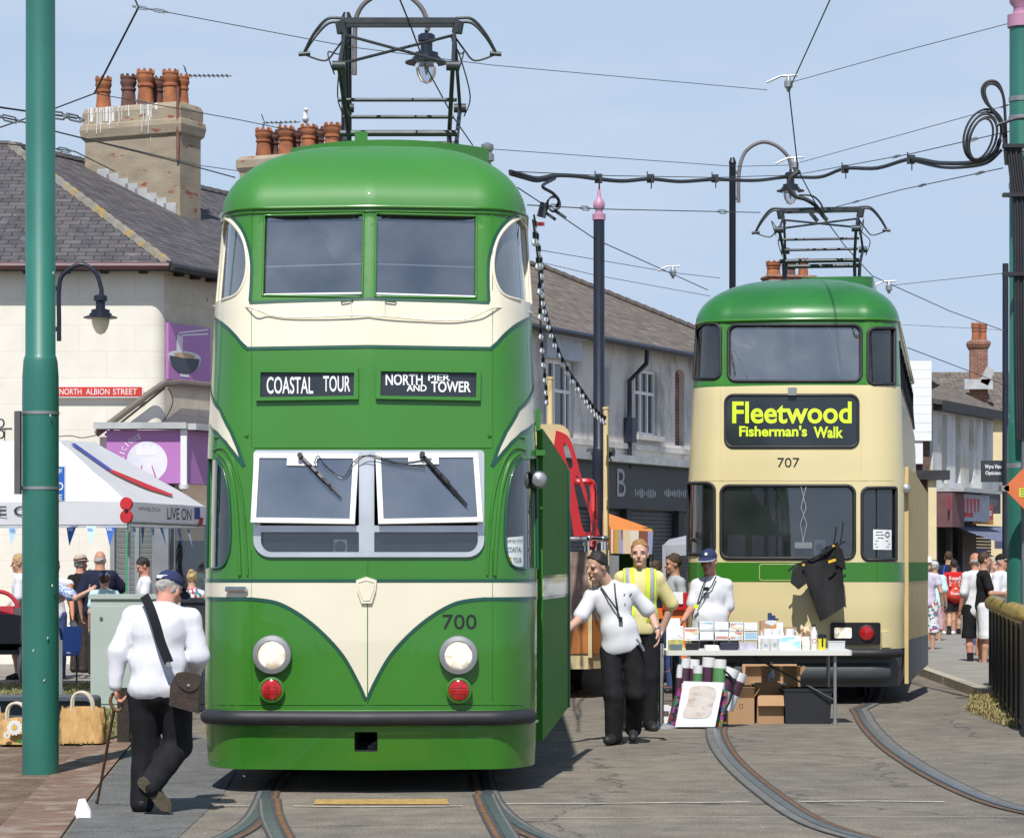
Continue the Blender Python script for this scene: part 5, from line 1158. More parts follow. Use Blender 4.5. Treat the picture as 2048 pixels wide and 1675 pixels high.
# -- grey terrace --
tr = thing('terrace_building', 'grey rendered terrace with a black shop fascia, between the two trams', 'terrace', st(15 * K, 0, 0)); t0, t1 = 10.7 * K, 24.5 * K; EZ2 = H + 3.9 * K
def win_hole(px0, px1, py0, py1, o=0.0):
 a, b = tpx(px0, o), tpx(px1, o); return [(a, zt(py1, a, o)), (b, zt(py1, a, o)), (b, zt(py0, a, o)), (a, zt(py0, a, o))]
wh1, wh2, wh3 = win_hole(1271, 1315, 736, 868), win_hole(1350, 1369, 738, 890), win_hole(1088, 1148, 716, 885)
arch = [(wh2[0][0], wh2[0][1]), (wh2[1][0], wh2[1][1])] + [((wh2[0][0] + wh2[1][0]) / 2 + (wh2[1][0] - wh2[0][0]) / 2 * math.cos(a), wh2[2][1] - .12 + .14 * math.sin(a)) for a in np.linspace(0, math.pi, 9)]
zf1, zf0 = zt(926, 15 * K), zt(1016, 15 * K)
mb = MB(); mb.slab(st(0), SD, Zu, [[(t0 + .01, zf0), (t1, zf0), (t1, EZ2), (t0 + .01, EZ2)], wh1[::-1], arch[::-1], wh3[::-1]], .35)
mb.obox(st(t0 + .01, -6, 0), SD * .3, SN * 5.6, Zu * EZ2); wl = mb.build('wall', GREYR, tr, 0)
mb = MB(); a, b = wh2[0], wh2[2]; mb.slab(st(0, -.14), SD, Zu, [arch], .05); mb.build('bricked_window', BRK, tr, 0)
mb = MB(); zs = zt(895, 15 * K); mb.obox(st(t0, 0, zs), SD * (t1 - t0), SN * .09, Zu * .12); mb.obox(st(t0, 0, zs - .45), SD * (t1 - t0), SN * .05, Zu * .08)
mb.obox(st(wh1[0][0] - .12, 0, wh1[0][1] - .12), SD * (wh1[1][0] - wh1[0][0] + .24), SN * .14, Zu * .12)
mb.build('string_course', GREYR, tr, 0)
mb = MB(); a, b = wh3[0][0], wh3[1][0]; mb.obox(st(a - .1, 0, wh3[2][1] + .02), SD * (b - a + .25), SN * .12, Zu * .48); mb.obox(st(a - .25, 0, wh3[2][1] + .5), SD * (b - a + .6), SN * .3, Zu * .14); mb.build('window_hood', M('pale blue grey paint', (.48, .51, .57), rough=.8), tr, 0)
def sash(hole, parent, cols, rows, mat=WHT, gm=GLH, curtain=None):
 a, b, z0_, z1_ = hole[0][0], hole[1][0], hole[0][1], hole[2][1]; mb = MB(); f = .07
 for x in [a] + [a + (b - a) * c for c in cols] + [b - f]: mb.obox(st(x, -.16, z0_), SD * f, SN * .08, Zu * (z1_ - z0_))
 for z in [z0_] + [z0_ + (z1_ - z0_) * r_ for r_ in rows] + [z1_ - f]: mb.obox(st(a, -.158, z), SD * (b - a), SN * .085, Zu * f)
 w = mb.build('window', mat, parent, 0); mb = MB(); mb.slab(st(0, -.13), SD, Zu, [hole], .01); mb.build('glass', gm, w, 0)
 if curtain:
  mb = MB()
  for i in range(10):
   if i in (4, 5): continue
   x = a + (b - a) * i / 10; mb.obox(st(x, -.34 - .03 * (i % 2), z0_), SD * ((b - a) / 10), SN * .02, Zu * (z1_ - z0_))
  mb.build('curtain', curtain, w, 0)
 mb = MB(); mb.slab(st(0, -.9), SD, Zu, [[(a - .6, z0_ - .4), (b + .6, z0_ - .4), (b + .6, z1_ + .3), (a - .6, z1_ + .3)]], .02); mb.build('room', DKIN, w, 0)
sash(wh1, tr, (.33, .66), (.62,), curtain=M('terracotta curtain', (.36, .15, .09), rough=.9)); sash(wh3, tr, (.18, .42, .8), (.62,))
mb = MB(); rise = 2.0 * K; back = 4.0 * K; e0, e1 = st(t0, ov, EZ2 - .03), st(t1 + ov, ov, EZ2 - .03); r0, r1 = st(t0, -back, EZ2 + rise), st(20.8 * K, -back, EZ2 + rise); e2 = st(t1 + ov, -back * 2 - ov, EZ2 - .03); e3 = st(t0, -back * 2 - ov, EZ2 - .03)
mb.quad(e0, e1, r1, r0); mb.tri(e1, e2, r1); mb.quad(e2, e3, r0, r1); mb.quad(e0 - Zu * .1, e1 - Zu * .1, e1, e0); rf = mb.build('roof', SLATEB, tr, 0)
mb = MB()
for i in range(30): mb.tube([e1.lerp(r1, i / 30), e1.lerp(r1, (i + .93) / 30) + Zu * .02], .11, 6)
for i in range(20): mb.tube([r0.lerp(r1, i / 20), r0.lerp(r1, (i + .93) / 20) + Zu * .02], .11, 6)
mb.build('hip_tile', SLATEB, rf)
mb = MB(); mb.tube([e0 + SN * .06 - Zu * .06, e1 + SN * .06 - Zu * .06], .075, 8); td = tpx(1251); mb.tube([st(td + .5, ov + .02, EZ2 - .12), st(td + .5, ov, EZ2 - .45), st(td, .1, EZ2 - .85), st(td, .1, zf1 - .1)], .055, 8); mb.box(tuple(st(td, .12, zt(860, td))), (.2, .25, .55), rz=-R(25)); mb.build('gutter', NAVY, tr)
mb = MB(); mb.slab(st(0, .12), SD, Zu, [[(t0 + .1, zf0), (t1 - .1, zf0), (t1 - .1, zf1), (t0 + .1, zf1)]], .12); fs2 = mb.build('fascia', M('glossy black fascia', (.012, .013, .016), rough=.42, var=.3, vs=1.4), tr, 0)
mb = MB(); mb.obox(st(t0 + .05, 0, zf1 + .005), SD * (t1 - t0 - .1), SN * .42, Zu * .16); mb.build('fascia_capping', LEAD, fs2, 0)
SIL = M('mirror lettering', (.34, .34, .34), rough=.35, metal=.5); mb = MB(); ta = tpx(1232); mb.text('B', st(ta, .13, zt(965, ta)), SD, Zu, .5, .62, .0)
for a_, b_ in ((1259, 1303), (1318, 1363)):
 ta, tb = tpx(a_), tpx(b_); k = 12
 for i in range(k):
  hh = random.uniform(.08, .2); mb.slab(st(ta + (tb - ta) * i / k, .127, zt(985, ta)), SD, Zu, [[(0, -hh * .5), ((tb - ta) / k * random.uniform(.4, .8), -hh * .5), ((tb - ta) / k * .6, hh * .5), (0.01, hh * .5)]], .006)
mb.build('lettering', SIL, fs2, 0)
mb = MB();
for i in range(int(zf0 / .09)): mb.obox(st(t0 + .1, -.12, .0 + i * .09), SD * (t1 - t0 - .2), SN * .03, Zu * .075)
mb.obox(st(t0 + .1, -.2, 0), SD * (t1 - t0 - .2), SN * .06, Zu * zf0)
mb.build('shutter', SHUTD, tr, 0)
mb = MB()
for px in (1248, 1352, 1195): mb.obox(st(tpx(px), -.05, 0), SD * .3, SN * .12, Zu * zf0)
mb.build('shopfront_post', SOOT, tr, 0)
mb = MB(); p = st(tpx(1190), .0, zt(845, tpx(1190))); mb.tube([p, p + SN * .9 - SD * 1.2 - Zu * .9], .02, 5); mb.tube([st(tpx(1150), .3, zt(905, tpx(1150))), st(tpx(1150), .9, zt(905, tpx(1150)))], .10, 6); mb.build('floodlight_arm', STEEL_D, tr)
# chimney beyond the second tram
p3 = V((Xa(1578, 80), 80, 6)); z3 = lambda y: H + (HY - y) * 80 / F
chimney(tuple(p3), (1, .2, 0), 1.4, .7, [(5, 0), (z3(560), 0), (z3(556), .05), (z3(552), .0)], BRK, 'chimney whose clay pots just clear the roof of the yellow cream tram', [(-.46, 0, .21, .42, 0), (0.0, 0, .20, .40, 1), (.42, 0, .15, .52, 0)])
# -- white building with blind windows --
K2 = 1.25
wb = thing('white_building', 'whitewashed building with four tall blind windows above a takeaway, right of the yellow cream tram', 'building', st(37 * K2)); ta, tb = tpx(1866), tpx(1986); EZ3 = zt(800, ta); hs = []
for px in (1884, 1911, 1938, 1966):
 a = tpx(px); b = a + (tb - ta) * .085; hs.append([(a, zt(965, a)), (b, zt(965, a)), (b, zt(826, a)), (a, zt(826, a))])
zfa = zt(960, ta); mb = MB(); mb.slab(st(0), SD, Zu, [[(ta, 2.9), (tb, 2.9), (tb, EZ3), (ta, EZ3)]] + [h_[::-1] for h_ in hs], .3); mb.slab(st(0, -.24), SD, Zu, [[(ta, 3.0), (tb, 3.0), (tb, EZ3), (ta, EZ3)]], .1); mb.build('wall', WHR, wb, 0)
mb = MB(); e0, e1 = st(ta - 6, .3, EZ3), st(tb + .1, .3, EZ3); r0, r1 = st(ta - 6, -5, EZ3 + 2.5), st(tb + .1, -5, EZ3 + 2.5); mb.quad(e0, e1, r1, r0); mb.quad(e0 - Zu * .15, e1 - Zu * .15, e1, e0); mb.tri(st(tb + .05, .3, EZ3), st(tb + .05, -10, EZ3), st(tb + .05, -5, EZ3 + 2.5)); mb.build('roof', SLATEB, wb, 0)
mb = MB(); mb.obox(st(ta, 0, EZ3 - .3), SD * (tb - ta), SN * .35, Zu * .28); mb.build('eaves_board', SOOT, wb, 0)
zs0, zs1 = zt(1040, ta), zt(985, ta); tm = tpx(1945)
mb = MB(); mb.obox(st(ta + .2, 0, zs1 + .04), SD * (tm - ta), SN * .9, Zu * .12); mb.obox(st(tm, 0, zs1 + .15), SD * (tb - tm), SN * .3, Zu * .5); mb.build('canopy', LEAD, wb, 0)
BLUS = M('pale blue sign', (.40, .45, .52), rough=.5); sg_ = MB(); sg_.obox(st(tpx(1892), 0, zs0), SD * (tm - tpx(1892)), SN * .55, Zu * (zs1 - zs0)); sg_.build('takeaway_sign', BLUS, wb, 0)
mb = MB(); mb.obox(st(ta, 0, zs0 - .2), SD * (tpx(1890) - ta), SN * .6, Zu * (zs1 - zs0 + .2)); mb.build('side_panel', M('dull maroon panel', (.16, .07, .075), rough=.7), wb, 0)
mb = MB(); a = tpx(1896, .56)
for i in range(9):
 x = a + (tm - a) * .78 * i / 9; hh = random.uniform(.35, .7); mb.slab(st(x, .556, zs1 - .12), SD, Zu, [[(0, 0), ((tm - a) * .06, -.02), ((tm - a) * .045, -hh), (.03, -hh * .8)]], .004)
mb.slab(st(a + (tm - a) * .2, .556, zs0 + .12), SD, Zu, [[(0, 0), ((tm - a) * .4, 0), ((tm - a) * .4, .14), (0, .14)]], .004); mb.build('sign_lettering', REDV, wb, 0)
mb = MB(); mb.obox(st(tm, 0, zs0 + .3), SD * (tb - tm), SN * .25, Zu * (zs1 - zs0 - .2)); mb.m = 1;
for i in range(7): mb.slab(st(tm + (tb - tm) * (.1 + .11 * i), .256, zs1 - .3), SD, Zu, [[(0, 0), (.06, 0), (.06, random.uniform(.2, .45)), (0, random.uniform(.2, .45))]], .004)
mb.build('dark_sign', [M('dark grey sign', (.06, .065, .07), rough=.6), M('dull lettering', (.22, .23, .25), rough=.7)], wb, 0)
mb = MB(); mb.slab(st(tpx(1945, .3), .3, zt(1048, tm, .3)), SD, Zu, [[(0, 0), (tb - tm, 0), (tb - tm, .62), (0, .62)]], .06); mb.m = 1; mb.slab(st(tpx(1945, .3), .305, zt(1048, tm, .3)), SD, Zu, [[(0, 0), (tb - tm, 0), (tb - tm, .15), (0, .15)]], .0)
mb.m = 2; mb.slab(st(tpx(1945, .3) + (tb - tm) * .24, .306, zt(1048, tm, .3) + .39), SD, Zu, [[(.14 * 2.2 * math.cos(q), .14 * math.sin(q)) for q in np.linspace(0, 6.28, 20)[:-1]]], 0)
mb.text('KAYS', st(tpx(1945, .3) + (tb - tm) * .66, .306, zt(1048, tm, .3) + .36), SD, Zu, (tb - tm) * .5, .16, .04); mb.build('red_sign', [REDP, M('orange vinyl', (.8, .30, .02), rough=.5), WHT], wb, 0)
AWN = M('blue grey awning', (.14, .16, .24), rough=.8); mb = MB(); a = tpx(1893); mb.quad(st(a, 1.5, zs0 - .62), st(tb + 1, 1.5, zs0 - .62), st(tb + 1, .05, zs0 - .1), st(a, .05, zs0 - .1)); mb.quad(st(a, 1.5, zs0 - .85), st(tb + 1, 1.5, zs0 - .85), st(tb + 1, 1.5, zs0 - .62), st(a, 1.5, zs0 - .62)); mb.build('awning', AWN, wb, 0)
mb = MB(); mb.obox(st(ta, -.6, 0), SD * (tb - ta), SN * .05, Zu * 3); mb.m = 1
for i in range(26): mb.obox(st(tpx(1925), -.1, i * .1), SD * (tb - tpx(1925)), SN * .04, Zu * .085)
for px in (1868, 1898, 1922): mb.obox(st(tpx(px), -.1, 0), SD * .22, SN * .15, Zu * 2.9)
mb.build('shopfront', [DKIN, SHUTD], wb, 0)
wg = thing('clad_building', 'white boarded gable over brown brick, just right of the yellow cream tram', 'building', (Xa(1846, 76), 76, 0)); yw = 75.5
mb = MB(); xa, xb = Xa(1760, yw), Xa(1862, yw); za, zb = Za(880, yw), Za(765, yw); k = 9
for i in range(k): z = za + (zb + .6 - za) * i / k; mb.box(((xa + xb) / 2, yw, z + .1), (xb - xa, .2, (zb + .6 - za) / k * .985), rx=R(-1))
mb.build('cladding', WHT, wg, 0)
mb = MB(); mb.slab((xa, yw + .2, 0), (1, 0, 0), (0, 0, 1), [[(0, 0), (xb - xa, 0), (xb - xa, za), (0, za)]], .3); mb.build('wall', M('brown brickwork', (.13, .085, .065), rough=.9, var=.3, vs=9), wg, 0)
mb = MB(); mb.quad((xa, yw - .1, zb + .75), (xb + .25, yw - .1, zb - .08), (xb + .25, yw + 8, zb - .08), (xa, yw + 8, zb + .75)); mb.build('roof', SLATEB, wg, 0)
mb = MB(); mb.box((Xa(1834, yw), yw, Za(905, yw)), (.3, .1, .6)); mb.build('window', WHT, wg, 0); mb = MB(); mb.box(((xa + xb) / 2 + .2, yw - .1, Za(950, yw)), (xb - xa + .5, .6, .25)); mb.build('canopy', SOOT, wg, 0)
mb = MB(); mb.box((Xa(1862, yw), yw - .1, Za(1030, yw)), (.22, .3, 2.4)); mb.build('pilaster', CRM, wg, 0)
ch = thing('cream_house', 'cream house with a broad brown roof at the far right behind the lamp post', 'house', (Xa(1980, 98), 98, 0)); yc = 98
mb = MB(); xa, xb = Xa(1700, yc), Xa(2140, yc); mb.box(((xa + xb) / 2, yc + 2, Za(830, yc) / 2), (xb - xa, 4, Za(830, yc))); mb.build('wall', CRM, ch, 0)
mb = MB(); zr_, ze_ = Za(740, yc + 4), Za(840, yc); mb.quad((xa, yc - .3, ze_), (xb, yc - .3, ze_), (xb, yc + 5, zr_), (xa, yc + 5, zr_)); mb.build('roof', SLATEB, ch, 0)
chimney((Xa(1957, 99), 99, 6), (1, -.12, 0), .62, .6, [(5.2, 0), (Za(700, 99), 0), (Za(696, 99), .05), (Za(690, 99), .1), (Za(685, 99), .1), (Za(680, 99), -.05)], BRK, 'red brick chimney with two orange pots on the far right roof', [(-.10, 0, .15, .62, 0), (.16, .1, .14, .60, 0)])
mb = MB(); mb.box((Xa(1957, 98.4), 98.5, Za(768, 98.4)), (1.0, .3, .35)); mb.box((Xa(1975, 98.4), 98.6, Za(752, 98.4)), (.3, .5, .6), ry=R(25)); mb.build('flashing', LEAD, ch, 0)
for nm, lab, pts in (('house', 'plain brick house glimpsed far down the street behind the trams', ((30, 120), (46, 120))), ):
 hb = thing(nm, lab, 'house', (38, 120, 0)); mb = MB(); mb.box((36, 124, 3), (26, 6, 6)); mb.build('wall', BRK, hb, 0); mb = MB(); mb.quad((22, 120.5, 6), (50, 120.5, 6), (50, 124, 8.5), (22, 124, 8.5)); mb.build('roof', SLATEB, hb, 0)
# ---- people --------------------------------------------------------------------------
def cotton(name, col, var=.06): return M(name, col, rough=.9, var=var, vs=8, bump=.5, bs=7, spec=.2, stretch=(1.6, 1.6, .55))
C_WHITE = cotton('white cotton', (.70, .70, .735), .04); C_BLACK = cotton('black trousers', (.016, .016, .018), .25); C_NAVY = cotton('navy cotton', (.018, .022, .045)); C_YEL = cotton('pale yellow cotton', (.72, .62, .30))
HB = M('brown hair', (.06, .035, .02), rough=.7, var=.4, vs=60, bump=.5, bs=150); HD = M('dark hair', (.02, .015, .012), rough=.6, var=.4, vs=60, bump=.5, bs=150); HG = M('ginger hair', (.36, .19, .07), rough=.7, var=.4, vs=60, bump=.5, bs=150)
HBL = M('blond hair', (.45, .31, .15), rough=.7, var=.4, vs=50, bump=.5, bs=150); HGY = M('grey hair', (.38, .36, .33), rough=.8, var=.3, vs=60, bump=.5, bs=150)
CAPN = cotton('navy cap cloth', (.035, .042, .11)); LEATH = M('brown leather', (.045, .028, .02), rough=.5, var=.3, vs=12, bump=.4, bs=90); SHOE = M('black shoe', (.015, .015, .015), rough=.6)
LIPS = M('lips', (.33, .09, .08), rough=.5); EYE = M('dark eye', (.13, .085, .07), rough=.2); BROW = M('brow hair', (.30, .17, .11), rough=.9)
def rotm(y, p=0, r=0): return np.array(Matrix.Rotation(y, 3, 'Z') @ Matrix.Rotation(p, 3, 'X') @ Matrix.Rotation(r, 3, 'Y'))
def person(label, loc, yaw, h, J=None, sk=SKIN, top=None, bot=None, hair=None, hat=None, shoe=SHOE, g=1.0, vox=.014, head=(0, 0, 0), curl=(.5, .5), pn=None, group=None, hb=1.0, socks=None, cat='person', extra=None):
 """a figure facing -Y before yaw; R is its own right side. J overrides joints, local metres or ('p', px, py, Y)"""
 T = thing('person', label, cat, loc, group, yaw, world=False); q = h / 1.75; L0 = V(loc); ri = Matrix.Rotation(-yaw, 3, 'Z')
 def lc(v): return np.array(ri @ (V(v) - L0))
 d = {'head': (0, -.02, 1.635), 'neck': (0, .01, 1.475), 'chest': (0, 0, 1.28), 'waist': (0, -.005, 1.07), 'pelvis': (0, 0, .94)}
 for s_, n in ((-1, 'R'), (1, 'L')):
  d.update({'sh' + n: (s_ * .168, .01, 1.405), 'el' + n: (s_ * .225, .03, 1.13), 'wr' + n: (s_ * .235, -.06, .88), 'hip' + n: (s_ * .09, 0, .92), 'kn' + n: (s_ * .10, -.02, .50), 'an' + n: (s_ * .10, .02, .085), 'to' + n: (s_ * .125, -.15, .028)})
 j = {k: np.array(v) * q for k, v in d.items()}
 for k, v in (J or {}).items(): j[k] = lc(P(*v[1:])) if v[0] == 'p' else np.array(v, float) * q
 for n in 'RL':
  if 'hd' + n not in j:
   e = j['wr' + n] - j['el' + n]; j['hd' + n] = j['wr' + n] + e / np.linalg.norm(e) * .09 * q
 up = j['neck'] - j['pelvis']; up = up / np.linalg.norm(up); rt = j['shL'] - j['shR']; rt = rt - up * (rt @ up); rt /= np.linalg.norm(rt); fw = np.cross(rt, up)
 TB = np.stack([rt, fw, up], 1)
 HR = rotm(*head); hc = j['head']; hp = lambda x, y, z: hc + HR @ np.array((x, y, z)) * q
 b = Blob()
 # head
 b.ell(hp(0, .012, .03), np.array((.077, .096, .098)) * q * hb, HR); b.ell(hp(0, -.022, -.045), np.array((.060, .068, .072)) * q * hb, HR, .02)
 b.cone(hp(0, -.084, .012), hp(0, -.108, -.022), .011 * q, .016 * q, .012); b.ell(hp(0, -.075, -.098), np.array((.03, .022, .02)) * q, HR, .015)
 for s_ in (-1, 1):
  b.ell(hp(s_ * .078, .012, -.008), np.array((.010, .021, .031)) * q, HR, .006); b.ell(hp(s_ * .034, -.077, .030), np.array((.026, .014, .010)) * q, HR, .01); b.ell(hp(s_ * .042, -.062, -.03), np.array((.025, .02, .022)) * q, HR, .015)
 b.ell(hp(0, -.087, -.062), np.array((.026, .012, .010)) * q, HR, .008)
 b.cone(j['neck'] - up * .02 * q, j['shR'], .042 * q, .045 * q, .04); b.cone(j['neck'] - up * .02 * q, j['shL'], .042 * q, .045 * q, .04)
 b.cone(j['neck'] - up * .03 * q, hp(0, .02, -.05), .062 * q * (g ** .5), .056 * q * (g ** .5), .025)
 # trunk
 gd = g
 b.ell(j['chest'] + up * .02 * q, np.array((.152 * g ** .6, .102 * gd ** .5, .19)) * q, TB, .05); b.cone(j['shR'], j['shL'], .050 * q, .050 * q, .04); b.ell(j['waist'] + fw * .02 * (g - 1), np.array((.145 * g, .105 * gd, .17)) * q, TB, .05); b.ell(j['pelvis'], np.array((.150 * g ** .7, .108 * g ** .7, .125)) * q, TB, .05)
 for n, s_ in (('R', -1), ('L', 1)):
  b.cone(j['sh' + n], j['el' + n], .052 * q * g ** .3, .041 * q * g ** .3, .03); b.cone(j['el' + n], j['wr' + n], .041 * q * g ** .3, .027 * q, .02)
  w, hd = j['wr' + n], j['hd' + n]; dx = hd - w; dx /= np.linalg.norm(dx)
  pnm = np.array(pn[n], float) if pn and n in pn else rt * (-s_) * -1.0 * -1
  pnm = pnm - dx * (pnm @ dx); pnm /= max(np.linalg.norm(pnm), 1e-6); ac = np.cross(dx, pnm);
  if ac @ fw < 0: ac = -ac
  PB = np.stack([ac, pnm, dx], 1); b.ell(w + dx * .052 * q, np.array((.041, .017, .05)) * q, PB, .012)
  cu = curl[0] if n == 'R' else curl[1]
  for i, (o_, l_) in enumerate(((.030, .070), (.010, .078), (-.010, .073), (-.029, .058))):
   a_ = w + dx * .092 * q + ac * o_ * q; d1 = dx * math.cos(cu) + pnm * math.sin(cu); m_ = a_ + d1 * l_ * .52 * q; d2 = dx * math.cos(cu * 2.2) + pnm * math.sin(cu * 2.2)
   r_ = max(.0088 * q, vox * .62); b.cone(a_, m_, r_, r_ * .95, .006); b.cone(m_, m_ + d2 * l_ * .5 * q, r_ * .95, r_ * .8, .006)
  ta = w + dx * .03 * q + ac * .032 * q; tb = ta + (dx * .6 + ac * .7 + pnm * .3) * .042 * q; b.cone(ta, tb, .012 * q, .0105 * q, .01); b.cone(tb, tb + (dx * .9 + ac * .2 + pnm * .4) * .034 * q, max(.010 * q, vox * .62), .009 * q, .006)
  b.cone(j['hip' + n], j['kn' + n], .083 * q * g ** .5, .055 * q * g ** .3, .04); b.cone(j['kn' + n], j['kn' + n] * .62 + j['an' + n] * .38, .052 * q, .055 * q * g ** .3, .03); b.cone(j['kn' + n] * .62 + j['an' + n] * .38, j['an' + n], .055 * q, .037 * q, .03)
  b.cone(j['an' + n] - np.array((0, 0, .02)) * q, j['to' + n], .036 * q, .030 * q, .02)
 body = blob_obj(b, 'body', sk, T, vox, .03)
 # clothes
 if top:
  s = Blob(); e = top.get('ease', .016) * 1.0; hm = top.get('hem', .10)
  s.ell(j['chest'] + up * .02 * q, np.array((.152 * g ** .6 + e * .8, .102 * gd ** .5 + e * .8, .19 + e * .5)) * q, TB, .05); s.cone(j['shR'], j['shL'], .050 * q + e * .6, .050 * q + e * .6, .04); s.cone(j['neck'] - up * .02 * q, j['shR'], .045 * q + e * .3, .045 * q + e * .5, .04); s.cone(j['neck'] - up * .02 * q, j['shL'], .045 * q + e * .3, .045 * q + e * .5, .04)
  s.ell(j['waist'] + fw * .02 * (g - 1), np.array((.140 * g + e * 1.1, .102 * gd + e * 1.1, .18)) * q, TB, .05); s.ell(j['pelvis'], np.array((.160 * g ** .7 + e, .116 * g ** .7 + e, .13)) * q, TB, .06)
  if hm > .12: s.ell(j['pelvis'] - up * (hm - .12) * q, np.array((.158 * g ** .7 + e * 1.1, .116 * g ** .7 + e * 1.1, .13)) * q, TB, .05)
  s.cone(j['neck'] - up * .05 * q, j['neck'] + up * .012 * q, .075 * q * g ** .4, .066 * q * g ** .4, .03)
  sl = top.get('sleeve', .62)
  for n in 'RL':
   if not sl: continue
   a_, m_, w_ = j['sh' + n], j['el' + n], j['wr' + n]
   if sl <= 1: s.cone(a_, a_ + (m_ - a_) * sl, .052 * q + e * .6, .052 * q * g ** .3 + e * .9, .03)
   else: s.cone(a_, m_, .052 * q + e * .7, .047 * q + e * 1.0, .03); s.cone(m_, m_ + (w_ - m_) * (sl - 1), .045 * q + e, .032 * q + e * .7, .03)
  s.cut(j['pelvis'] - up * hm * q, -up); s.cut(j['neck'] + up * .02 * q + fw * .0, up * .92 - fw * .0)
  o_ = blob_obj(s, top.get('name', 'shirt'), top['mat'], T, vox, .03, top.get('fold', .005) * .6, hash(label) % 97)
  if top.get('collar'):
   mb = MB(); nb = j['neck'] + up * .005 * q; pts = []
   for i in range(15):
    a = -2.6 + 5.2 * i / 14; pts.append(nb + rt * math.sin(a) * .074 * q * g ** .4 + fw * math.cos(a) * .07 * q - up * (.028 * q * max(0, math.cos(a)) - .012 * q))
   pts = pts[::1];
   for s_ in (1, -1):
    c_ = [nb + rt * s_ * math.sin(a) * .082 * q * g ** .4 - (-fw) * math.cos(a) * .08 * q - up * (.0) for a in np.linspace(.15, 3.1, 9)]
    lo = [p - up * (.045 if i > 1 else .06) * q + (p - nb) * .22 for i, p in enumerate(c_)]; hi_ = [p + up * .012 * q - (p - nb) * .12 for p in c_]
    mb.add(hi_ + lo, [(i, i + 1, 10 + i, 9 + i) for i in range(8)])
   cm = mb.build('collar', top['mat'], T);
 if bot:
  s = Blob(); e = bot.get('ease', .018); kd = bot['kind']; s.ell(j['pelvis'], np.array((.153 * g ** .7 + .012, .112 * g ** .7 + .012, .15)) * q, TB, .04)
  s.cut(j['pelvis'] + up * .12 * q, up)
  if kd == 'skirt':
   l_ = bot.get('len', .45) * q
   for f_ in np.linspace(.1, 1, 6): s.ell(j['pelvis'] - np.array((0, 0, l_ * f_)), np.array((.17 + .05 * f_, .13 + .05 * f_, .12)) * q * g ** .5, None, .06)
   s.cut(j['pelvis'] - np.array((0, 0, l_)), np.array((0, 0, -1)))
  else:
   hems = []
   for n in 'RL':
    hi_, kn, an = j['hip' + n], j['kn' + n], j['an' + n]
    if kd == 'trousers':
     s.cone(hi_, kn, .092 * q * g ** .5 + e * .4, .062 * q + e, .035); s.cone(kn, an - np.array((0, 0, .02 * q)), .062 * q + e, .050 * q + e, .03)
     if bot.get('break'): s.ell(an + np.array((0, 0, -.01)), np.array((.075, .085, .05)) * q, None, .03)
    else:
     l_ = bot.get('len', .85); s.cone(hi_, hi_ + (kn - hi_) * l_, .092 * q * g ** .5 + e * .6, .078 * q + e, .035)
     e_ = hi_ + (kn - hi_) * l_ if l_ <= 1 else kn + (an - kn) * (l_ - 1); hems.append(e_[2])
     if l_ > 1: s.cone(kn, kn + (an - kn) * (l_ - 1), .078 * q + e, .066 * q + e, .03)
  if kd == 'shorts': s.cut((0, 0, min(hems) - .0), (0, 0, -1.))
  blob_obj(s, {'trousers': 'trousers', 'shorts': 'shorts', 'skirt': 'skirt'}[kd], bot['mat'], T, vox, .03, bot.get('fold', .006) * .6, hash(label) % 89, .8)
 for n in 'RL':
  s = Blob(); an, to = j['an' + n], j['to' + n]; dx = to - an; hz = np.array((dx[0], dx[1], 0)); ln = max(np.linalg.norm(hz), 1e-6)
  s.cone(an - dx * .22 - np.array((0, 0, .035)) * q, to, .044 * q, .038 * q, .02); s.cone(an - np.array((0, 0, .02)) * q, to, .046 * q, .034 * q, .02)
  blob_obj(s, 'shoe', shoe, T, min(vox, .012), .02)
  if socks:
   s = Blob(); s.cone(an, an + (j['kn' + n] - an) * .3, .046 * q, .052 * q); blob_obj(s, 'sock', socks, T, vox)
 if hair:
  s = Blob(); hk = hair.get('kind', 'short'); R1 = np.array((.084, .102, .104)) * q * hb
  if hk != 'bald': s.ell(hp(0, .016, .038), R1, HR, .02)
  else: s.ell(hp(0, .02, -.0), np.array((.083, .100, .075)) * q, HR, .02); s.cut(hp(0, .05, .05), HR @ np.array((0, 0, 1.)))
  if hk == 'long': s.ell(hp(0, .05, -.06), np.array((.085, .07, .12)) * q, HR, .03)
  if hk == 'bun': s.ell(hp(0, .06, .12), np.array((.045, .045, .04)) * q, HR, .02)
  if hk == 'short' : s.cut(hp(0, .045, -.075), HR @ np.array((0, -.1, -1.)))
  s.cut(hp(0, -.058, hair.get('line', .068)), HR @ np.array((0, -.74, -.67)))
  blob_obj(s, 'hair', hair['mat'], T, min(vox, .010), .02, .006, 3, 4.0)
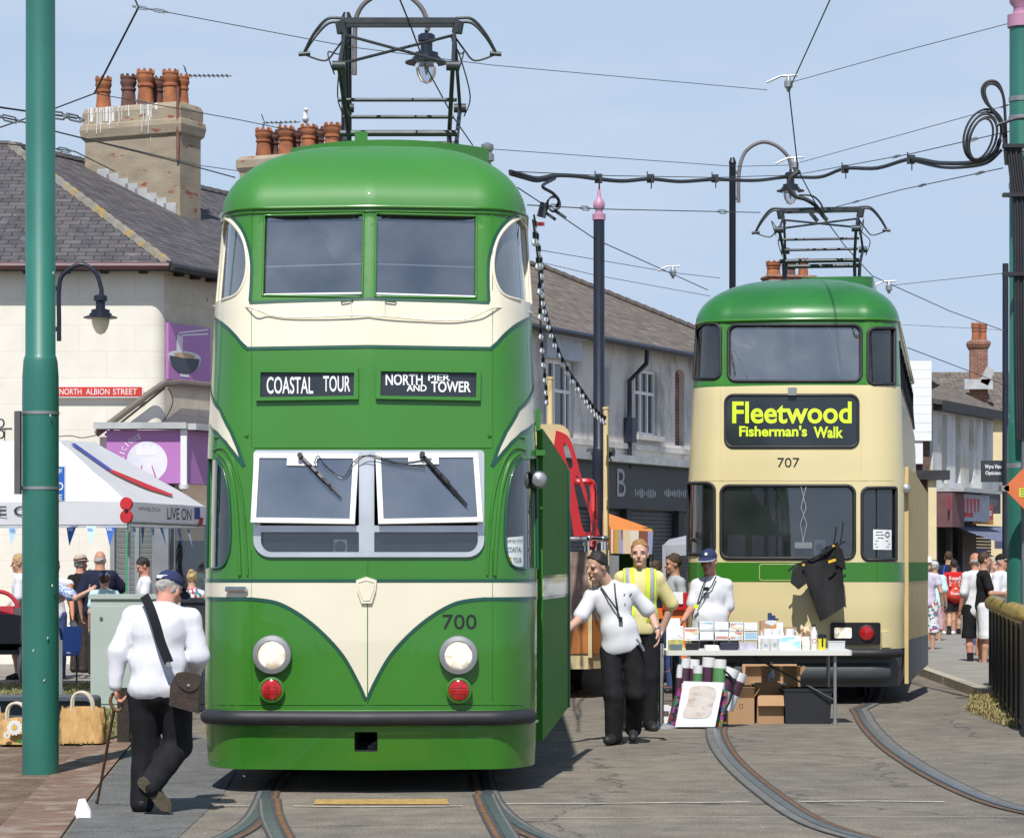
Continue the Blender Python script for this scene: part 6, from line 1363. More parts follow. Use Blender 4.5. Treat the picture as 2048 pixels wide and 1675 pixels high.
 if hat:
  s = Blob(); kd = hat['kind']
  if kd == 'cap':
   s.ell(hp(0, .012, .055), np.array((.091, .108, .094)) * q, HR, .02); s.cut(hp(0, 0, .048), HR @ np.array((0, .05, -1.)))
  else: s.ell(hp(0, .012, .07), np.array((.088, .104, .10)) * q, HR, .02); s.cut(hp(0, 0, .05), HR @ np.array((0, 0, -1.))); s.cut(hp(0, 0, .145), HR @ np.array((0, 0, 1.)))
  ht = blob_obj(s, 'cap' if kd == 'cap' else 'hat', hat['mat'], T, min(vox, .011), .02)
  mb = MB()
  if kd == 'cap':
   n_ = 12; a = [hp(.085 * math.cos(t), -.06 - .035 * math.sin(t), .058) for t in np.linspace(0, math.pi, n_)]; c_ = [hp(.088 * math.cos(t), -.075 - .125 * math.sin(t) ** .8, .035 - .012 * math.sin(t)) for t in np.linspace(0, math.pi, n_)]
   for dz in (0, -.006): mb.add([p + HR @ np.array((0, 0, dz)) for p in a + c_], [(i, i + 1, n_ + i + 1, n_ + i) for i in range(n_ - 1)])
   mb.m = 1; mb.tube(c_, .004, 5)
   if hat.get('badge'): mb.lathe(hp(0, -.088, .095), [(.018, 0), (.016, .006)], 10, HR @ np.array((0, -1, .25)))
   if hat.get('strap'): mb.box(tuple(hp(0, .115, .07)), (.07 * q, .012, .022 * q), rz=yaw * 0); mb.lathe(hp(0, .012, .148), [(.008, 0), (.004, .006)], 8)
   mb.build('peak', [hat['mat'], hat.get('trim', WHT)], ht)
  else:
   rb = hat.get('brim', .15); n_ = 24; ring = lambda rr, z: [hp(rr * .92 * math.cos(t), .012 + rr * math.sin(t), z + .012 * math.cos(2 * t)) for t in np.linspace(0, 2 * math.pi, n_ + 1)[:-1]]
   A_, B_, C_ = ring(.08, .056), ring(rb, .045), ring(.08, .050); mb.add(A_ + B_ + C_, [(i, (i + 1) % n_, n_ + (i + 1) % n_, n_ + i) for i in range(n_)] + [(n_ + i, n_ + (i + 1) % n_, 2 * n_ + (i + 1) % n_, 2 * n_ + i) for i in range(n_)])
   if hat.get('band'): mb.m = 1; mb.tube(ring(.098, .072), .013 * q, 6, closed=True)
   mb.build('brim', [hat['mat'], hat.get('band', hat['mat'])], ht)
 if extra != 'noface':
  mb = MB()
  for s_ in (-1, 1): mb.ell(hp(s_ * .033, -.082, .006), np.array((.0105, .005, .0036)) * q, 8, 6, Matrix(HR.tolist()))
  mb.m = 1
  for s_ in (-1, 1): mb.ell(hp(s_ * .034, -.088, .027), np.array((.019, .004, .0026)) * q, 8, 6, Matrix(HR.tolist()))
  mb.build('eyes', [EYE, BROW], T); mb = MB(); mb.ell(hp(0, -.097, -.062), np.array((.022, .006, .0045)) * q, 10, 6, Matrix(HR.tolist())); mb.build('mouth', LIPS, T)
 T['_j'] = 0; PJ[T.name] = (j, T, hp, up, rt, fw); return T
PJ = {}
def wj(T, k):
 j = PJ[T.name][0]; return V(T.location) + Matrix.Rotation(T.rotation_euler.z, 3, 'Z') @ V(j[k])
def lv(T, p): return Matrix.Rotation(-T.rotation_euler.z, 3, 'Z') @ (V(p) - V(T.location))
# man with the stick, seen from behind
Y0 = 18.6; pl = G(305, 1622)
man = person('stooping man in navy cap, white shirt and black trousers, seen from behind in left foreground', (pl.x, pl.y, 0), math.pi, 1.74,
 J={'head': ('p', 338, 1183, Y0 + .20), 'neck': ('p', 328, 1212, Y0 + .08), 'chest': ('p', 318, 1268, Y0 + .0), 'waist': ('p', 314, 1325, Y0 - .02), 'pelvis': ('p', 316, 1378, Y0 - .04),
  'shL': ('p', 268, 1232, Y0 + .06), 'shR': ('p', 382, 1238, Y0 + .06), 'elL': ('p', 238, 1305, Y0 + .0), 'wrL': ('p', 231, 1372, Y0 - .02), 'hdL': ('p', 236, 1402, Y0 + .0), 'elR': ('p', 397, 1312, Y0 + .04), 'wrR': ('p', 385, 1350, Y0 + .28),
  'hipL': ('p', 288, 1390, Y0 - .03), 'hipR': ('p', 350, 1392, Y0 - .03), 'knL': ('p', 292, 1488, Y0 + .04), 'anL': ('p', 284, 1598, Y0 + .02), 'toL': ('p', 284, 1612, Y0 + .2),
  'knR': ('p', 356, 1490, Y0 + .04), 'anR': ('p', 300, 1566, Y0 - .22), 'toR': ('p', 333, 1612, Y0 - .16)},
 sk=SKINR, top=dict(mat=C_WHITE, sleeve=1.95, hem=.085, ease=.024, fold=.0085, collar=False), bot=dict(kind='trousers', mat=C_BLACK, ease=.030, fold=.008), hair=dict(mat=HGY, line=.03), hat=dict(kind='cap', mat=CAPN, strap=True), g=1.20, vox=.0095, head=(-.45, .35, 0), curl=(.5, 1.15), shoe=SHOE)
SOLE = M('brown shoe sole', (.10, .078, .05), rough=.8, var=.25, vs=30)
mb = MB(); a, t_ = wj(man, 'anR'), wj(man, 'toR'); a = P(289, 1566, Y0 - .265); t_ = P(334, 1613, Y0 - .225); ex = (t_ - a).normalized(); L_ = (t_ - a).length; ey = ex.cross(V((0, -1, 0))).normalized(); n_ = ex.cross(ey)
if n_.y > 0: ey = -ey
sole = [(-.045 + 0, 0)] + [(x, w) for x, w in ((-.035, .026), (-.01, .036), (.06, .033), (.10, .033), (.15, .044), (.20, .044), (L_ + .01, .034), (L_ + .035, .01))]; sole += [(x, -w) for x, w in sole[::-1] if w > 0]
mb.X = None; ml = MB(); ml.slab(lv(man, a + V((0, -.006, 0))), Matrix.Rotation(-math.pi, 3, 'Z') @ ex, Matrix.Rotation(-math.pi, 3, 'Z') @ ey, [sole], .022); ml.slab(lv(man, a + V((0, -.028, 0))), Matrix.Rotation(-math.pi, 3, 'Z') @ ex, Matrix.Rotation(-math.pi, 3, 'Z') @ ey, [[p for p in [(-.045, 0), (-.035, .026), (-.01, .036), (.05, .034), (.05, -.034), (-.01, -.036), (-.035, -.026)]]], .022); ml.build('shoe_sole', SOLE, man)
stick = thing('walking_stick', 'brown wooden walking stick with crook handle in the hand of the stooping man', 'walking stick', G(194, 1608))
hp_ = P(236, 1408, Y0 + .01); tip = G(194, 1608); tip.y = tip.y; mb = MB(); top_ = P(226, 1412, Y0)
crook = crv([tuple(P(x, y, Y0 + .0)) for x, y in ((242, 1405), (243, 1416), (236, 1420), (227, 1416), (221, 1402), (224, 1390), (229, 1386))], 5)
mb.tube([tip, P(228, 1418, Y0)], [.009, .012], 10); mb.tube(crook, .012, 10); mb.build('shaft', M('polished stick wood', (.16, .075, .03), rough=.4, var=.3, vs=10, coat=.3), stick)
mb = MB(); mb.lathe(tip, [(.012, 0), (.011, .03)], 10); mb.build('ferrule', RUB, stick)
bag = thing('shoulder_bag', 'dark brown leather shoulder bag with black strap on the stooping man in white shirt', 'shoulder bag', P(372, 1420, Y0 - .2))
BY = Y0 - .27; q = [(349, 1350), (392, 1352), (404, 1360), (400, 1418), (384, 1428), (336, 1412), (334, 1402)]
mb = MB(); c_ = P(370, 1388, BY); pts = [((Xa(x, BY) - c_.x), Za(y, BY) - c_.z) for x, y in [(352, 1346), (398, 1352), (396, 1426), (338, 1410), (340, 1372)]]; mb.slab(c_, (1, 0, 0), (0, 0, 1), [pts], -.0 + .11); bo = mb.build('bag_body', LEATH, bag, 0)
mb = MB(); pts = [((Xa(x, BY) - c_.x), Za(y, BY) - c_.z) for x, y in crv([(356, 1344), (400, 1349), (397, 1372), (380, 1382), (358, 1370)], 4, True)]; mb.slab(c_ + V((0, -.012, 0)), (1, 0, 0), (0, 0, 1), [pts], .012); mb.build('bag_flap', LEATH, bo, 0)
mb = MB(); mb.lathe(P(377, 1370, BY - .014), [(.013, 0), (.010, .006), (.003, .008)], 12, (0, -1, 0)); mb.tube([P(341, 1338, BY), P(349, 1350, BY)], .006, 6); mb.lathe(P(337, 1328, BY - .0), [(.018, 0), (.018, .01)], 12, (0, -1, 0)); mb.build('clasp', CHR, bo)
mb = MB(); s0 = [(288, 1190), (300, 1215), (312, 1250), (322, 1285), (338, 1325)]
dY = [-.02, -.17, -.215, -.235, -.27]; c3 = crv([(x, y, Y0 + d) for (x, y), d in zip(s0, dY)], 6); pr = [P(*c) for c in c3]; hw = .031
vs = [];
for i, p in enumerate(pr):
 tn = (pr[min(i + 1, len(pr) - 1)] - pr[max(i - 1, 0)]).normalized(); sd = tn.cross(V((0, -1, .1))).normalized() * hw; vs += [p - sd, p + sd, p - sd + V((0, .012, 0)), p + sd + V((0, .012, 0))]
mb.add(vs, [(4 * i, 4 * i + 1, 4 * i + 5, 4 * i + 4) for i in range(len(pr) - 1)] + [(4 * i, 4 * i + 4, 4 * i + 6, 4 * i + 2) for i in range(len(pr) - 1)] + [(4 * i + 1, 4 * i + 3, 4 * i + 7, 4 * i + 5) for i in range(len(pr) - 1)])
mb.build('bag_strap', cotton('black webbing', (.014, .015, .02)), bag)
# conductor
Y1 = 25.5; pl = G(1245, 1487)
con = person('conductor in white short sleeved shirt with black lanyard leaning to the green tram door', (Xa(1245, Y1), Y1, 0), 0.0, 1.76,
 J={'head': ('p', 1193, 1132, Y1 - .10), 'neck': ('p', 1217, 1166, Y1 - .0), 'chest': ('p', 1228, 1212, Y1), 'waist': ('p', 1238, 1258, Y1 - .02), 'pelvis': ('p', 1243, 1292, Y1),
  'shR': ('p', 1183, 1192, Y1 - .02), 'shL': ('p', 1263, 1183, Y1 + .02), 'elR': ('p', 1158, 1238, Y1 - .10), 'wrR': ('p', 1122, 1270, Y1 - .45), 'elL': ('p', 1302, 1226, Y1 + .06), 'wrL': ('p', 1315, 1262, Y1 - .05), 'hdL': ('p', 1317, 1284, Y1 - .08),
  'hipR': ('p', 1222, 1300, Y1), 'hipL': ('p', 1266, 1300, Y1), 'knR': ('p', 1226, 1388, Y1 - .10), 'anR': ('p', 1229, 1468, Y1 - .05), 'toR': ('p', 1215, 1480, Y1 - .20), 'knL': ('p', 1272, 1386, Y1 - .02), 'anL': ('p', 1267, 1452, Y1 + .18), 'toL': ('p', 1266, 1475, Y1 + .07)},
 top=dict(mat=C_WHITE, sleeve=.82, hem=.06, ease=.024, fold=.0055, collar=True), bot=dict(kind='trousers', mat=C_BLACK, ease=.028, fold=.008), hair=dict(mat=HD, line=.088), g=1.03, vox=.0085, head=(-.85, .30, .12), curl=(.3, .45))
j, _, hp, up, rt, fw = PJ[con.name]
mb = MB()
lan = [('L', 1229, 1166), ('L', 1231, 1190), ('L', 1235, 1215), ('L', 1236, 1225), ('R', 1200, 1170), ('R', 1216, 1194), ('R', 1233, 1217), ('R', 1236, 1225)]
sY = lambda y: Y1 - .155 - .02 * max(0, (y - 1190) / 60)
for s_ in 'LR': mb.tube([lv(con, P(x, y, sY(y) + (.06 if y < 1175 else 0))) for a_, x, y in lan if a_ == s_], .0075, 6)
mb.tube([lv(con, P(1236, 1224, sY(1224))), lv(con, P(1240, 1234, sY(1240)))], .006, 5); mb.box(tuple(lv(con, P(1241, 1238, sY(1240)))), (.035, .02, .045)); mb.tube([lv(con, P(x, y, Y1 - .16)) for x, y in ((1249, 1187), (1248, 1192))], .006, 5); mb.tube([lv(con, P(x, y, Y1 - .16)) for x, y in ((1263, 1186), (1259, 1193))], .007, 5)
mb.build('lanyard', BLK, con)
mb = MB(); mb.tube([lv(con, P(x, y, Y1 - .14)) for x, y in ((1273, 1277), (1279, 1285), (1285, 1295), (1288, 1301))], .012, 6); mb.build('keys', GALV, con)
mb = MB(); a, b_ = V(j['wrL']), V(j['elL']); d_ = (b_ - a).normalized(); mb.tube([a + d_ * .01, a + d_ * .025], .036, 12); mb.build('bracelet', CHR, con)
# steward in the high visibility vest
Y2_ = 27.6
hv = person('fair haired steward in a yellow high visibility vest behind the white shirted conductor', (Xa(1279, Y2_), Y2_, 0), 0.0, 1.86, J={'elL': (.30, .06, 1.16), 'wrL': (.22, .10, .93), 'elR': (-.27, .05, 1.14), 'wrR': (-.20, .12, .92)},
 top=dict(mat=C_YEL, sleeve=.95, hem=.05, ease=.022, fold=.006, collar=True), bot=dict(kind='trousers', mat=C_BLACK), hair=dict(mat=HG, line=.075), vox=.011, head=(-.12, 0, 0), g=1.06)
j, _, hp, up, rt, fw = PJ[hv.name]; q_ = 1.86 / 1.75
HV = M('fluorescent vest', (.66, .82, .04), rough=.7, var=.04); GREYT = M('grey reflective tape', (.36, .37, .38), rough=.4)
for s_ in (-1, 1):
 s = Blob(); e = .050; TB = np.stack([rt, fw, up], 1)
 s.ell(j['chest'] + up * .02, np.array((.165 + e, .105 + e, .21)) * q_, TB, .05); s.ell(j['waist'], np.array((.148 + e, .105 + e, .17)) * q_, TB, .05); s.cone(j['shR'] * .8 + j['neck'] * .2, j['shL'] * .8 + j['neck'] * .2, .07 * q_ + .012, None, .05)
 s.cut(j['pelvis'] - up * .02, -up); s.cut(j['chest'] + rt * s_ * .055, -rt * s_); s.cut(j['chest'] + rt * s_ * .155 * q_, rt * s_)
 vv = blob_obj(s, 'vest', HV, hv, .011, .03, .002, 4)
 s2 = Blob(); e = .056; s2.ell(j['chest'] + up * .02, np.array((.165 + e, .105 + e, .213)) * q_, TB, .05); s2.ell(j['waist'], np.array((.148 + e, .105 + e, .17)) * q_, TB, .05); s2.cone(j['shR'] * .8 + j['neck'] * .2, j['shL'] * .8 + j['neck'] * .2, .07 * q_ + .016, None, .05)
 s2.cut(j['pelvis'] + up * .05, -up); s2.cut(j['chest'] + rt * s_ * .09 * q_, -rt * s_); s2.cut(j['chest'] + rt * s_ * .135 * q_, rt * s_); blob_obj(s2, 'reflective_tape', GREYT, vv, .011, .03)
# stallholder
Y3 = 29.95
sm = person('older stallholder in navy cap and white shirt with lanyard behind the table', (Xa(1420, Y3), Y3, 0), 0.0, 1.75, J={'head': ('p', 1417, 1124, Y3 - .05), 'neck': ('p', 1422, 1154, Y3), 'shR': ('p', 1394, 1170, Y3), 'shL': ('p', 1452, 1170, Y3 + .02), 'elR': ('p', 1385, 1212, Y3 - .05), 'wrR': ('p', 1366, 1240, Y3 - .22), 'elL': ('p', 1456, 1218, Y3 + .02), 'wrL': ('p', 1444, 1254, Y3 - .12), 'waist': (0, -.02, 1.07)},
 sk=SKINR, top=dict(mat=C_WHITE, sleeve=.86, hem=.06, ease=.024, fold=.006, collar=True), bot=dict(kind='trousers', mat=C_BLACK), hair=dict(mat=HGY, line=.02), hat=dict(kind='cap', mat=CAPN, badge=True), g=1.22, vox=.010, head=(-.35, .08, 0))
mb = MB()
for pts in (((1432, 1152), (1424, 1170), (1408, 1190), (1396, 1208)), ((1412, 1155), (1404, 1175), (1398, 1195), (1394, 1210))): mb.tube([lv(sm, P(x, y, Y3 - .165 + (.05 if y < 1160 else 0))) for x, y in pts], .007, 5)
mb.m = 1; mb.box(tuple(lv(sm, P(1392, 1212, Y3 - .19))), (.05, .012, .04)); mb.m = 2; mb.box(tuple(lv(sm, P(1412, 1177, Y3 - .18))), (.06, .02, .04)); mb.build('lanyard', [NAVY, FLUOY, BLK], sm)
# behind
def ppl(label, px, pyf, yaw, h, **k):
 p = G(px, pyf); return person(label, (p.x, p.y, 0), yaw, h, **k)
def ppY(label, px, Y, yaw, h, **k): return person(label, (Xa(px, Y), Y, 0), yaw, h, **k)
C_GREY = cotton('grey marl cotton', (.42, .44, .46)); C_RED = cotton('red cotton', (.55, .018, .02)); C_LIL = cotton('lilac cotton', (.55, .50, .62)); C_AQ = cotton('pale aqua cotton', (.50, .72, .74)); C_PINKS = cotton('pink cotton', (.55, .34, .36))
FLORAL = Mblobs('floral print', [(.75, .75, .78), (.75, .75, .78), (.10, .22, .42), (.75, .75, .78), (.45, .06, .12), (.12, .30, .14)], 26); BLUP = Mblobs('blue patterned cotton', [(.16, .22, .48), (.58, .64, .75), (.20, .28, .55), (.55, .62, .75)], 55)
DENIM = cotton('blue denim', (.06, .10, .24)); TRAIN = M('white trainer', (.7, .7, .7), rough=.6); SAND = M('tan sandal', (.40, .27, .2), rough=.7)
ppY('man in a pale grey T-shirt behind the orange barrier beside the cream tram', 1349, 35.5, R(-70), 1.74, sk=SKINT, top=dict(mat=C_GREY, sleeve=.7), bot=dict(kind='trousers', mat=DENIM), hair=dict(mat=HB), head=(-.2, .1, 0))
ppY('brown haired person half hidden behind the steward in the yellow vest', 1312, 38.5, R(150), 1.66, sk=SKINT, top=dict(mat=C_NAVY), bot=dict(kind='trousers', mat=C_NAVY), hair=dict(mat=HB, kind='long'), extra='noface')
# right-hand crowd
ppl('woman in white sun hat, lilac top and floral cropped trousers beside the cream tram', 1854, 1309, R(165), 1.72, J={'wrL': (.26, -.12, .86), 'elR': (-.26, .06, 1.14), 'wrR': (-.27, -.02, .9)}, sk=SKINT, top=dict(mat=C_LIL, sleeve=.45, hem=.1, ease=.02), bot=dict(kind='shorts', mat=FLORAL, len=1.25, ease=.03), hair=dict(mat=HBL, kind='long'), hat=dict(kind='hat', mat=WHP, brim=.145), shoe=SAND, extra='noface')
ppl('person in pale cap, aqua shirt and pink trousers behind the woman with the sun hat', 1869, 1290, R(160), 1.64, sk=SKINT, top=dict(mat=C_AQ, sleeve=.8, hem=.2, ease=.035), bot=dict(kind='shorts', mat=C_PINKS, len=1.4), hair=dict(mat=HGY), hat=dict(kind='cap', mat=cotton('stone cap cloth', (.5, .5, .48))), shoe=TRAIN, extra='noface')
nv = ppl('big man in navy T-shirt and denim shorts walking away with a blue drawstring strap', 1897, 1271, R(172), 1.86, sk=SKINT, top=dict(mat=C_NAVY, hem=.14, ease=.03), bot=dict(kind='shorts', mat=DENIM, len=.95), hair=dict(mat=HB), shoe=TRAIN, g=1.25, extra='noface')
j, _, hp, up, rt, fw = PJ[nv.name]; mb = MB(); mb.tube([V(j['neck']) - V(fw) * .17 + V(rt) * .09, V(j['chest']) - V(fw) * .19 + V(rt) * .12, V(j['waist']) - V(fw) * .18 + V(rt) * .06], .022, 6); mb.build('bag_strap', M('bright blue strap', (.03, .09, .55), rough=.6), nv)
rb = ppl('boy in a red lettered T-shirt and black shorts walking away up the street', 1908, 1277, R(178), 1.68, J={'knL': (.11, .05, .5), 'anL': (.14, .24, .16), 'toL': (.15, .14, .05)}, sk=SKINT, top=dict(mat=C_RED, sleeve=.8, hem=.17, ease=.03), bot=dict(kind='shorts', mat=C_BLACK, len=.72, ease=.03), hair=dict(mat=HD), socks=C_BLACK, extra='noface')
j, _, hp, up, rt, fw = PJ[rb.name];
def back_text(T, body, key, dz, w, h, off, mat, bold=.02):
 j, _, hp, up, rt, fw = PJ[T.name]; mb = MB(); mb.text(body, V(j[key]) - V(fw) * off + V(up) * dz, V(rt) * -1, V(up), w, h, bold); return mb.build('lettering', mat, T)
for t_, dz, w_, h_ in (('Rossall', .075, .24, .085), ('SUMMER', -.01, .24, .05), ('SCHOOL', -.075, .24, .05)): back_text(rb, t_, 'chest', dz, w_, h_, .150, WHT)
bg_ = thing('drawstring_bag', 'orange red drawstring bag on the back of the boy in red', 'bag', tuple(wj(rb, 'waist') + V((0, -.2, -.1))))
s = Blob(); base = wj(rb, 'waist') + V((0, -.17, -.02)); s.ell(tuple(base + V((0, 0, -.06))), (.17, .07, .13)); s.ell(tuple(base + V((0, .01, .10))), (.08, .05, .14)); o_ = blob_obj(s, 'bag_body', M('orange red nylon', (.62, .05, .02), rough=.5, var=.15, bump=.3, bs=30), bg_, .014, .05, .005, 2); o_.matrix_parent_inverse = Matrix.Translation(-V(bg_.location))
mb = MB(); mb.text('Rossall', base + V((0, -.078, -.03)), (1, 0, 0), Zu, .2, .06, .02); mb.lathe(base + V((0, -.070, .07)), [(.022, 0), (.02, .004)], 10, (0, -1, 0)); mb.build('lettering', WHT, o_); o2 = [c for c in o_.children][0]
mb = MB()
for s_ in (-1, 1): mb.tube([base + V((s_ * .04, 0, .2)), base + V((s_ * .13, .04, .38)), wj(rb, 'sh' + ('R' if s_ > 0 else 'L')) + V((0, -.08, .05))], .008, 5)
mb.build('cord', M('red cord', (.5, .03, .03), rough=.7), bg_)
wm = ppl('shaven headed man in long white shirt and black shorts beside the black T-shirt', 1951, 1334, R(200), 1.78, J={'wrR': (-.30, -.22, .98)}, sk=SKINR, top=dict(mat=C_WHITE, sleeve=.9, hem=.2, ease=.025), bot=dict(kind='shorts', mat=C_BLACK, len=1.12, ease=.035), hair=dict(mat=HGY, kind='bald'), socks=C_BLACK, extra='noface')
bt = ppl('man in black T-shirt and white shorts standing side on by the black railings', 1968, 1336, R(92), 1.79, J={'elL': (.24, -.06, 1.14), 'wrL': (.16, -.32, 1.12), 'elR': (-.24, -.06, 1.14), 'wrR': (-.14, -.34, 1.14)}, sk=SKINT, top=dict(mat=C_BLACK, sleeve=.7, hem=.12, ease=.022), bot=dict(kind='shorts', mat=C_WHITE, len=1.12, ease=.035, fold=.008), hair=dict(mat=HB), curl=(.9, .9), vox=.013)
ppl('man in navy cap behind the man in the black T-shirt', 1962, 1322, R(100), 1.84, sk=SKINR, top=dict(mat=C_WHITE, hem=.2), bot=dict(kind='shorts', mat=C_BLACK, len=1.0), hair=dict(mat=HD), hat=dict(kind='cap', mat=C_NAVY, trim=C_NAVY))
ws_ = ppl('man in white shirt, dark cap and glasses at the end of the railings', 2003, 1324, R(60), 1.76, J={'wrL': (.12, -.34, 1.12), 'wrR': (-.12, -.36, 1.08), 'elL': (.26, -.06, 1.12)}, sk=SKINR, top=dict(mat=C_WHITE, sleeve=.95, hem=.15, ease=.04), bot=dict(kind='trousers', mat=C_BLACK), hair=dict(mat=HGY), hat=dict(kind='cap', mat=C_BLACK), g=1.25, head=(0, -.2, 0), curl=(1, 1))
ppl('grey haired person peering between the men in black T-shirt and white shirt', 1987, 1316, R(30), 1.70, sk=SKIN, top=dict(mat=C_WHITE), bot=dict(kind='trousers', mat=DENIM), hair=dict(mat=HGY, kind='long'))
ppl('red haired person in pale top at the back of the right hand crowd', 1955, 1300, R(170), 1.66, sk=SKINR, top=dict(mat=C_PINKS), bot=dict(kind='trousers', mat=DENIM), hair=dict(mat=HG), extra='noface')
# left-hand crowd
w1 = ppY('blond woman in profile with dark red skirt and black pumps, left of the green pole', 40, 39.3, R(-85), 1.75, J={'elR': (-.24, -.05, 1.14), 'wrR': (-.22, -.26, .96), 'elL': (.22, .0, 1.14), 'knL': (.1, -.06, .5), 'anL': (.1, -.02, .09)}, sk=SKINT, top=dict(mat=C_WHITE, sleeve=.9, hem=.02), bot=dict(kind='skirt', mat=cotton('dark red cotton', (.16, .012, .03)), len=.42), hair=dict(mat=HBL), head=(0, .15, 0))
w2 = ppY('woman in a blue patterned dress reaching out to the child, mostly behind the green pole', 84, 38.8, R(205), 1.68, J={'elL': (-.30, 0, 1.2), 'shR': (-.2, 0, 1.38), 'elR': ('p', 152, 1196, 38.7), 'wrR': ('p', 176, 1182, 38.6), 'hdR': ('p', 190, 1174, 38.55)}, sk=SKIN, top=dict(mat=BLUP, sleeve=.75, hem=.1, ease=.03), bot=dict(kind='skirt', mat=BLUP, len=.36), hair=dict(mat=HGY), g=1.45, curl=(.1, .5), shoe=SAND, extra='noface')
w3 = ppY('tanned woman with a phone in her lowered hand, behind the green pole', 108, 39.6, R(190), 1.70, J={'shR': (-.22, 0, 1.38), 'elR': ('p', 143, 1200, 39.5), 'wrR': ('p', 145, 1232, 39.3)}, sk=M('orange tan skin', (.50, .21, .10), rough=.5), top=dict(mat=C_WHITE, sleeve=0, hem=.1), bot=dict(kind='trousers', mat=DENIM), hair=dict(mat=HB, kind='long'), extra='noface')
ph = thing('mobile_phone', 'pale phone held in the lowered hand of the tanned woman', 'phone', P(150, 1252, 39.2)); mb = MB(); mb.box(tuple(P(150, 1252, 39.18)), (.07, .012, .14), ry=R(-25)); mb.build('case', M('pale aqua case', (.55, .75, .74), rough=.4), ph)
sh_ = ppY('man in straw hat and black top raising a hand, against the shop wall', 160, 41.6, R(140), 1.74, J={'elR': (-.25, -.2, 1.2), 'wrR': (-.10, -.18, 1.46), 'hdR': (-.06, -.15, 1.55)}, sk=SKINR, top=dict(mat=C_BLACK), bot=dict(kind='trousers', mat=cotton('brown trousers', (.05, .04, .035))), hair=dict(mat=HGY, kind='bald'), hat=dict(kind='hat', mat=M('straw', (.52, .44, .33), rough=.9, bump=.4, bs=120), band=M('hat band', (.10, .02, .02)), brim=.135), curl=(1, .4), extra='noface')
bm_ = ppY('broad bald man in a navy shirt seen from behind beside the straw hat man', 200, 41.0, R(185), 1.80, J={'elR': (-.30, -.12, 1.22), 'wrR': (-.2, -.30, 1.30), 'elL': (.28, .05, 1.12), 'wrL': (.26, -.02, .86)}, sk=SKINR, top=dict(mat=C_NAVY, sleeve=.85, hem=.16, ease=.04), bot=dict(kind='trousers', mat=cotton('charcoal trousers', (.035, .034, .035)), ease=.03), hair=dict(mat=HGY, kind='bald'), g=1.4, extra='noface')
wt = ppY('young man in a white sports shirt looking down at his hands, beside the shutter', 289, 39.6, R(-75), 1.70, J={'elR': (-.22, -.05, 1.14), 'wrR': (-.12, -.30, 1.14), 'elL': (.22, -.05, 1.14), 'wrL': (.10, -.31, 1.13)}, sk=SKINR, top=dict(mat=C_WHITE, hem=.12, ease=.022), bot=dict(kind='trousers', mat=DENIM), hair=dict(mat=HD, kind='short'), head=(0, .45, 0))
ck = ppY('child in a pale blue baseball cap behind the green utility cabinet', 209, 38.5, R(190), 1.50, sk=SKIN, top=dict(mat=C_AQ), bot=dict(kind='shorts', mat=DENIM), hair=dict(mat=HB), hat=dict(kind='cap', mat=cotton('pale blue cap cloth', (.22, .36, .78)), trim=WHP), hb=1.12, extra='noface')
bn = ppY('bare shouldered woman with a blond bun, behind the dark cabinet', 384, 38.0, R(170), 1.52, sk=SKIN, top=dict(mat=FLORAL, sleeve=0, hem=.1), bot=dict(kind='skirt', mat=FLORAL, len=.5), hair=dict(mat=HBL, kind='bun'), extra='noface')
# ---- poles and lamps --------------------------------------------------------------------
def pole_with_finial(label, px, Y, r, ytop, mat, pink=True, flare=None, base_r=None, name='tram_pole', zlow=0.0):
 x = Xa(px, Y); t = thing(name, label, 'pole', (x, Y, 0), 'overhead line poles'); mb = MB(); zt_ = Za(ytop, Y); pr = [((base_r or r), zlow)]
 if flare: zf = Za(flare, Y); pr += [(base_r, zf - .34), (base_r * .99, zf - .16), (base_r * .93, zf - .04), (r * 1.04, zf), (r, zf + .005)]
 pr += [(r * .97, zt_)]; mb.lathe((x, Y, 0), pr, 28); mb.build('shaft', mat, t, smooth=50)
 if pink:
  mb = MB(); q = r; mb.lathe((x, Y, zt_), [(q * 1.15, 0), (q * 1.15, .26 * q * 4), (q * .7, .30 * q * 4), (q * .62, .42 * q * 4), (q * .95, .52 * q * 4), (q * 1.02, .66 * q * 4), (q * .9, .82 * q * 4), (q * .45, .95 * q * 4), (q * .38, 1.0 * q * 4), (q * .28, 1.2 * q * 4), (q * .1, 1.62 * q * 4)], 24); mb.build('finial', PINK, t, smooth=60)
 return t
lp_ = pole_with_finial('tall teal green pole at the left edge with a metal banded sign bracket', 81, 21.8, .117, -60, TEAL, False, 712, .142)
mb = MB()
for y in (826, 976): mb.lathe((Xa(81, 21.8), 21.8, Za(y, 21.8) - .012), [(.146, 0), (.146, .024)], 24); mb.box((Xa(46, 21.8), 21.75, Za(y, 21.8)), (.09, .04, .03))
mb.build('band', GALV, lp_)
mb = MB(); mb.box((Xa(36, 21.7), 21.7, Za(905, 21.7)), (.045, .08, .64)); mb.build('sign_blade', M('grey sign back', (.10, .095, .10), rough=.6), lp_)
mb = MB()
for x, y in ((106, 545), (100, 830), (95, 1275), (66, 1300), (104, 1170), (88, 1360)): mb.box((Xa(x, 21.65), 21.8 - .135, Za(y, 21.65)), (.008, .012, .018), ry=R(random.uniform(-40, 40)))
mb.build('paint_chip', M('bird marks', (.6, .62, .58), rough=.9), lp_)
pole_with_finial('navy black pole with a pink finial standing between the two trams', 1198, 45, .092, 440, NAVY, True, 895, .112)
rp = pole_with_finial('green pole with pink finial and black cables at the right edge', 2042, 30, .126, 55, TEAL, True, 842, .150)
mb = MB()
for y in (198, 236, 300, 370, 548, 930): mb.lathe((Xa(2042, 30), 30, Za(y, 30) - .03), [(.152 if y > 850 else .131, 0), (.152 if y > 850 else .131, .05)], 24)
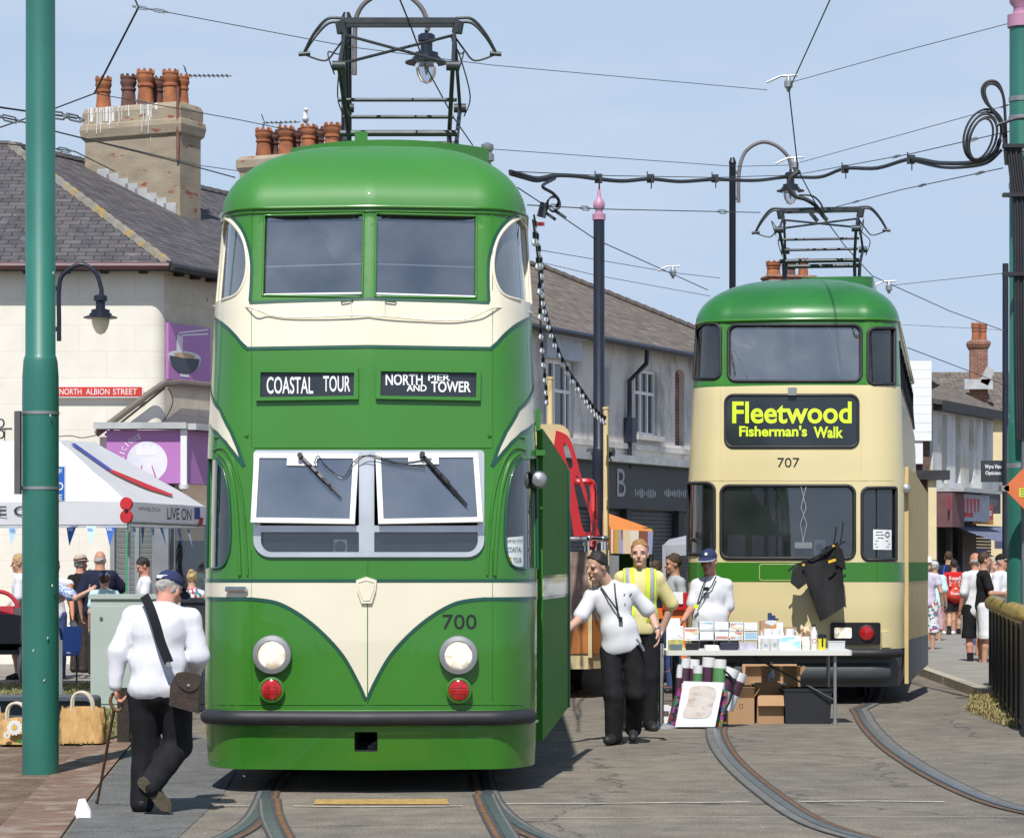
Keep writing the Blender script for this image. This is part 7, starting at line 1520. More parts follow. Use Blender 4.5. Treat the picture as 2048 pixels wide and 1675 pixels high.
mb.build('band', GALV, rp)
mb = MB(); mb.lathe((Xa(2058, 29.8), 29.75, Za(1215, 29.8)), [(.09, 0), (.09, (1215 - 880) * 29.8 / F), (.105, (1215 - 878) * 29.8 / F)], 18); mb.build('cable_duct', M('grey duct', (.20, .22, .25), rough=.5), rp)
mb = MB()
for k in range(6):
 ox = 9 + k * 5.2; mb.tube(crv([tuple(P(x + ox, y, 29.72 - .015 * (k % 2))) for x, y in ((2006, 290), (2011, 340), (2017, 385), (2021, 430), (2022, 560), (2023, 700), (2026, 878))], 6), .016, 6)
for y in (292, 390, 548): mb.box(tuple(P(2030, y, 29.7)), (.26, .08, .04))
for a in range(5):
 pts = [P(1962 + a % 2 * 4 + (22 + 3.4 * a) * math.cos(t), 280 - 2 * a + (42 + 3 * a) * math.sin(t), 29.68 + .02 * a) for t in np.linspace(0, 6.283, 36)[:-1]]
 cs_, sn_ = math.cos(R(18)), math.sin(R(18)); c_ = P(1968, 278, 29.7); pts = [c_ + V(((p.x - c_.x) * cs_ + (p.z - c_.z) * sn_, p.y - c_.y, -(p.x - c_.x) * sn_ + (p.z - c_.z) * cs_)) for p in pts]; mb.tube(pts, .0125, 7, closed=True)
for a in range(2): mb.tube(crv([tuple(P(x, y, 29.7)) for x, y in ((2012, 330), (2006, 260), (2000 - a * 6, 235), (1972 + a * 3, 205), (1964 + a * 5, 180), (1975 + a * 4, 164 + 4 * a), (1995, 166 + 6 * a), (2007, 195), (2011, 250), (2014, 330))], 6), .016, 7)
mb.tube(crv([tuple(P(x, y, 29.6)) for x, y in ((1992, 251), (2010, 245), (2030, 238), (2060, 236))], 5), .018, 6); mb.build('cable_coil', RUB, rp)
dsn = thing('diamond_sign', 'orange diamond shaped road works sign on the green pole at the right edge', 'road sign', P(2050, 976, 29.4)); dc = P(2049, 976, 29.45); a_ = 42 * 29.45 / F; mb = MB(); mb.slab(dc, (1, 0, 0), (0, 0, 1), [[(-a_, 0), (0, -a_), (a_, 0), (0, a_)]], .02); mb.build('plate', M('orange reflective sheet', (.66, .17, .06), rough=.4, var=.05), dsn, 0)
mb = MB(); mb.slab(dc + V((-.055, -.004, -.09)), (1, 0, 0), (0, 0, 1), [[(0, 0), (.13, 0), (.13, .09), (0, .09)]], 0); mb.m = 1
for i in range(3): mb.slab(dc + V((-.045, -.006, -.075 + i * .027)), (1, 0, 0), (0, 0, 1), [[(0, 0), (.1, 0), (.1, .011), (0, .011)]], 0)
mb.build('label', [FLUOY, STEEL], dsn, 0); mb = MB(); mb.box(tuple(dc + V((-a_ + .02, .1, 0))), (.08, .2, .06)); mb.build('clamp', GALV, dsn)
def lamp(label, px_post, pt, Y, hook, shade_px, lamp_xy, r_post, top_y, post_low=0.0, globe=None):
 t = thing('street_lamp', label, 'street lamp', (Xa(px_post, Y), Y, 0), 'swan neck street lamps'); mb = MB(); mb.lathe((Xa(px_post, Y), Y, 0), [(r_post * 1.25, 0), (r_post * 1.2, 1.2), (r_post, 1.4), (r_post, Za(top_y, Y)), (r_post * 1.2, Za(top_y, Y) + .02), (r_post * .6, Za(top_y, Y) + .12)], 16); mb.build('post', NAVY, t, smooth=50)
 mb = MB(); mb.tube(crv([tuple(P(x, y, Y - .02)) for x, y in hook], 8), .035 if r_post > .06 else .03, 10);
 for y in pt: mb.box(((Xa(px_post, Y) + Xa(hook[0][0], Y)) / 2, Y, Za(y, Y)), (abs(Xa(px_post, Y) - Xa(hook[0][0], Y)) + .04, .05, .06))
 mb.build('swan_neck', NAVY if globe is None else globe[1], t)
 Rr = shade_px * Y / F; c = P(lamp_xy[0], lamp_xy[1], Y); mb = MB(); mb.lathe(c, [(Rr * .58, -.02 * Rr), (Rr, -.06 * Rr), (Rr, 0), (Rr * .66, .10 * Rr), (Rr * .66, .2 * Rr), (Rr * .55, .26 * Rr), (Rr * .55, .42 * Rr), (Rr * .28, .5 * Rr), (Rr * .28, .92 * Rr), (Rr * .40, .96 * Rr), (Rr * .40, 1.22 * Rr), (Rr * .3, 1.3 * Rr), (Rr * .09, 1.34 * Rr), (Rr * .09, 1.5 * Rr)], 24); mb.build('lamp_shade', NAVY, t, smooth=30)
 mb = MB(); mb.lathe(c, [(Rr * .54, -.03 * Rr), (Rr * .53, -.25 * Rr), (Rr * .44, -.62 * Rr), (Rr * .26, -.92 * Rr), (.01, -1.02 * Rr)], 22); mb.build('globe', (globe or (M('amber globe', (.80, .68, .48), rough=.2, var=.1),))[0], t, smooth=80)
 if globe: mb = MB(); mb.lathe(c, [(Rr * .1, -.05 * Rr), (Rr * .12, -.3 * Rr), (Rr * .06, -.5 * Rr), (.01, -.6 * Rr)], 10); mb.build('bulb', GALV, t)
 return t
CLG = Mglass('clear globe glass', (.86, .89, .93), .09, .02, .04, (.7, .72, .75)); HOOKG = M('weathered hook steel', (.16, .14, .14), rough=.6, var=.3)
lamp('swan neck lamp with amber globe in front of the cream corner shop', 96, (577, 658), 36, [(118, 682), (118, 640), (118, 580), (126, 549), (160, 529), (190, 544), (202, 575), (203, 592)], 34, (201, 634), .055, 520)
lamp('swan neck lamp with clear globe high behind the pantograph of the green tram', 693, (95, 141), 40, [(709, 150), (710, 60), (716, 26), (735, 2), (770, -14), (808, -12), (840, 12), (855, 44), (855, 62)], 43, (853, 124), .075, 42, globe=(CLG, HOOKG))
lamp('swan neck lamp with clear globe above the yellow cream tram', 1465, (345, 397), 52, [(1477, 405), (1478, 345), (1490, 305), (1520, 285), (1550, 290), (1575, 312), (1583, 338)], 28, (1581, 381), .062, 328, globe=(CLG, HOOKG))
bl_ = thing('lamp_post', 'slim black lamp post at the far right beside the green pole', 'lamp post', (Xa(2011, 62), 62, 0)); mb = MB(); mb.lathe((Xa(2011, 62), 62, 0), [(.11, 0), (.10, 1.4), (.075, 1.6), (.068, Za(527, 62))], 14); mb.build('post', NAVY, bl_, smooth=50)
wy = thing('projecting_sign', 'dark projecting sign reading Wyre View Opticians by the black lamp post', 'shop sign', P(1985, 963, 63)); c_ = P(1986, 942, 63); mb = MB(); mb.box(tuple(c_), (47 * 63 / F, .12, 43 * 63 / F)); mb.build('board', M('charcoal sign', (.035, .04, .045), rough=.5), wy, 0)
mb = MB(); mb.text('Wyre View', c_ + V((0, -.065, .09)), (1, 0, 0), Zu, .39, .12, .02); mb.text('Opticians', c_ + V((0, -.065, -.05)), (1, 0, 0), Zu, .36, .11, .02); mb.build('lettering', WHP, wy); mb = MB(); mb.box((c_.x + .38, 63, c_.z), (.3, .06, .05)); mb.build('bracket', NAVY, wy)
# ---- overhead wires --------------------------------------------------------------------
WIRE = M('steel span wire', (.10, .09, .09), rough=.5, metal=.5); WIREK = M('black contact wire', (.02, .018, .018), rough=.5)
def wire(label, pts, r, mat=WIRE, name='span_wire', gaps=(), ins=(), sag=0, cat='wire', grp='overhead span wires'):
 q = [P(*p) for p in pts]; t = thing(name, label, cat, tuple(q[0]), grp); mb = MB(); mb.tube(q, r, 6); mb.build('strand', mat, t)
 for k in ins:
  i = min(int(k * (len(q) - 1)), len(q) - 2); f = k * (len(q) - 1) - i; p = q[i].lerp(q[i + 1], f); d = (q[i + 1] - q[i]).normalized(); s = r / .006
  mb = MB(); u = d.cross(V((0, 1, 0))).normalized() * .022 * s; L_ = .13 * s
  mb.tube([p - d * L_ - u * .0, p - d * L_ * .8 + u, p + d * L_ * .8 + u, p + d * L_, p + d * L_ * .8 - u, p - d * L_ * .8 - u], r * 1.1, 5, closed=True); mb.lathe(p - d * L_ * 1.4, [(r * 2.2, 0), (r * 2.2, L_ * .35)], 6, d); mb.lathe(p + d * L_ * 1.05, [(r * 2.2, 0), (r * 2.2, L_ * .35)], 6, d); mb.build('turnbuckle', GALV, t)
 return t
wire('thin span wire from the top left corner past the lamp to the upper right insulator', [(277, 15, 27), (320, 22, 27.3), (700, 94, 30), (980, 130, 32), (1534, 180, 36)], .0045, ins=(.03, .24))
wire('thin span wire from the hanging insulator to the finial of the right hand green pole', [(1578, 166, 36), (1800, 104, 33), (2022, 46, 30)], .0045)
wire('black pull off wire dropping from the top edge to the first chimney pot', [(262, -20, 27), (277, 15, 27), (205, 155, 27.6), (189, 187, 28)], .010, WIREK)
wire('span wire running behind the left pole from the knot below the clay pots', [(189, 187, 28), (107, 218, 27.2), (0, 255, 26)], .007, WIREK)
wire('thin span wire from the clay pots past the green roof to the second trolley insulator', [(189, 187, 28), (480, 240, 31), (690, 283, 33), (967, 297, 35), (1470, 333, 40), (1594, 330, 41)], .005, ins=(.06,))
wire('thin span wire from the second insulator up to the right hand cable coil', [(1600, 325, 41), (1800, 270, 35), (2024, 208, 30)], .0045, ins=(.97,))
wire('messenger wire above the thick black cable between the trams', [(1030, 343, 30), (1200, 351, 33), (1430, 355, 38), (1590, 350, 41), (1820, 308, 34), (2022, 262, 30)], .006, ins=(.78, .93))
wire('dark span wire at the far left crossing behind the green pole', [(-5, 214, 24), (50, 222, 24.4), (140, 234, 25.2), (154, 237, 25.4)], .009, WIREK, ins=(.55, .85))
wire('lower dark span wire at the far left running into the big chimney', [(-5, 232, 24), (45, 244, 24.5), (107, 262, 25), (360, 325, 29), (470, 355, 31)], .007, WIREK, ins=(.12,))
wire('thin wire from the left pole passing in front of the chimney stack', [(107, 262, 25), (400, 331, 33), (478, 342, 36)], .005)
wire('short span wire below the slate ridge at the far left', [(-5, 286, 24), (106, 297, 25), (150, 303, 25.6), (230, 343, 28)], .006, ins=(.5,))
wire('span wire level with the pink finial of the navy pole', [(1055, 410, 30), (1200, 418, 33), (1430, 423, 38), (1520, 425, 40)], .007, ins=(.12, .26, .72))
wire('span wire from the second pantograph up to the right hand pole', [(1660, 417, 40), (1800, 380, 35), (2006, 336, 30)], .006, ins=(.2, .62, .9))
wire('faint wire low in the sky behind the navy pole', [(1080, 500, 44), (1345, 545, 50), (1440, 556, 52)], .006)
wire('second faint wire from the clamp on the navy pole', [(1080, 524, 44), (1190, 550, 45), (1420, 592, 48)], .005)
wire('faint wire above the brick chimney at far right', [(1780, 571, 47), (2010, 546, 40)], .005)
wire('faint level wire beside the brick chimney at far right', [(1805, 649, 60), (2010, 660, 60)], .006)
cw = dict(r=.0085, mat=WIREK, name='contact_wire', grp='contact wires above the trams')
wire('contact wire running over the pantograph of the green tram', [(792, -25, 24.5), (800, 0, 25), (818, 44, 26.5), (850, 130, 29), (905, 232, 31.5), (945, 290, 34)], **cw)
wire('contact wire leaving the green roof and sloping down between the trams', [(1035, 375, 38), (1110, 424, 41), (1190, 478, 45), (1345, 548, 52), (1416, 580, 56)], **cw)
wire('contact wire from the top edge down to the pantograph of the yellow cream tram', [(1668, -25, 30), (1660, 0, 30.5), (1578, 180, 35), (1596, 340, 37.5), (1640, 424, 39), (1690, 492, 43), (1745, 552, 50), (1900, 622, 58), (2010, 662, 64)], **cw)
wire('far contact wire sloping past the brick chimney on the right', [(1815, 695, 52), (1960, 750, 58), (2010, 770, 62)], **cw)
def hanger(label, px, py, Y, s=1.0):
 t = thing('insulator', label, 'insulator', tuple(P(px, py, Y)), 'line insulators'); p = P(px, py, Y); mb = MB(); mb.lathe(p + Zu * -.10 * s, [(.02 * s, 0), (.03 * s, .04 * s), (.055 * s, .06 * s), (.055 * s, .13 * s), (.03 * s, .16 * s), (.015 * s, .20 * s)], 12); mb.build('bell', GALV, t); mb = MB(); mb.tube([p + V((-.28 * s, 0, .02 * s)), p + V((-.1 * s, 0, .10 * s)), p + V((.12 * s, 0, .11 * s))], .014 * s, 6); mb.build('arm', GALV, t)
hanger('bell insulator hanging where the wires meet at upper right', 1577, 168, 36); hanger('insulator where the lamp and thick cable meet above the second tram', 1590, 330, 40.5); hanger('small insulator on the sloping contact wire left of the yellow cream tram', 1346, 545, 52, 1.1); hanger('small insulator on the contact wire right of the yellow cream tram', 1778, 575, 51, 1.1)
fc = thing('feeder_cable', 'thick black feeder cable slung across the street between the trams', 'cable', tuple(P(1030, 345, 30))); mb = MB()
main = [(1020, 343, 29.8), (1045, 350, 30), (1075, 357, 30.5), (1110, 351, 31.2), (1150, 352, 32), (1197, 358, 33), (1245, 362, 34), (1301, 358, 35.2), (1360, 363, 36.6), (1430, 359, 38), (1510, 361, 39.6), (1575, 354, 41), (1640, 354, 39), (1690, 337, 37.4), (1755, 336, 35.5), (1822, 318, 33.6), (1880, 326, 32), (1945, 325, 30.4), (1985, 312, 29.9), (2000, 280, 29.7)]
mb.tube([P(*p) for p in crv(main, 6)], .024, 8); mb.tube([P(*p) for p in crv([(a, b + 5, c) for a, b, c in main[:4]] + [(1085, 372, 30.4), (1105, 386, 30.6), (1118, 402, 30.8), (1112, 414, 30.8)], 6)], .018, 7)
mb.tube([P(*p) for p in crv([(1822, 320, 33.6), (1880, 334, 32), (1930, 334, 30.6), (1975, 325, 29.9), (2003, 300, 29.7)], 6)], .018, 7); mb.build('cable', RUB, fc)
mb = MB()
for x, y, Y in ((1197, 357, 33), (1301, 357, 35.2), (1430, 357, 38), (1690, 338, 37.4), (1822, 319, 33.6)):
 p = P(x, y, Y); mb.box(tuple(p), (.09, .09, .10)); mb.tube([p + V((.01, 0, -.04)), p + V((.01, 0, -.13))], .008, 5); mb.tube([p + V((-.04, 0, .05)), p + V((-.04, 0, .09))], .008, 5)
mb.build('clamp', STEEL_D, fc)
sw = thing('section_switch', 'tangle of black cable clamps on the wire beside the green tram roof', 'switch', tuple(P(1100, 415, 30.8))); mb = MB()
for k in range(4): mb.tube([P(1107 + (14 - k) * math.cos(t), 408 + (13 + k) * math.sin(t), 30.75 + .02 * k) for t in np.linspace(0, 6.28, 20)[:-1]], .008, 5, closed=True)
mb.box(tuple(P(1086, 420, 30.8)), (.1, .06, .16), ry=R(15)); mb.box(tuple(P(1098, 430, 30.8)), (.18, .04, .03), ry=R(35)); mb.box(tuple(P(1120, 428, 30.8)), (.16, .04, .03), ry=R(35)); mb.build('clamp', STEEL_D, sw); mb = MB(); mb.box(tuple(P(1081, 448, 30.8)), (.09, .03, .04)); mb.build('tag', REDP, sw)
s2_ = thing('section_switch', 'cluster of looping leads hanging just over the second pantograph', 'switch', tuple(P(1625, 410, 38.8))); mb = MB(); mb.tube([P(x, y, 38.8) for x, y in crv([(1600, 342), (1582, 355), (1578, 375), (1590, 392), (1610, 398), (1630, 410), (1640, 425)], 6)], .03, 8); mb.tube([P(x, y, 38.7) for x, y in crv([(1598, 390), (1625, 392), (1642, 408), (1648, 428)], 6)], .014, 6)
mb.box(tuple(P(1628, 434, 38.8)), (.16, .05, .05), ry=R(50)); mb.box(tuple(P(1645, 430, 38.8)), (.2, .05, .05), ry=R(50)); mb.build('lead', RUB, s2_)
# ---- festoon bulbs and the red tram ------------------------------------------------------
rt_ = thing('tram', 'open red and cream tram with light masts and wooden sides behind the green tram', 'tram', (-.2, 34, 0)); BW = 1.12; rx = .04; ry = 33.9
WDP = M('weathered pink wood', (.34, .23, .19), rough=.6, var=.3, vs=3, stretch=(1, 1, 6)); CRW = M('cream tram side', (.62, .50, .28), rough=.5, var=.12); ORW = M('orange tram side', (.45, .17, .05), rough=.5, var=.15)
mb = MB(); pl = [(-.9, .0), (.9, 0), (1.08, .3), (1.14, .9), (1.14, 11), (-1.14, 11), (-1.14, .9), (-1.08, .3)]
def rtp(z0, z1, inset=0.0): mb.slab((rx, ry, z1), (1, 0, 0), (0, 1, 0), [[(x * (1 - inset), y + inset) for x, y in pl]], z1 - z0)
rtp(.95, 1.78); mb.m = 1; rtp(.55, .95); mb.m = 2; rtp(.36, .55, .02); mb.build('body', [WDP, ORW, CRW], rt_, 0)
mb = MB()
for x, y in pl[:5] + [(1.14, 2.2), (1.14, 3.4)]: mb.box((rx + x * 1.005, ry + y, 1.15), (.045, .045, 1.3))
mb.build('body_rib', CRW, rt_, 0)
mb = MB(); top = [(rx + x * .99, ry + y, 1.94) for x, y in pl[:5]] + [(rx + 1.13, ry + 5, 1.94)]; mb.tube(top, .022, 8)
for p in top + [(rx + 1.11, ry + .6, 1.94), (rx + 1.13, ry + 1.6, 1.94), (rx + 1.13, ry + 2.4, 1.94)]: mb.tube([p, (p[0], p[1], 1.76)], .015, 6); mb.ell(p, (.04, .04, .04), 8, 6)
mb.build('rail', CHR, rt_)
mb = MB(); yy = ry + 1.3
def frame_(pts, r): mb.tube([P(x, y, Y) for x, y, Y in crv(pts, 6)], r, 8)
o_ = P(1112, 1070, 34.5); fp = lambda l: [(P(x, y, 34.5).x - o_.x, P(x, y, 34.5).z - o_.z) for x, y in l]
mb.slab(o_, (1, 0, 0), (0, 0, 1), [fp(crv([(1112, 860), (1136, 872), (1150, 905), (1162, 950), (1180, 1005), (1200, 1070)], 5) + [(1148, 1072), (1138, 1000), (1122, 930), (1108, 890)]), fp(crv([(1127, 886), (1137, 894), (1146, 928), (1138, 936), (1130, 908)], 3, True)), fp(crv([(1147, 958), (1157, 952), (1162, 972), (1178, 1025), (1184, 1060), (1167, 1060), (1155, 1005)], 3, True))], .1)
frame_([(1140, 945, 35.4), (1150, 962, 35.4), (1175, 963, 35.4), (1186, 976, 35.4), (1188, 1060, 35.2), (1184, 1095, 35.1)], .045); mb.tube([P(1160, 1072, 35.2), P(1190, 1070, 35.2)], .04, 8); mb.build('windscreen_frame', REDP, rt_)
mb = MB(); mb.slab(P(1108, 890, 34.6), (1, 0, 0), (0, 0, 1), [rrect(-.3, 0, .2, .26, (.02, .12, .16, .02))], 1.0); mb.build('canopy', CRW, rt_)
BULBM = M('milky bulb glass', (.78, .79, .82), rough=.45, var=.08)
for px, yt, Y, yb in ((1100, 758, 35, 1090), (1212, 818, 37.2, 1250)):
 mb = MB(); mb.lathe((Xa(px, Y), Y, Za(yb, Y)), [(.037, 0), (.037, Za(yt, Y) - Za(yb, Y)), (.046, Za(yt, Y) - Za(yb, Y)), (.046, Za(yt, Y) - Za(yb, Y) + .03)], 14); mb.build('light_mast', M('cream mast paint', (.72, .56, .28), rough=.5), rt_)
mb = MB(); mb.box((rx, ry + 3, .28), (1.7, 3, .2))
for k in (2.2, 3.8): mb.lathe((rx + .75, ry + k, .33), [(.32, 0), (.32, .1)], 20, (1, 0, 0))
mb.build('running_gear', DKIN, rt_)
def festoon(label, path, n, Y0_, Y1_):
 t = thing('festoon_lights', label, 'string lights', tuple(P(path[0][0], path[0][1], Y0_)), 'strings of bulbs on the red tram'); k = len(path); pts = crv([(x, y, Y0_ + (Y1_ - Y0_) * i / (k - 1)) for i, (x, y) in enumerate(path)], 12); q = [P(*p) for p in pts]; mb = MB(); mb.tube(q, .010, 6)
 L_ = [0];
 for a, b in zip(q, q[1:]): L_.append(L_[-1] + (b - a).length)
 hold = []
 for i in range(n):
  s = L_[-1] * (i + .5) / n; a = int(np.searchsorted(L_, s)) - 1; p = q[a].lerp(q[a + 1], (s - L_[a]) / max(L_[a + 1] - L_[a], 1e-6)); mb.lathe(p - Zu * .05, [(.018, 0), (.02, .05)], 8); hold.append(p)
 mb.build('flex', BLK, t); o0 = None
 for p in hold:
  if o0 is None:
   m_ = MB(); m_.lathe((0, 0, 0), [(.0, -.115), (.02, -.11), (.036, -.085), (.036, -.06), (.024, -.03), (.014, -.01), (.014, 0)], 12); m_.v = [V(q_) * .70 for q_ in m_.v]; o0 = m_.build('bulb', BULBM, t, smooth=80); o = o0
  else: o = o0.copy(); C.objects.link(o)
  o.location = p - Zu * .04 - V(t.location); o.parent = t; o.matrix_parent_inverse = Matrix.Identity(4)
festoon('string of white bulbs sloping down to the right hand cream mast', [(1068, 430), (1082, 520), (1085, 590), (1100, 650), (1128, 722), (1165, 780), (1190, 815), (1212, 834)], 26, 26, 37)
festoon('string of white bulbs hanging close along the side of the green tram', [(1066, 440), (1078, 540), (1081, 640), (1085, 700), (1091, 760), (1094, 800)], 10, 24, 34)
# ---- striped stall, barrier, gazebos behind ----------------------------------------------
STR = Mblobs('striped awning', [(.62, .20, .06), (.66, .52, .34), (.22, .08, .05), (.30, .30, .52), (.66, .62, .5), (.55, .12, .04), (.45, .33, .10)], 9, stretch=(1, .02, .02)); ORG = M('orange canvas', (.72, .24, .04), rough=.8); stl = thing('stall', 'market stall with striped orange awning behind the fair haired steward', 'stall', (Xa(1265, 43), 43, 0)); Y = 43
mb = MB(); a, b, c, d = P(1222, 1058, 42), P(1306, 1062, 42), P(1302, 1056, 45), P(1205, 1022, 45); mb.quad(a, b, c, d); mb.m = 1; mb.quad(P(1222, 1106, 42), P(1304, 1108, 42), b, a); mb.m = 0; mb.quad(P(1205, 1075, 44.5), P(1222, 1106, 42), a, d); mb.build('awning', [ORG, STR], stl, 0)
mb = MB(); mb.box((Xa(1268, 44.5), 44.5, 1.2), (.62, .05, 2.0)); mb.build('back_cloth', M('dark green cloth', (.015, .07, .015), rough=.9), stl, 0); mb = MB()
for px in (1224, 1302): mb.box((Xa(px, 42.1), 42.1, .9), (.04, .04, 1.8))
mb.box((Xa(1228, 42), 41.9, 1.55), (.14, .04, .4)); mb.build('stall_post', GALV, stl, 0)
BARO = M('orange barrier plastic', (.75, .17, .025), rough=.45, var=.08); bt_ = thing('plastic_barrier', 'orange plastic barrier between the stallholder and the steward', 'barrier', (Xa(1330, 32.5), 32.5, 0)); Yb = 32.6
mb = MB(); w_ = .42; mb.slab((Xa(1300, Yb), Yb, .2), (1, 0, 0), (0, 0, 1), [rrect(0, 0, w_, .92, .06)] + [rrect(.08 + k * .215, .18, .24 + k * .215, .80, .05)[::-1] for k in range(1)] + [rrect(.24, .18, .36, .80, .05)[::-1]], .06);
for k in (.08, .36): mb.box((Xa(1300, Yb) + k, Yb + .03, .11), (.10, .5, .2))
mb.build('panel', BARO, bt_, 0); mb = MB(); mb.box((Xa(1355, Yb), Yb - .005, 1.20), (.36, .09, .2)); mb.m = 1; mb.box((Xa(1348, Yb), Yb - .06, 1.24), (.2, .02, .14)); mb.build('warning_board', [REDP, WHP], bt_, 0)
gz2 = thing('small_gazebo', 'small grey white gazebo roof beside the left edge of the yellow cream tram', 'gazebo', (Xa(1350, 50), 50, 0)); mb = MB(); mb.quad(P(1326, 1090, 49), P(1375, 1088, 49), P(1375, 1070, 51), P(1338, 1078, 51)); mb.quad(P(1326, 1112, 49), P(1375, 1110, 49), P(1375, 1088, 49), P(1326, 1090, 49)); mb.box(tuple(P(1328, 1180, 49)), (.06, .06, 1.6)); mb.build('canopy', M('grey canopy cloth', (.36, .36, .39), rough=.8), gz2, 0)
# ---- white gazebo, left ----------------------------------------------------------------
GZ = M('white gazebo canvas', (.88, .88, .92), rough=.8, var=.04, vs=2, bump=.25, bs=5); _t = GZ.node_tree; _m = _t.nodes.new('ShaderNodeMixShader'); _m.inputs[0].default_value = .42; _tl = _t.nodes.new('ShaderNodeBsdfTranslucent'); _tl.inputs[0].default_value = (.90, .90, .97, 1); _t.links.new(_t.nodes['Principled BSDF'].outputs[0], _m.inputs[1]); _t.links.new(_tl.outputs[0], _m.inputs[2]); _t.links.new(_m.outputs[0], _t.nodes['Material Output'].inputs[0])
gz = thing('gazebo', 'white gazebo with pennant bunting and LIVE ON lettering behind the green pole', 'gazebo', (-5.8, 35.2, 0))
GY = 33.6; C1 = V((Xa(256, GY), GY, 0)); dr_ = V((.19, .98, 0)).normalized(); dl_ = V((-dr_.y, dr_.x, 0)); C2 = C1 + dr_ * 3.15; C0 = C1 + dl_ * 3.6; C3 = C0 + dr_ * 3.15; zv0, zv1 = Za(1048, GY), Za(1003, GY); pa, pb = P(118, 880, GY + 1.1), P(190, 884, GY + 2.6); pa2 = pa + dl_ * 1.2; pb2 = pb + dl_ * 1.2
def grid_quad(mb, a, b, c, d, n=10, sag=.0, seed=0):
 vs = []; r_ = random.Random(seed)
 nn = (b - a).cross(d - a).normalized()
 for i in range(n + 1):
  for j in range(n + 1):
   u, v = i / n, j / n; p = a.lerp(b, u).lerp(d.lerp(c, u), v); w = math.sin(math.pi * u) * math.sin(math.pi * v); vs.append(p - nn * sag * w + nn * .006 * math.sin(9 * u + 13 * v + seed) * (1 if sag else 0))
 mb.add(vs, [(i * (n + 1) + j, (i + 1) * (n + 1) + j, (i + 1) * (n + 1) + j + 1, i * (n + 1) + j + 1) for i in range(n) for j in range(n)])
mb = MB(); zz1_ = Zu * zv1
grid_quad(mb, C0 + zz1_, C1 + zz1_, pa, pa2, 12, .07, 1); grid_quad(mb, C1 + zz1_, C2 + zz1_, pb, pa, 12, .07, 2); mb.quad(pa, pb, pb2, pa2); grid_quad(mb, C2 + zz1_, C3 + zz1_, pb2, pb, 6, .05, 3); grid_quad(mb, C3 + zz1_, C0 + zz1_, pa2, pb2, 6, .05, 4)
for a, b in ((C0, C1), (C1, C2), (C2, C3)):
 n = 24; vs = []
 for i in range(n + 1):
  p = a.lerp(b, i / n); o = V((0, -.012, 0)) * math.sin(i * 1.7); vs += [p + Zu * (zv1 + .002), p + Zu * zv0 + o]
 mb.add(vs, [(2 * i, 2 * i + 1, 2 * i + 3, 2 * i + 2) for i in range(n)])
mb.build('canopy', GZ, gz, smooth=60)
mb = MB()
for c in (C0, C1, C2, C3): mb.box((c.x, c.y + .03, zv1 / 2), (.045, .045, zv1))
mb.tube([C1 + Zu * (zv0 + .03), C2 + Zu * (zv0 + .03)], .02, 6); mb.build('frame', GALV, gz, 0)
BLV = M('blue vinyl', (.06, .07, .38), rough=.6); RBV = M('poppy red', (.55, .02, .03), rough=.6, var=.15); LTX = M('black lettering', (.03, .03, .04), rough=.6)
mb = MB(); exf = (C1 - C0).normalized(); nf = exf.cross(Zu); mb.text('LIVE ON', C1 - exf * 1.52 + nf * .02 + Zu * ((zv0 + zv1) / 2 + .03), exf, Zu, 1.0, .12, .01); mb.m = 1;
exr = (C2 - C1).normalized(); nr = exr.cross(Zu); mb.m = 0; mb.text('LIVE ON', C1.lerp(C2, .62) + nr * .02 + Zu * ((zv0 + zv1) / 2 + .02), exr, Zu, 1.0, .15, .012); mb.text('WWW.RBL.ORG.UK', C1.lerp(C2, .24) + nr * .02 + Zu * ((zv0 + zv1) / 2 + .06), exr, Zu, .85, .05, .0)
mb.m = 1; mb.slab(C1.lerp(C2, .82) + nr * .02 + Zu * (zv0 + .10), exr, Zu, [[(0, 0), (.24, 0), (.24, .15), (0, .15)]], 0); mb.m = 2; mb.slab(C1.lerp(C2, .86) + nr * .022 + Zu * (zv0 + .0), exr, Zu, [[(0, .0), (.2, .03), (.26, .12), (.1, .13)]], 0)
mb.build('lettering', [LTX, BLV, RBV], gz, 0)
mb = MB(); fa, fb, fc_, fd = C1 + zz1_, C2 + zz1_, pb, pa; nn_ = (fb - fa).cross(fd - fa).normalized()
def onroof(u, v): w = math.sin(math.pi * u) * math.sin(math.pi * v); return fa.lerp(fb, u).lerp(fd.lerp(fc_, u), v) - nn_ * .07 * w + nn_ * .022
for m_, ps in ((0, [(.16, .93), (.30, .95), (.50, .60), (.40, .56)]), (1, [(.40, .56), (.50, .60), (.72, .32), (.80, .18), (.74, .15), (.60, .28)])):
 mb.m = m_; f_ = [onroof(*p) for p in ps]; mb.add(f_, [tuple(range(len(f_)))])
mb.build('roof_emblem', [BLV, RBV], gz, 0)
bu = thing('bunting', 'string of blue and pale pennants hanging under the gazebo edge', 'bunting', tuple(C1 + Zu * zv0)); mb = MB(); mb.tube([C0 + Zu * (zv0 - .02), C1 + Zu * (zv0 - .03), C2 + Zu * (zv0 - .02)], .006, 5); mb.build('cord', WHP, bu)
FB = M('royal blue pennant', (.05, .17, .60), rough=.8); FL = M('pale blue pennant', (.50, .68, .85), rough=.8)
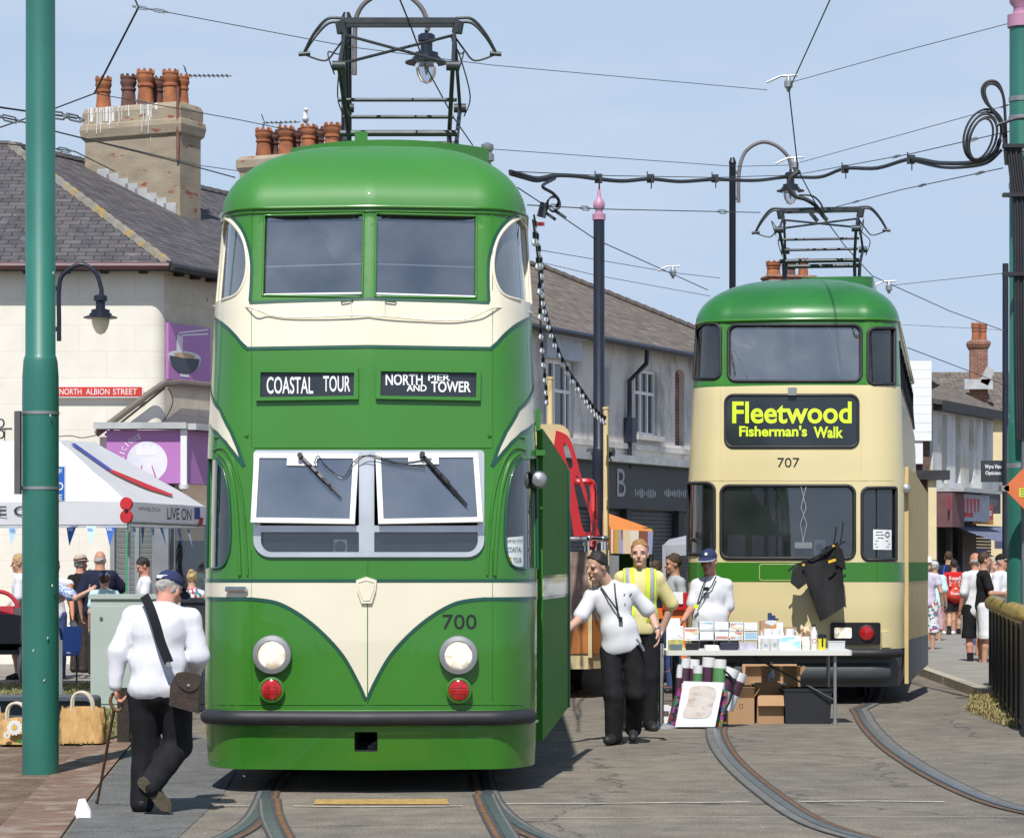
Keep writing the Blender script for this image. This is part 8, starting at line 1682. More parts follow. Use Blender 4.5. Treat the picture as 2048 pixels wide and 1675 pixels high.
for k in range(14):
 if k < 7: p, ex = C1 - exf * (.22 + .235 * k * 1.05), exf
 else: p, ex = C1 + exr * (.2 + .36 * (k - 7)), exr
 mb = MB(); nn = ex.cross(Zu); sw_ = .03 * math.sin(k * 2.1); hh = .24; mb.add([p - ex * .065 + Zu * (zv0 - .02), p + Zu * (zv0 - .02 - hh) + nn * (.03 + sw_) + ex * sw_, p + ex * .065 + Zu * (zv0 - .02)], [(0, 1, 2)]); mb.m = 1; mb.text('RBL', p + Zu * (zv0 - .06) + nn * .02, ex, Zu, .07, .035, .01); mb.build('pennant', [FB if k % 2 == 0 else FL, WHP if k % 2 == 0 else FB], bu, 0)
pp = thing('poppy_sign', 'large red poppy emblem on a green stick at the gazebo corner', 'poppy sign', tuple(P(254, 1185, GY - .25))); mb = MB(); c_ = P(256, 1020, GY - .25)
mb.lathe(c_ + Zu * .075, [(.0, .0), (.05, .012), (.078, .03), (.082, .055), (.075, .07)], 20, (-.25, -1, 0)); mb.lathe(c_ - Zu * .075, [(.0, .0), (.05, .012), (.078, .03), (.082, .055), (.075, .07)], 20, (-.25, -1, 0)); o_ = mb.build('petal', RBV, pp); mb = MB(); mb.lathe(c_ + V((-.01, -.07, 0)), [(.022, 0), (.015, .02)], 12, (0, -1, 0)); mb.build('centre', BLK, pp); mb = MB(); mb.tube([c_ + V((0, .0, -.1)), P(252, 1195, GY - .25), V((P(252, 1195, GY - .25).x, GY - .25, .03))], .008, 6); mb.build('stem', M('green plastic stick', (.02, .42, .15), rough=.4), pp)
bs = thing('board_sign', 'blue board with white letters F, O and E showing beside the green pole', 'sign', tuple(P(100, 1003, 33.2))); Yq = 33.2; mb = MB(); mb.slab(P(62, 1003, Yq), (1, 0, 0), (0, 0, 1), [[(0, 0), (69 * Yq / F, 0), (69 * Yq / F, 72 * Yq / F), (0, 72 * Yq / F)]], .02); mb.build('board_edge', WHP, bs, 0); mb = MB(); mb.slab(P(64, 1001, Yq - .004), (1, 0, 0), (0, 0, 1), [[(0, 0), (65 * Yq / F, 0), (65 * Yq / F, 68 * Yq / F), (0, 68 * Yq / F)]], .01); mb.build('board', M('sign blue', (.02, .12, .50), rough=.5), bs, 0)
mb = MB();
for ch, y, h_ in (('F', 943, 11), ('O', 972, 16), ('E', 994, 11)): mb.text(ch, P(120, y, Yq - .009), (1, 0, 0), Zu, (8 if ch != 'O' else 13) * Yq / F, h_ * Yq / F, .02)
mb.build('lettering', WHP, bs); mb = MB(); mb.box((Xa(96, 33.2), 33.25, Za(1003, 33.2) / 2), (.04, .04, Za(1003, 33.2))); mb.build('support', GALV, bs)
hb_ = thing('hanging_basket_bracket', 'scrolled iron bracket with a hanging ball on the cream wall at the left edge', 'bracket', tuple(P(8, 890, 44.5))); mb = MB(); mb.tube([P(x, y, 44.5) for x, y in ((-30, 857), (24, 857))], .018, 6)
for cy in (846, 868): mb.tube([P(2 + 6 * math.cos(t), cy + 8 * math.sin(t), 44.5) for t in np.linspace(-2.4, 2.4, 16)], .014, 6)
mb.tube([P(10, 857, 44.5), P(8, 915, 44.5)], .008, 5); mb.build('bracket_arm', BLK, hb_); mb = MB(); mb.ell(tuple(P(7, 924, 44.5)), (.065, .065, .065)); mb.build('ball', M('tarnished brass', (.20, .16, .09), rough=.35, metal=.7), hb_)
# ---- cabinets, bags, clutter on the left ---------------------------------------------------
CABM = M('pale green cabinet paint', (.42, .48, .44), rough=.5, var=.06, vs=2); Yc = 31.0
def cabinet(label, x0, x1, y0, mat, d=.35):
 t = thing('utility_cabinet', label, 'cabinet', (Xa((x0 + x1) / 2, Yc), Yc, 0), 'street cabinets beside the green tram'); X0, X1, zt_ = Xa(x0, Yc), Xa(x1, Yc), Za(y0, Yc); mb = MB(); mb.box(((X0 + X1) / 2, Yc + d / 2, zt_ / 2), (X1 - X0, d, zt_ - .06)); mb.box(((X0 + X1) / 2, Yc + d / 2, zt_ - .02), (X1 - X0 + .04, d + .05, .05)); mb.build('case', mat, t, 0)
 mb = MB(); mb.box(((X0 + X1) / 2, Yc - .004, zt_ / 2 - .02), (X1 - X0 - .06, .012, zt_ - .22)); mb.build('door', mat, t, 0); mb = MB(); mb.lathe((X0 + .12, Yc - .01, zt_ * .8), [(.02, 0), (.018, .015)], 10, (0, -1, 0)); mb.build('lock', STEEL, t); return t
cabinet('pale green street cabinet in front of the shop, left of the green tram', 181, 362, 1189, CABM); cabinet('dark street cabinet between the pale cabinet and the green tram', 364, 450, 1196, M('dark cabinet paint', (.03, .034, .045), rough=.5))
JUTE = M('jute sacking', (.50, .30, .12), rough=.95, var=.2, vs=25, bump=.5, bs=160, stretch=(1, 1, .25)); ROPE = M('cream rope', (.62, .56, .45), rough=.9)
def jute_bag(label, x0, x1, y0, y1, Y, lean):
 t = thing('jute_bag', label, 'bag', (Xa((x0 + x1) / 2, Y), Y, .03), 'jute bags on the grass by the green pole'); X0, X1, z0, z1 = Xa(x0, Y), Xa(x1, Y), .035, Za(y0, Y); mb = MB(); n = 10; vs = []
 for j in range(9):
  v = j / 8; w = .5 + .02 * math.sin(v * 3); th = .11 * (1 - v) + .05
  ring = []
  for i in range(24):
   a = 2 * math.pi * i / 24; cx_ = math.copysign(abs(math.cos(a)) ** .35, math.cos(a)); sy = math.copysign(abs(math.sin(a)) ** .5, math.sin(a)); ring.append(V(((X0 + X1) / 2 + cx_ * (X1 - X0) * w * (1 - .05 * v) + lean * v + .01 * math.sin(i * 2.3 + j), Y + .1 + sy * th, z0 + (z1 - z0) * v + .012 * math.sin(i * 1.1) * v)))
  vs += ring
 mb.add(vs, [(j * 24 + i, j * 24 + (i + 1) % 24, (j + 1) * 24 + (i + 1) % 24, (j + 1) * 24 + i) for j in range(8) for i in range(24)] + [tuple(range(23, -1, -1))]); mb.build('sack', JUTE, t, smooth=60)
 mb = MB(); cx_ = (X0 + X1) / 2 + lean
 for dy in (.05, .15): mb.tube([(x, Y + dy, z) for x, z in crv([(cx_ - .1, z1 - .05), (cx_ - .09, z1 + .08), (cx_ - .04, z1 + .13), (cx_ + .03, z1 + .12), (cx_ + .08, z1 + .05), (cx_ + .09, z1 - .05)], 6)], .012, 8)
 mb.build('handle', ROPE, t); return t
jute_bag('plain tan jute bag with rope handles right of the green pole', 119, 207, 1414, 1495, 25.15, .0); jb = jute_bag('jute bag with a white daisy print, left of the green pole', -2, 62, 1436, 1498, 25.0, .01); jute_bag('tan jute bag cut by the left edge of the picture', -62, 9, 1424, 1497, 25.2, .0)
mb = MB(); DAI = M('daisy white', (.75, .74, .70), rough=.8); c_ = P(29, 1454, 24.9) + V((0, .0, 0));
for c0, s in ((c_, 1.0), (P(14, 1469, 24.89), .45)):
 for k in range(14): a = k * 2 * math.pi / 14; d = V((math.cos(a), 0, math.sin(a))); e = V((-d.z, 0, d.x)); mb.m = 0; mb.add([c0 + d * .015 * s - e * .006 * s, c0 + d * .06 * s - e * .012 * s, c0 + d * .075 * s, c0 + d * .06 * s + e * .012 * s, c0 + d * .015 * s + e * .006 * s], [(0, 1, 2, 3, 4)])
 mb.m = 1; mb.add([c0 + V((.02 * s * math.cos(t), -.002, .02 * s * math.sin(t))) for t in np.linspace(0, 6.283, 14)[:-1]], [tuple(range(13))])
mb.m = 2; mb.add([P(28, 1483, 24.89), P(40, 1476, 24.89), P(44, 1486, 24.89)], [(0, 1, 2)]); mb.build('daisy_print', [DAI, YEL, PG], jb, 0)
tb = thing('planter_trough', 'low blue grey trough behind the jute bags', 'trough', (Xa(90, 28.6), 28.6, 0)); mb = MB(); X0, X1 = Xa(-40, 28.6), Xa(188, 28.6); mb.slab((X0, 28.6, Za(1440, 28.6)), (1, 0, 0), (0, 0, 1), [rrect(0, 0, X1 - X0, .24, .05), rrect(.04, .05, X1 - X0 - .04, .2, .04)[::-1]], .5); mb.box(((X0 + X1) / 2, 28.9, Za(1440, 28.6) + .12), (X1 - X0 - .05, .3, .16)); mb.build('trough', M('blue grey steel', (.07, .085, .115), rough=.5), tb, 0)
wp_ = thing('timber_post', 'short dark weathered timber post beside the stooping man', 'post', (Xa(248, 25.6), 25.6, 0)); mb = MB(); mb.box((Xa(248, 25.6), 25.6, .25), (.11, .11, .52)); mb.build('post', M('dark timber', (.035, .028, .024), rough=.9, var=.4, vs=14, bump=.5), wp_, 0)
gp = thing('thin_post', 'thin grey metal post just right of the green pole', 'post', (Xa(121, 29.4), 29.4, 0)); mb = MB(); mb.box((Xa(121, 29.4), 29.4, .42), (.04, .04, .84)); mb.build('post', GALV, gp, 0)
wc = thing('paper_cup', 'white paper bag dropped on the kerb line by the walking stick', 'litter', tuple(G(166, 1634))); p = G(166, 1634); mb = MB(); mb.add([p + V(q) for q in ((-.055, -.03, .0), (.055, -.04, 0), (.06, .05, 0), (-.04, .05, 0), (-.028, .0, .12), (.012, -.0, .125), (.05, .0, .05))], [(0, 1, 6, 5, 4), (1, 2, 6), (2, 3, 4, 5, 6), (3, 0, 4)]); mb.build('paper', WHP, wc, 0)
WC = M('black wheelchair frame', (.02, .02, .022), rough=.5); wch = thing('pushchair', 'black pushchair with grey wheels at the far left edge behind the blond woman', 'pushchair', (Xa(8, 38.5), 38.5, 0)); mb = MB()
for dx in (-.15, .28): mb.tube([(Xa(8, 38.5) + dx + .26 * math.cos(t) * .25, 38.4, .28 + .27 * math.sin(t)) for t in np.linspace(0, 6.283, 24)[:-1]], .018, 6, closed=True); mb.tube([(Xa(8, 38.5) + dx + .0, 38.4 + .24 * math.cos(t), .26 + .24 * math.sin(t)) for t in np.linspace(0, 6.283, 20)[:-1]], .02, 6, closed=True)
mb.build('wheel', GALV, wch); mb = MB(); mb.box((Xa(8, 38.5) + .05, 38.5, .72), (.44, .5, .5), rx=R(-15)); mb.box((Xa(8, 38.5) + .05, 38.5, .42), (.46, .5, .06)); mb.build('seat', WC, wch, 0); mb = MB(); mb.tube([(Xa(-4, 38.4) + .27 * math.cos(t), 38.4, 1.0 + .25 * math.sin(t)) for t in np.linspace(0, 1.9, 12)], .03, 8); mb.box((Xa(8, 38.4), 38.35, .98), (.3, .1, .14)); mb.build('hood', M('red hood fabric', (.45, .03, .05), rough=.8), wch)
fcx = thing('folding_chair', 'blue folding chair behind the woman in the blue patterned dress', 'chair', (Xa(140, 37.5), 37.5, 0)); mb = MB(); mb.slab((Xa(124, 37.5), 37.5, .45), (1, 0, 0), (0, .35, 1), [rrect(0, 0, .25, .34, .04)], .02); mb.box((Xa(138, 37.5), 37.4, .42), (.26, .32, .03)); mb.build('seat', M('blue canvas', (.05, .13, .42), rough=.8), fcx, 0); mb = MB()
for x in (126, 158): mb.tube([(Xa(x, 37.5), 37.3, 0.01), (Xa(x - 6, 37.5), 37.55, .5)], .012, 6)
mb.build('leg', BLK, fcx)
# ---- railings, right -------------------------------------------------------------------------
rl0, rl1 = V((4.88, 26.6, 0)), V((6.05, 35.3, 0)); rg = thing('railing', 'black railings with twisted gold top rail at the right edge', 'railing', tuple(rl1)); d = rl1 - rl0; L_ = d.length; d.normalize(); mb = MB(); n = int(L_ / .085)
for i in range(n): p = rl0 + d * (i * L_ / n); mb.box((p.x, p.y, .57), (.022, .022, 1.0))
for i in range(9): p = rl0 + d * (i * L_ / 8); mb.box((p.x, p.y, .56), (.07, .07, 1.08))
mb.build('bar', BLK, rg, 0); mb = MB()
for z in (.10, 1.04): mb.obox(rl0 + Zu * (z - .02) - V((.02, 0, 0)), d * L_, V((.04, 0, 0)), Zu * .04)
mb.build('rail', BLK, rg, 0); mb = MB(); k = 8
for i in range(k):
 a = rl0 + d * (L_ * i / k); b = rl0 + d * (L_ * (i + 1) / k); pts = [a.lerp(b, t / 8) for t in range(9)]; mb.tube([p + V((.05 - .1 * (q / 8), 0, 1.10 + .05 * math.sin(q / 8 * math.pi))) for q, p in enumerate(pts)], [.02, .06, .085, .095, .095, .09, .08, .055, .02], 12)
mb.build('top_rail', BRASS, rg)
# ---- vendor table ---------------------------------------------------------------------------
TY0, TY1 = 28.45, 29.2; TZ = .76; tbl = thing('folding_table', 'long white folding table in front of the yellow cream tram', 'table', (Xa(1518, 28.8), 28.8, 0)); X0, X1 = Xa(1332, TY0), Xa(1705, TY0)
mb = MB(); mb.slab((X0, TY0, TZ), (1, 0, 0), (0, 1, 0), [rrect(0, 0, X1 - X0, TY1 - TY0, .04)], .05); mb.build('tabletop', M('white table plastic', (.72, .72, .66), rough=.5, var=.04), tbl, 0)
mb = None
for x0 in (X0 + .12, X1 - .17):
 for y in (TY0 + .07, TY1 - .07): lg = MB(); lg.tube([(x0, y, TZ - .05), (x0, y, .0)], .018, 10); lg.lathe((x0, y, 0), [(.024, 0), (.022, .04)], 10); lg.build('leg', GALV if x0 > X0 + 1 else BLK, tbl)
mb = MB(); mb.tube([(X1 - .17, TY0 + .2, .25), (X1 - 1.0, TY0 + .3, .70)], .012, 6); mb.tube([(X1 - .17, TY0 + .07, .33), (X1 - .17, TY1 - .07, .33)], .012, 6); mb.tube([(X0 + .12, TY0 + .2, .25), (X0 + .9, TY0 + .3, .70)], .012, 6); mb.build('brace', STEEL_D, tbl)
def tx(px, Y=28.7): return Xa(px, Y)
def tzs(py, Y=28.7): return Za(py, Y)
PR = [Mblobs('seaside card print', [(.72, .74, .76), (.72, .74, .76), (.30, .48, .62), (.55, .58, .60), (.72, .74, .76), (.40, .44, .47)], 14, stretch=(.6, 1, 1.6)), Mblobs('sky card print', [(.70, .76, .82), (.35, .60, .78), (.60, .72, .80), (.74, .74, .70), (.62, .60, .45)], 9, stretch=(.5, 1, 1.2)),
  Mblobs('town card print', [(.74, .72, .72), (.55, .26, .22), (.45, .52, .60), (.74, .72, .70), (.62, .66, .70), (.70, .55, .30)], 16, stretch=(.6, 1, 1.8)), Mblobs('green card print', [(.74, .76, .70), (.45, .60, .32), (.72, .74, .74), (.60, .70, .72), (.74, .74, .72)], 10, stretch=(.5, 1, 1.4))]
def card(label, x0, x1, y0, y1, pm, Y=28.85, grp='greetings cards on the table', nm='greetings_card', cat='card', stand=False):
 z0 = max(Za(y1, Y), TZ + .003) if not stand else TZ + .002; a, b = Xa(x0, Y), Xa(x1, Y); z1 = Za(y0, Y); t = thing(nm, label, cat, ((a + b) / 2, Y, z0), grp); mb = MB(); lean = .14; mb.slab((a, Y, z0), (1, 0, 0), V((0, lean, 1)).normalized(), [[(0, 0), (b - a, 0), (b - a, z1 - z0), (0, z1 - z0)]], .004); mb.build('card', WHP, t, 0)
 mb = MB(); mb.slab((a + .006, Y - .003, z0), (1, 0, 0), V((0, lean, 1)).normalized(), [[(0, .012), (b - a - .012, .012), (b - a - .012, (z1 - z0) * .9), (0, (z1 - z0) * .9)]], 0); mb.build('print', pm, t, 0); return t
bd = thing('card_rack', 'wire card rack at the back of the white table', 'rack', (tx(1457, 28.95), 28.95, TZ)); mb = MB()
for x in (1398, 1428, 1458, 1487, 1516): mb.tube([(tx(x, 28.93), 28.93, TZ), (tx(x, 28.93), 29.0, Za(1243, 29))], .005, 5)
for y in (1262, 1280): mb.tube([(tx(1398, 28.9), 28.9, Za(y, 28.9)), (tx(1516, 28.9), 28.9, Za(y, 28.9))], .005, 5)
mb.build('wire_frame', STEEL, bd)
card('tall blank white card standing at the left end of the table', 1333, 1360, 1235, 1290, WHP, 28.9, stand=True)
for i, (x0, x1, y0, y1, p, l) in enumerate(((1343, 1367, 1251, 1278, 0, 'small tram card below the tall white card'), (1369, 1397, 1254, 1280, 2, 'grey tram card between the white card and the wire rack'), (1400, 1427, 1242, 1259, 0, 'top card in the first column of the wire rack'), (1400, 1427, 1261, 1279, 1, 'lower sky blue card in the first column of the wire rack'),
 (1430, 1457, 1243, 1259, 1, 'top sky blue card in the second column of the wire rack'), (1430, 1457, 1261, 1279, 2, 'lower yellow and red card in the second column of the wire rack'), (1460, 1486, 1243, 1259, 2, 'top red and grey card in the third column of the wire rack'), (1460, 1486, 1261, 1279, 2, 'lower red card in the third column of the wire rack'), (1489, 1515, 1244, 1260, 3, 'top pale green card in the last column of the wire rack'), (1489, 1515, 1262, 1279, 0, 'lower grey white card in the last column of the wire rack'))):
 card(l, x0, x1, y0, y1, PR[p])
def tbox(nm, label, cat, x0, x1, y0, y1, Y, d, mat, grp=None, lid=None):
 a, b = Xa(x0, Y), Xa(x1, Y); z0 = TZ + .001 if y1 > 1290 else max(TZ + .001, Za(y1, Y)); z1 = Za(y0, Y); t = thing(nm, label, cat, ((a + b) / 2, Y, z0), grp); mb = MB(); mb.slab(((a), Y, z0), (1, 0, 0), (0, 0, 1), [rrect(0, 0, b - a, z1 - z0, .006, 2)], d); mb.build('box', mat, t, 0)
 if lid: mb = MB(); mb.box(((a + b) / 2, Y + d / 2, z1 + .004), (b - a + .008, d + .008, .01)); mb.build('lid', lid, t, 0)
 return t
CARD = M('brown cardboard', (.42, .25, .13), rough=.9, var=.08, vs=3); CLRT = M('clear plastic tub', (.55, .57, .58), rough=.25, var=.05);
lb = tbox('leaflet_tub', 'clear tub of yellow leaflets at the left end of the table', 'tub', 1337, 1368, 1279, 1299, 28.52, .12, M('yellow leaflet', (.55, .50, .16), rough=.6, var=.3, vs=30)); mb = MB(); mb.slab((Xa(1339, 28.5), 28.505, TZ + .01), (1, 0, 0), (0, 0, 1), [[(0, 0), (.13, 0), (.13, .05), (0, .05)]], 0); mb.build('label', M('slate label', (.12, .17, .2), rough=.5), lb, 0)
tbox('cash_box', 'small black box in front of the cards', 'box', 1372, 1397, 1286, 1297, 28.55, .1, BLK); tbox('paper_stack', 'loose pile of white leaflets in front of the wire rack', 'papers', 1411, 1438, 1290, 1297, 28.52, .2, WHP); tbox('book_stack', 'stack of dark books near the middle of the table', 'books', 1442, 1476, 1285, 1297, 28.55, .16, M('dark book cover', (.03, .03, .06), rough=.5)); tbox('paper_stack', 'pile of lilac leaflets right of the dark books', 'papers', 1479, 1514, 1285, 1297, 28.55, .16, M('lilac leaflet', (.50, .48, .60), rough=.7, var=.2, vs=20))
card('wide pale blue seaside print standing behind the mugs', 1517, 1602, 1270, 1298, PR[1], 28.62, 'prints', 'seaside_print', 'print', True)
tbox('gift_carton', 'white and orange gift carton behind the blue print', 'carton', 1521, 1552, 1240, 1280, 29.0, .12, Mblobs('carton print', [(.70, .70, .70), (.70, .70, .70), (.66, .28, .06), (.45, .28, .18)], 14)); tbox('cardboard_box', 'open brown box behind the plush toy on the table', 'box', 1566, 1594, 1254, 1285, 29.0, .14, CARD)
for i, (x, y0) in enumerate(((1540, 1225), (1547, 1230), (1553, 1236))): tbox('perfume_box', ['tallest', 'middle', 'shortest'][i] + ' of the three dark blue boxes on the white and orange carton', 'box', x - 4, x + 4, y0, 1240, 29.03, .05, M('dark blue box', (.03, .06, .14), rough=.4), 'dark blue boxes on the carton')
tbox('small_carton', 'little white carton with a red spot beside the gift carton', 'carton', 1553, 1566, 1244, 1285, 28.95, .05, WHP)
def mug(label, px, py0, Y, s=1.0, z=None):
 z0 = TZ + .001 if z is None else z; x = Xa(px, Y); t = thing('mug', label, 'mug', (x, Y, z0), 'white mugs on the table'); mb = MB(); r = .04 * s; h = .095 * s; mb.lathe((x, Y, z0), [(r * .9, 0), (r, .008), (r, h), (r * .9, h), (r * .86, .012)], 18); mb.build('cup', M('glazed white china', (.78, .78, .78), rough=.15, coat=.5), t, smooth=50); mb = MB(); mb.tube([(x + r * .95 + .026 * s * math.sin(q), Y - .01, z0 + h * .5 - .028 * s * math.cos(q)) for q in np.linspace(.1, 3.04, 10)], .006, 6); mb.build('handle', M('glazed white china', (.78, .78, .78)), t)
 mb = MB(); mb.box((x, Y - r - .001, z0 + h * .5), (.03, .004, .035)); mb.build('print', PR[0], t, 0)
mug('white mug in front of the blue print, nearer the wire rack', 1531, 1275, 28.53, 1.25); mug('white mug in front of the blue print, nearer the bottle', 1549, 1275, 28.53, 1.25)
for i, px in enumerate((1535, 1552, 1580)): mug(['white mug beside the gift carton', 'white mug below the little white carton', 'white mug beside the plush toy'][i], px, 1262, 28.85, 1.15, .862)
sh2 = tbox('display_stand', 'low white stand holding the back row of mugs', 'stand', 1525, 1592, 1278, 1297, 28.75, .18, WHP)
pl_ = thing('plush_toy', 'brown and white plush toy sitting on the table beside the white bottle', 'soft toy', (Xa(1607, 28.85), 28.85, TZ)); s = Blob(); b0 = V((0, 0, 0))
s.ell((0, 0, .08), (.075, .06, .085)); s.ell((.02, -.02, .18), (.05, .05, .05)); s.ell((.055, -.05, .165), (.03, .03, .025)); s.cone((-.05, -.04, .05), (-.07, -.1, .03), .028); s.cone((.05, -.04, .05), (.07, -.1, .03), .028); s.ell((-.02, 0, .225), (.018, .012, .03)); s.ell((.05, 0, .225), (.018, .012, .03)); blob_obj(s, 'toy_body', Mblobs('giraffe plush', [(.36, .17, .07), (.66, .60, .50), (.36, .17, .07), (.62, .50, .36)], 28), pl_, .009, .02)
bo_ = thing('bottle', 'white metal bottle with a round emblem near the right end of the table', 'bottle', (Xa(1628, 28.7), 28.7, TZ)); x = Xa(1628, 28.7); mb = MB(); mb.lathe((x, 28.7, TZ + .001), [(.033, 0), (.035, .005), (.035, .16), (.028, .19), (.017, .21), (.017, .235)], 20); mb.build('flask', WHT, bo_, smooth=50); mb = MB(); mb.lathe((x, 28.7, TZ + .236), [(.018, 0), (.018, .025)], 14); mb.build('cap', STEEL_D, bo_); mb = MB(); mb.tube([(x + .02 * math.cos(q), 28.7 - .036 + .001 * abs(math.cos(q)) * 6, TZ + .09 + .02 * math.sin(q)) for q in np.linspace(0, 6.283, 20)[:-1]], .003, 5, closed=True); mb.build('emblem', REDP, bo_)
yc_ = thing('travel_cup', 'yellow travel cup with black lid on the right end of the table', 'cup', (Xa(1644, 28.65), 28.65, TZ)); x = Xa(1644, 28.65); mb = MB(); mb.lathe((x, 28.65, TZ + .001), [(.036, 0), (.044, .12)], 20); mb.build('cup', M('yellow plastic', (.80, .72, .03), rough=.4), yc_); mb = MB(); mb.lathe((x, 28.65, TZ + .12), [(.047, 0), (.046, .035), (.02, .045)], 18); mb.box((x, 28.65 - .043, TZ + .08), (.018, .012, .09)); mb.build('lid', BLK, yc_)
tbox('plastic_tub', 'clear plastic tub at the right end of the table', 'tub', 1657, 1690, 1283, 1298, 28.6, .11, CLRT, lid=CLRT); card('green and white card leaning on the white bottle', 1605, 1619, 1272, 1294, PR[3], 28.62, stand=True)
# ---- under and beside the table --------------------------------------------------------------
def carton(label, x0, x1, y0, y1, Y, d, openf=False):
 a, b = Xa(x0, Y), Xa(x1, Y); z1 = Za(y0, Y); t = thing('cardboard_box', label, 'cardboard box', ((a + b) / 2, Y, 0), 'cardboard boxes under the table'); mb = MB(); th = .006
 mb.box(((a + b) / 2, Y, z1 / 2), (b - a, th, z1)); mb.box(((a + b) / 2, Y + d, z1 / 2), (b - a, th, z1)); mb.box((a, Y + d / 2, z1 / 2), (th, d, z1)); mb.box((b, Y + d / 2, z1 / 2), (th, d, z1)); mb.box(((a + b) / 2, Y + d / 2, .01), (b - a, d, th)); mb.build('side', CARD, t, 0)
 mb = MB(); mb.slab((a, Y, z1), (1, 0, 0), V((0, -.55, -.75 if openf else .9)).normalized(), [[(0, 0), (b - a, 0), (b - a, .13), (0, .13)]], .005); mb.slab((a, Y + d, z1), (1, 0, 0), V((0, .4, .9)).normalized(), [[(0, 0), (b - a, 0), (b - a, .13), (0, .13)]], .005); mb.slab((b, Y, z1), (0, 1, 0), V((.5, 0, .8)).normalized(), [[(0, 0), (d, 0), (d, .12), (0, .12)]], .005); mb.build('flap', CARD, t, 0)
 mb = MB(); mb.slab(((a + b) / 2 - .02, Y - .0035, z1 * .6), (1, 0, 0), (0, 0, 1), [[(0, 0), (.035, 0), (.035, .045), (0, .045)], [(.005, .005), (.005, .04), (.03, .04), (.03, .005)]], 0); mb.build('print_mark', STEEL_D, t, 0); return t
carton('closed brown cardboard box under the table beside the poster tubes', 1457, 1508, 1395, 1447, 28.7, .3); carton('open brown cardboard box between the closed box and the black crate', 1515, 1567, 1390, 1447, 28.75, .3, True); cb = carton('brown cardboard box at the back under the table', 1490, 1600, 1352, 1420, 29.5, .3)
cr = thing('storage_crate', 'black plastic storage crate under the right end of the table', 'crate', (Xa(1617, 28.75), 28.75, 0)); a, b = Xa(1568, 28.7), Xa(1664, 28.7); z1 = Za(1376, 28.7); mb = MB(); mb.slab((a, 28.7, 0), (1, 0, 0), (0, 0, 1), [[(.02, 0), (b - a - .02, 0), (b - a, z1), (0, z1)]], .36); mb.build('tub', M('black crate plastic', (.018, .02, .024), rough=.45), cr, 0); mb = MB(); mb.slab((a - .01, 28.69, z1), (1, 0, 0), (0, 1, 0), [rrect(0, 0, b - a + .02, .38, .02)], .03); mb.build('lid', M('black crate plastic', (.018, .02, .024)), cr, 0)
wbt = thing('water_bottle', 'clear plastic water bottle standing on the boxes under the table', 'bottle', (Xa(1543, 29.55), 29.55, z1)); x = Xa(1543, 29.3); mb = MB(); zb_ = Za(1366, 29.3); mb.lathe((x, 29.3, zb_), [(.03, 0), (.034, .01), (.032, .07), (.034, .08), (.034, .15), (.013, .2), (.013, .22)], 16); mb.build('flask', Mglass('clear plastic', (.8, .85, .9), .15, .05, .1), wbt, smooth=50); mb = MB(); mb.lathe((x, 29.3, zb_ + .06), [(.0345, 0), (.0345, .05)], 16); mb.build('label', M('pale blue label', (.4, .55, .75), rough=.5), wbt)
tray_ = thing('paper_tray', 'white sheet of card lying across the boxes under the table', 'card', (Xa(1540, 29.3), 29.3, zb_ - .01)); mb = MB(); mb.box((Xa(1540, 29.3), 29.4, zb_ - .008), (.36, .3, .01)); mb.build('card', WHP, tray_, 0)
BAGP = Mblobs('multicolour bag print', [(.03, .03, .05), (.35, .03, .05), (.03, .08, .35), (.05, .22, .10), (.35, .05, .30), (.45, .20, .03), (.03, .03, .05)], 30)
pb_ = thing('shopping_bag', 'multicoloured patterned bag full of poster tubes at the left end of the table', 'bag', (Xa(1398, 28.1), 28.1, 0)); mb = MB(); Yg = 27.98; pts = [(1336, 1459), (1444, 1466), (1456, 1378), (1356, 1376)]; c_ = P(1390, 1400, Yg)
mb.slab(c_, (1, 0, 0), (0, 0, 1), [[(Xa(x, Yg) - c_.x, max(Za(y, Yg), .006) - c_.z) for x, y in pts]], .28); mb.build('bag_body', BAGP, pb_, 0); mb = MB(); mb.tube([P(x, y, 28.0) for x, y in crv([(1448, 1340), (1465, 1360), (1460, 1400), (1446, 1420)], 6)], .012, 6); mb.build('bag_handle', BLK, pb_)
TUBEW = M('white poster paper', (.74, .74, .75), rough=.6, var=.04); TLAB = M('plum label', (.08, .03, .06), rough=.5); TLG = M('green label', (.10, .28, .10), rough=.5)
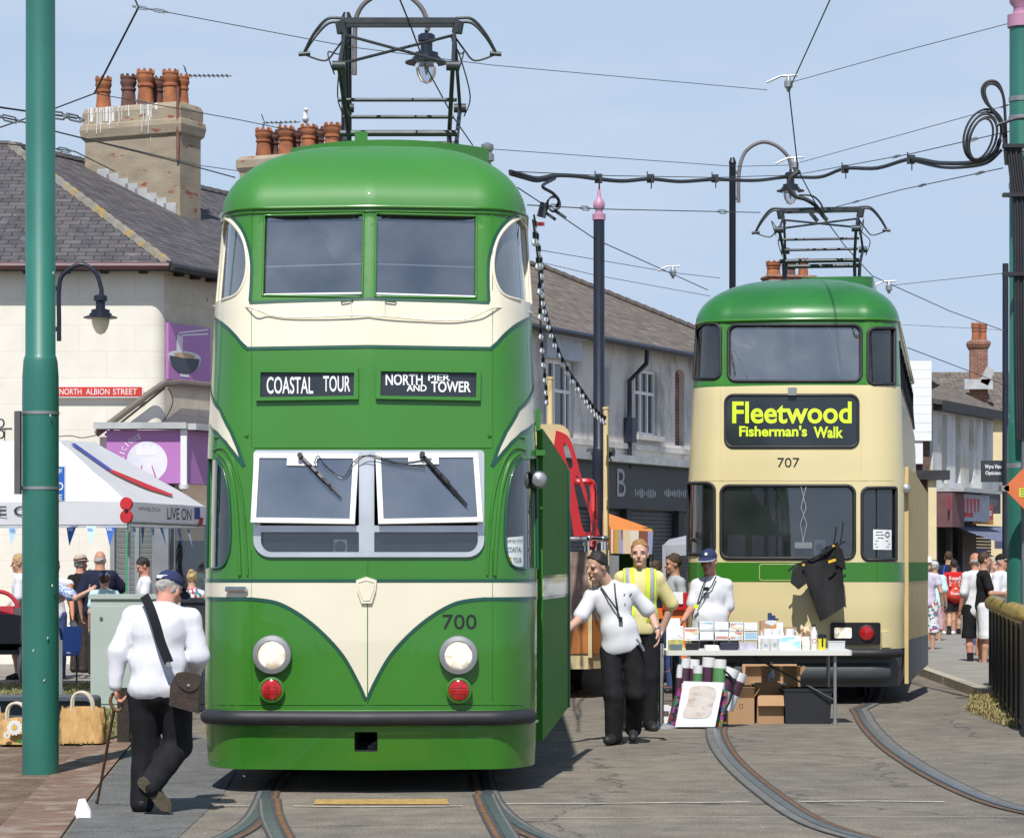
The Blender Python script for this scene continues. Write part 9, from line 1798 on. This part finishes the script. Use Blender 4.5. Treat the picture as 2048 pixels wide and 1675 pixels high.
for i, (xa, ya, xb, yb, r, l, lab) in enumerate(((1352, 1448, 1360, 1328, .030, TLAB, 'slim lilac tube at the left of the bag'), (1366, 1400, 1370, 1316, .055, TLAB, 'white tube with a black striped label at the back of the bag'), (1384, 1400, 1389, 1318, .055, TLAB, 'white tube with a plum cap label'), (1394, 1400, 1396, 1330, .048, TLG, 'short tube with a green label'), (1412, 1400, 1417, 1314, .06, TLAB, 'rolled lilac sheet standing tall in the bag'), (1425, 1395, 1423, 1332, .075, TLAB, 'wide white roll with plum label and large lettering'), (1436, 1395, 1440, 1318, .065, TLG, 'wide open white roll at the back'), (1438, 1410, 1466, 1336, .075, TLAB, 'wide open white roll tilting right'), (1452, 1418, 1481, 1344, .075, TLAB, 'outermost white roll tilting right'))):
 Yt = 28.05 + (i % 3) * .05; a_, b_ = P(xa, ya, Yt), P(xb, yb, Yt); t = thing('poster_roll', lab, 'poster roll', tuple(a_), 'rolled posters in the patterned bag'); d_ = b_ - a_; mb = MB(); mb.lathe(a_, [(r, 0), (r, d_.length), (r * .9, d_.length), (r * .86, d_.length * .5)], 18, d_); rl_o = mb.build('roll', TUBEW, t, smooth=50); mb = MB(); mb.lathe(a_, [(r * 1.01, d_.length * .42), (r * 1.01, d_.length * .78)], 18, d_); lbo = mb.build('label', l, t, smooth=50)
 if i == 5: mb = MB(); mb.text('Life', a_ + d_ * .6 + V((0, -r - .004, 0)), (.05, 0, 1), (-1, 0, .05), .1, .07, .02); mb.build('lettering', WHP, lbo)
art = thing('leaning_print', 'white mounted print leaning on the patterned bag below the table', 'print', (Xa(1396, 27.9), 27.9, 0)); Ya = 27.86; c_ = P(1395, 1455, Ya); c_.z = .02; mb = MB(); up_ = V((.02, .09, 1)).normalized(); mb.slab(c_, (1, 0, 0), up_, [[(-.222, 0), (.175, -.0), (.255, .44), (-.145, .455)]], .012); mb.build('mount', WHP, art, 0)
mb = MB(); mb.slab(c_ - V((0, .004, 0)), (1, 0, 0), up_, [crv([(-.14, .1), (.1, .1), (.15, .22), (.17, .38), (-.06, .4), (-.1, .25)], 6, True)], 0); mb.build('faded_picture', M('sepia print', (.66, .60, .56), rough=.8, var=.08, vs=7, col2=(.40, .26, .17), c2s=6, c2t=(.5, .7), stretch=(1, 1, 2.5)), art, 0)
for i, (px, py, Y, lab) in enumerate(((1321, 1452, 28.0, 'chrome barrier post nearest the camera, under the conductor\'s hand'), (1308, 1440, 29.2, 'chrome barrier post second from the camera'), (1302, 1430, 30.4, 'chrome barrier post farthest back by the orange barrier'))):
 x = Xa(px, Y); t = thing('barrier_post', lab, 'barrier post', (x, Y, 0), 'chrome barrier posts by the table'); mb = MB(); mb.lathe((x, Y, 0), [(.165, 0), (.165, .012), (.12, .03), (.05, .045), (.03, .05)], 28); mb.build('base', ALU, t, smooth=50); mb = MB(); mb.lathe((x, Y, .045), [(.034, 0), (.034, .80)], 20); mb.build('post', CHR, t, smooth=50); mb = MB(); mb.lathe((x, Y, .845), [(.038, 0), (.038, .10), (.03, .12)], 16); mb.build('head', BLK, t)
wb_ = thing('small_white_box', 'small white box on the ground behind the chrome barrier posts', 'box', (Xa(1330, 28.9), 28.9, 0)); mb = MB(); mb.box((Xa(1331, 28.9), 28.9, .09), (.12, .12, .18)); mb.m = 1; mb.box((Xa(1331, 28.84), 28.838, .1), (.07, .004, .05)); mb.build('box', [WHP, STEEL], wb_, 0)
# ---- pieces that stand apart become parts of their own ----
def split_parts(o, g_=.012):
 me = o.data; n = len(me.vertices); par = list(range(n))
 def find(a):
  while par[a] != a: par[a] = par[par[a]]; a = par[a]
  return a
 for e in me.edges:
  a, b = find(e.vertices[0]), find(e.vertices[1])
  if a != b: par[a] = b
 g = {}
 for v in me.vertices: g.setdefault(find(v.index), []).append(v.index)
 co = np.array([v.co[:] for v in me.vertices]); cl = [[set(i), co[i].min(0) - g_, co[i].max(0) + g_] for i in g.values()]; ch = True
 while ch:
  ch = False
  for i in range(len(cl)):
   for k in range(i + 1, len(cl)):
    if (cl[i][1] < cl[k][2]).all() and (cl[k][1] < cl[i][2]).all():
     cl[i] = [cl[i][0] | cl[k][0], np.minimum(cl[i][1], cl[k][1]), np.maximum(cl[i][2], cl[k][2])]; del cl[k]; ch = True; break
   if ch: break
 if len(cl) < 2: return
 for c in cl[1:]:
  d = o.copy(); d.data = me.copy(); C.objects.link(d); bm = bmesh.new(); bm.from_mesh(d.data); bm.verts.ensure_lookup_table(); bmesh.ops.delete(bm, geom=[v for v in bm.verts if v.index not in c[0]], context='VERTS'); bm.to_mesh(d.data); bm.free()
 bm = bmesh.new(); bm.from_mesh(me); bm.verts.ensure_lookup_table(); bmesh.ops.delete(bm, geom=[v for v in bm.verts if v.index not in cl[0][0]], context='VERTS'); bm.to_mesh(me); bm.free()
SPL = 'moulding shopfront_post body_rib running_gear grab_rail seat stall_post frame band wheel leg seat_rail hand_pole wing windscreen_frame flap label rail_post eyes floor partition'.split()
for o in list(bpy.data.objects):
 if o.type == 'MESH' and o.parent and o.name.split('.')[0] == 'lettering' and not o.children: split_parts(o, .02)
 if o.type == 'MESH' and o.parent and o.name.split('.')[0] in SPL and not o.children: split_parts(o)
for o in bpy.data.objects:
 if o.name.split('.')[0] == 'eyes': o.name = 'eye'
# ---- tidy ----------------------------------------------------------------------
for o in bpy.data.objects:
 for k_ in ('_w', '_j'):
  if k_ in o: del o[k_]
if globals().get('DEBUG'):
 for o in bpy.data.objects:
  if 'label' in o and len(o['label'].split()) > 16: print('LONG', o['label'])
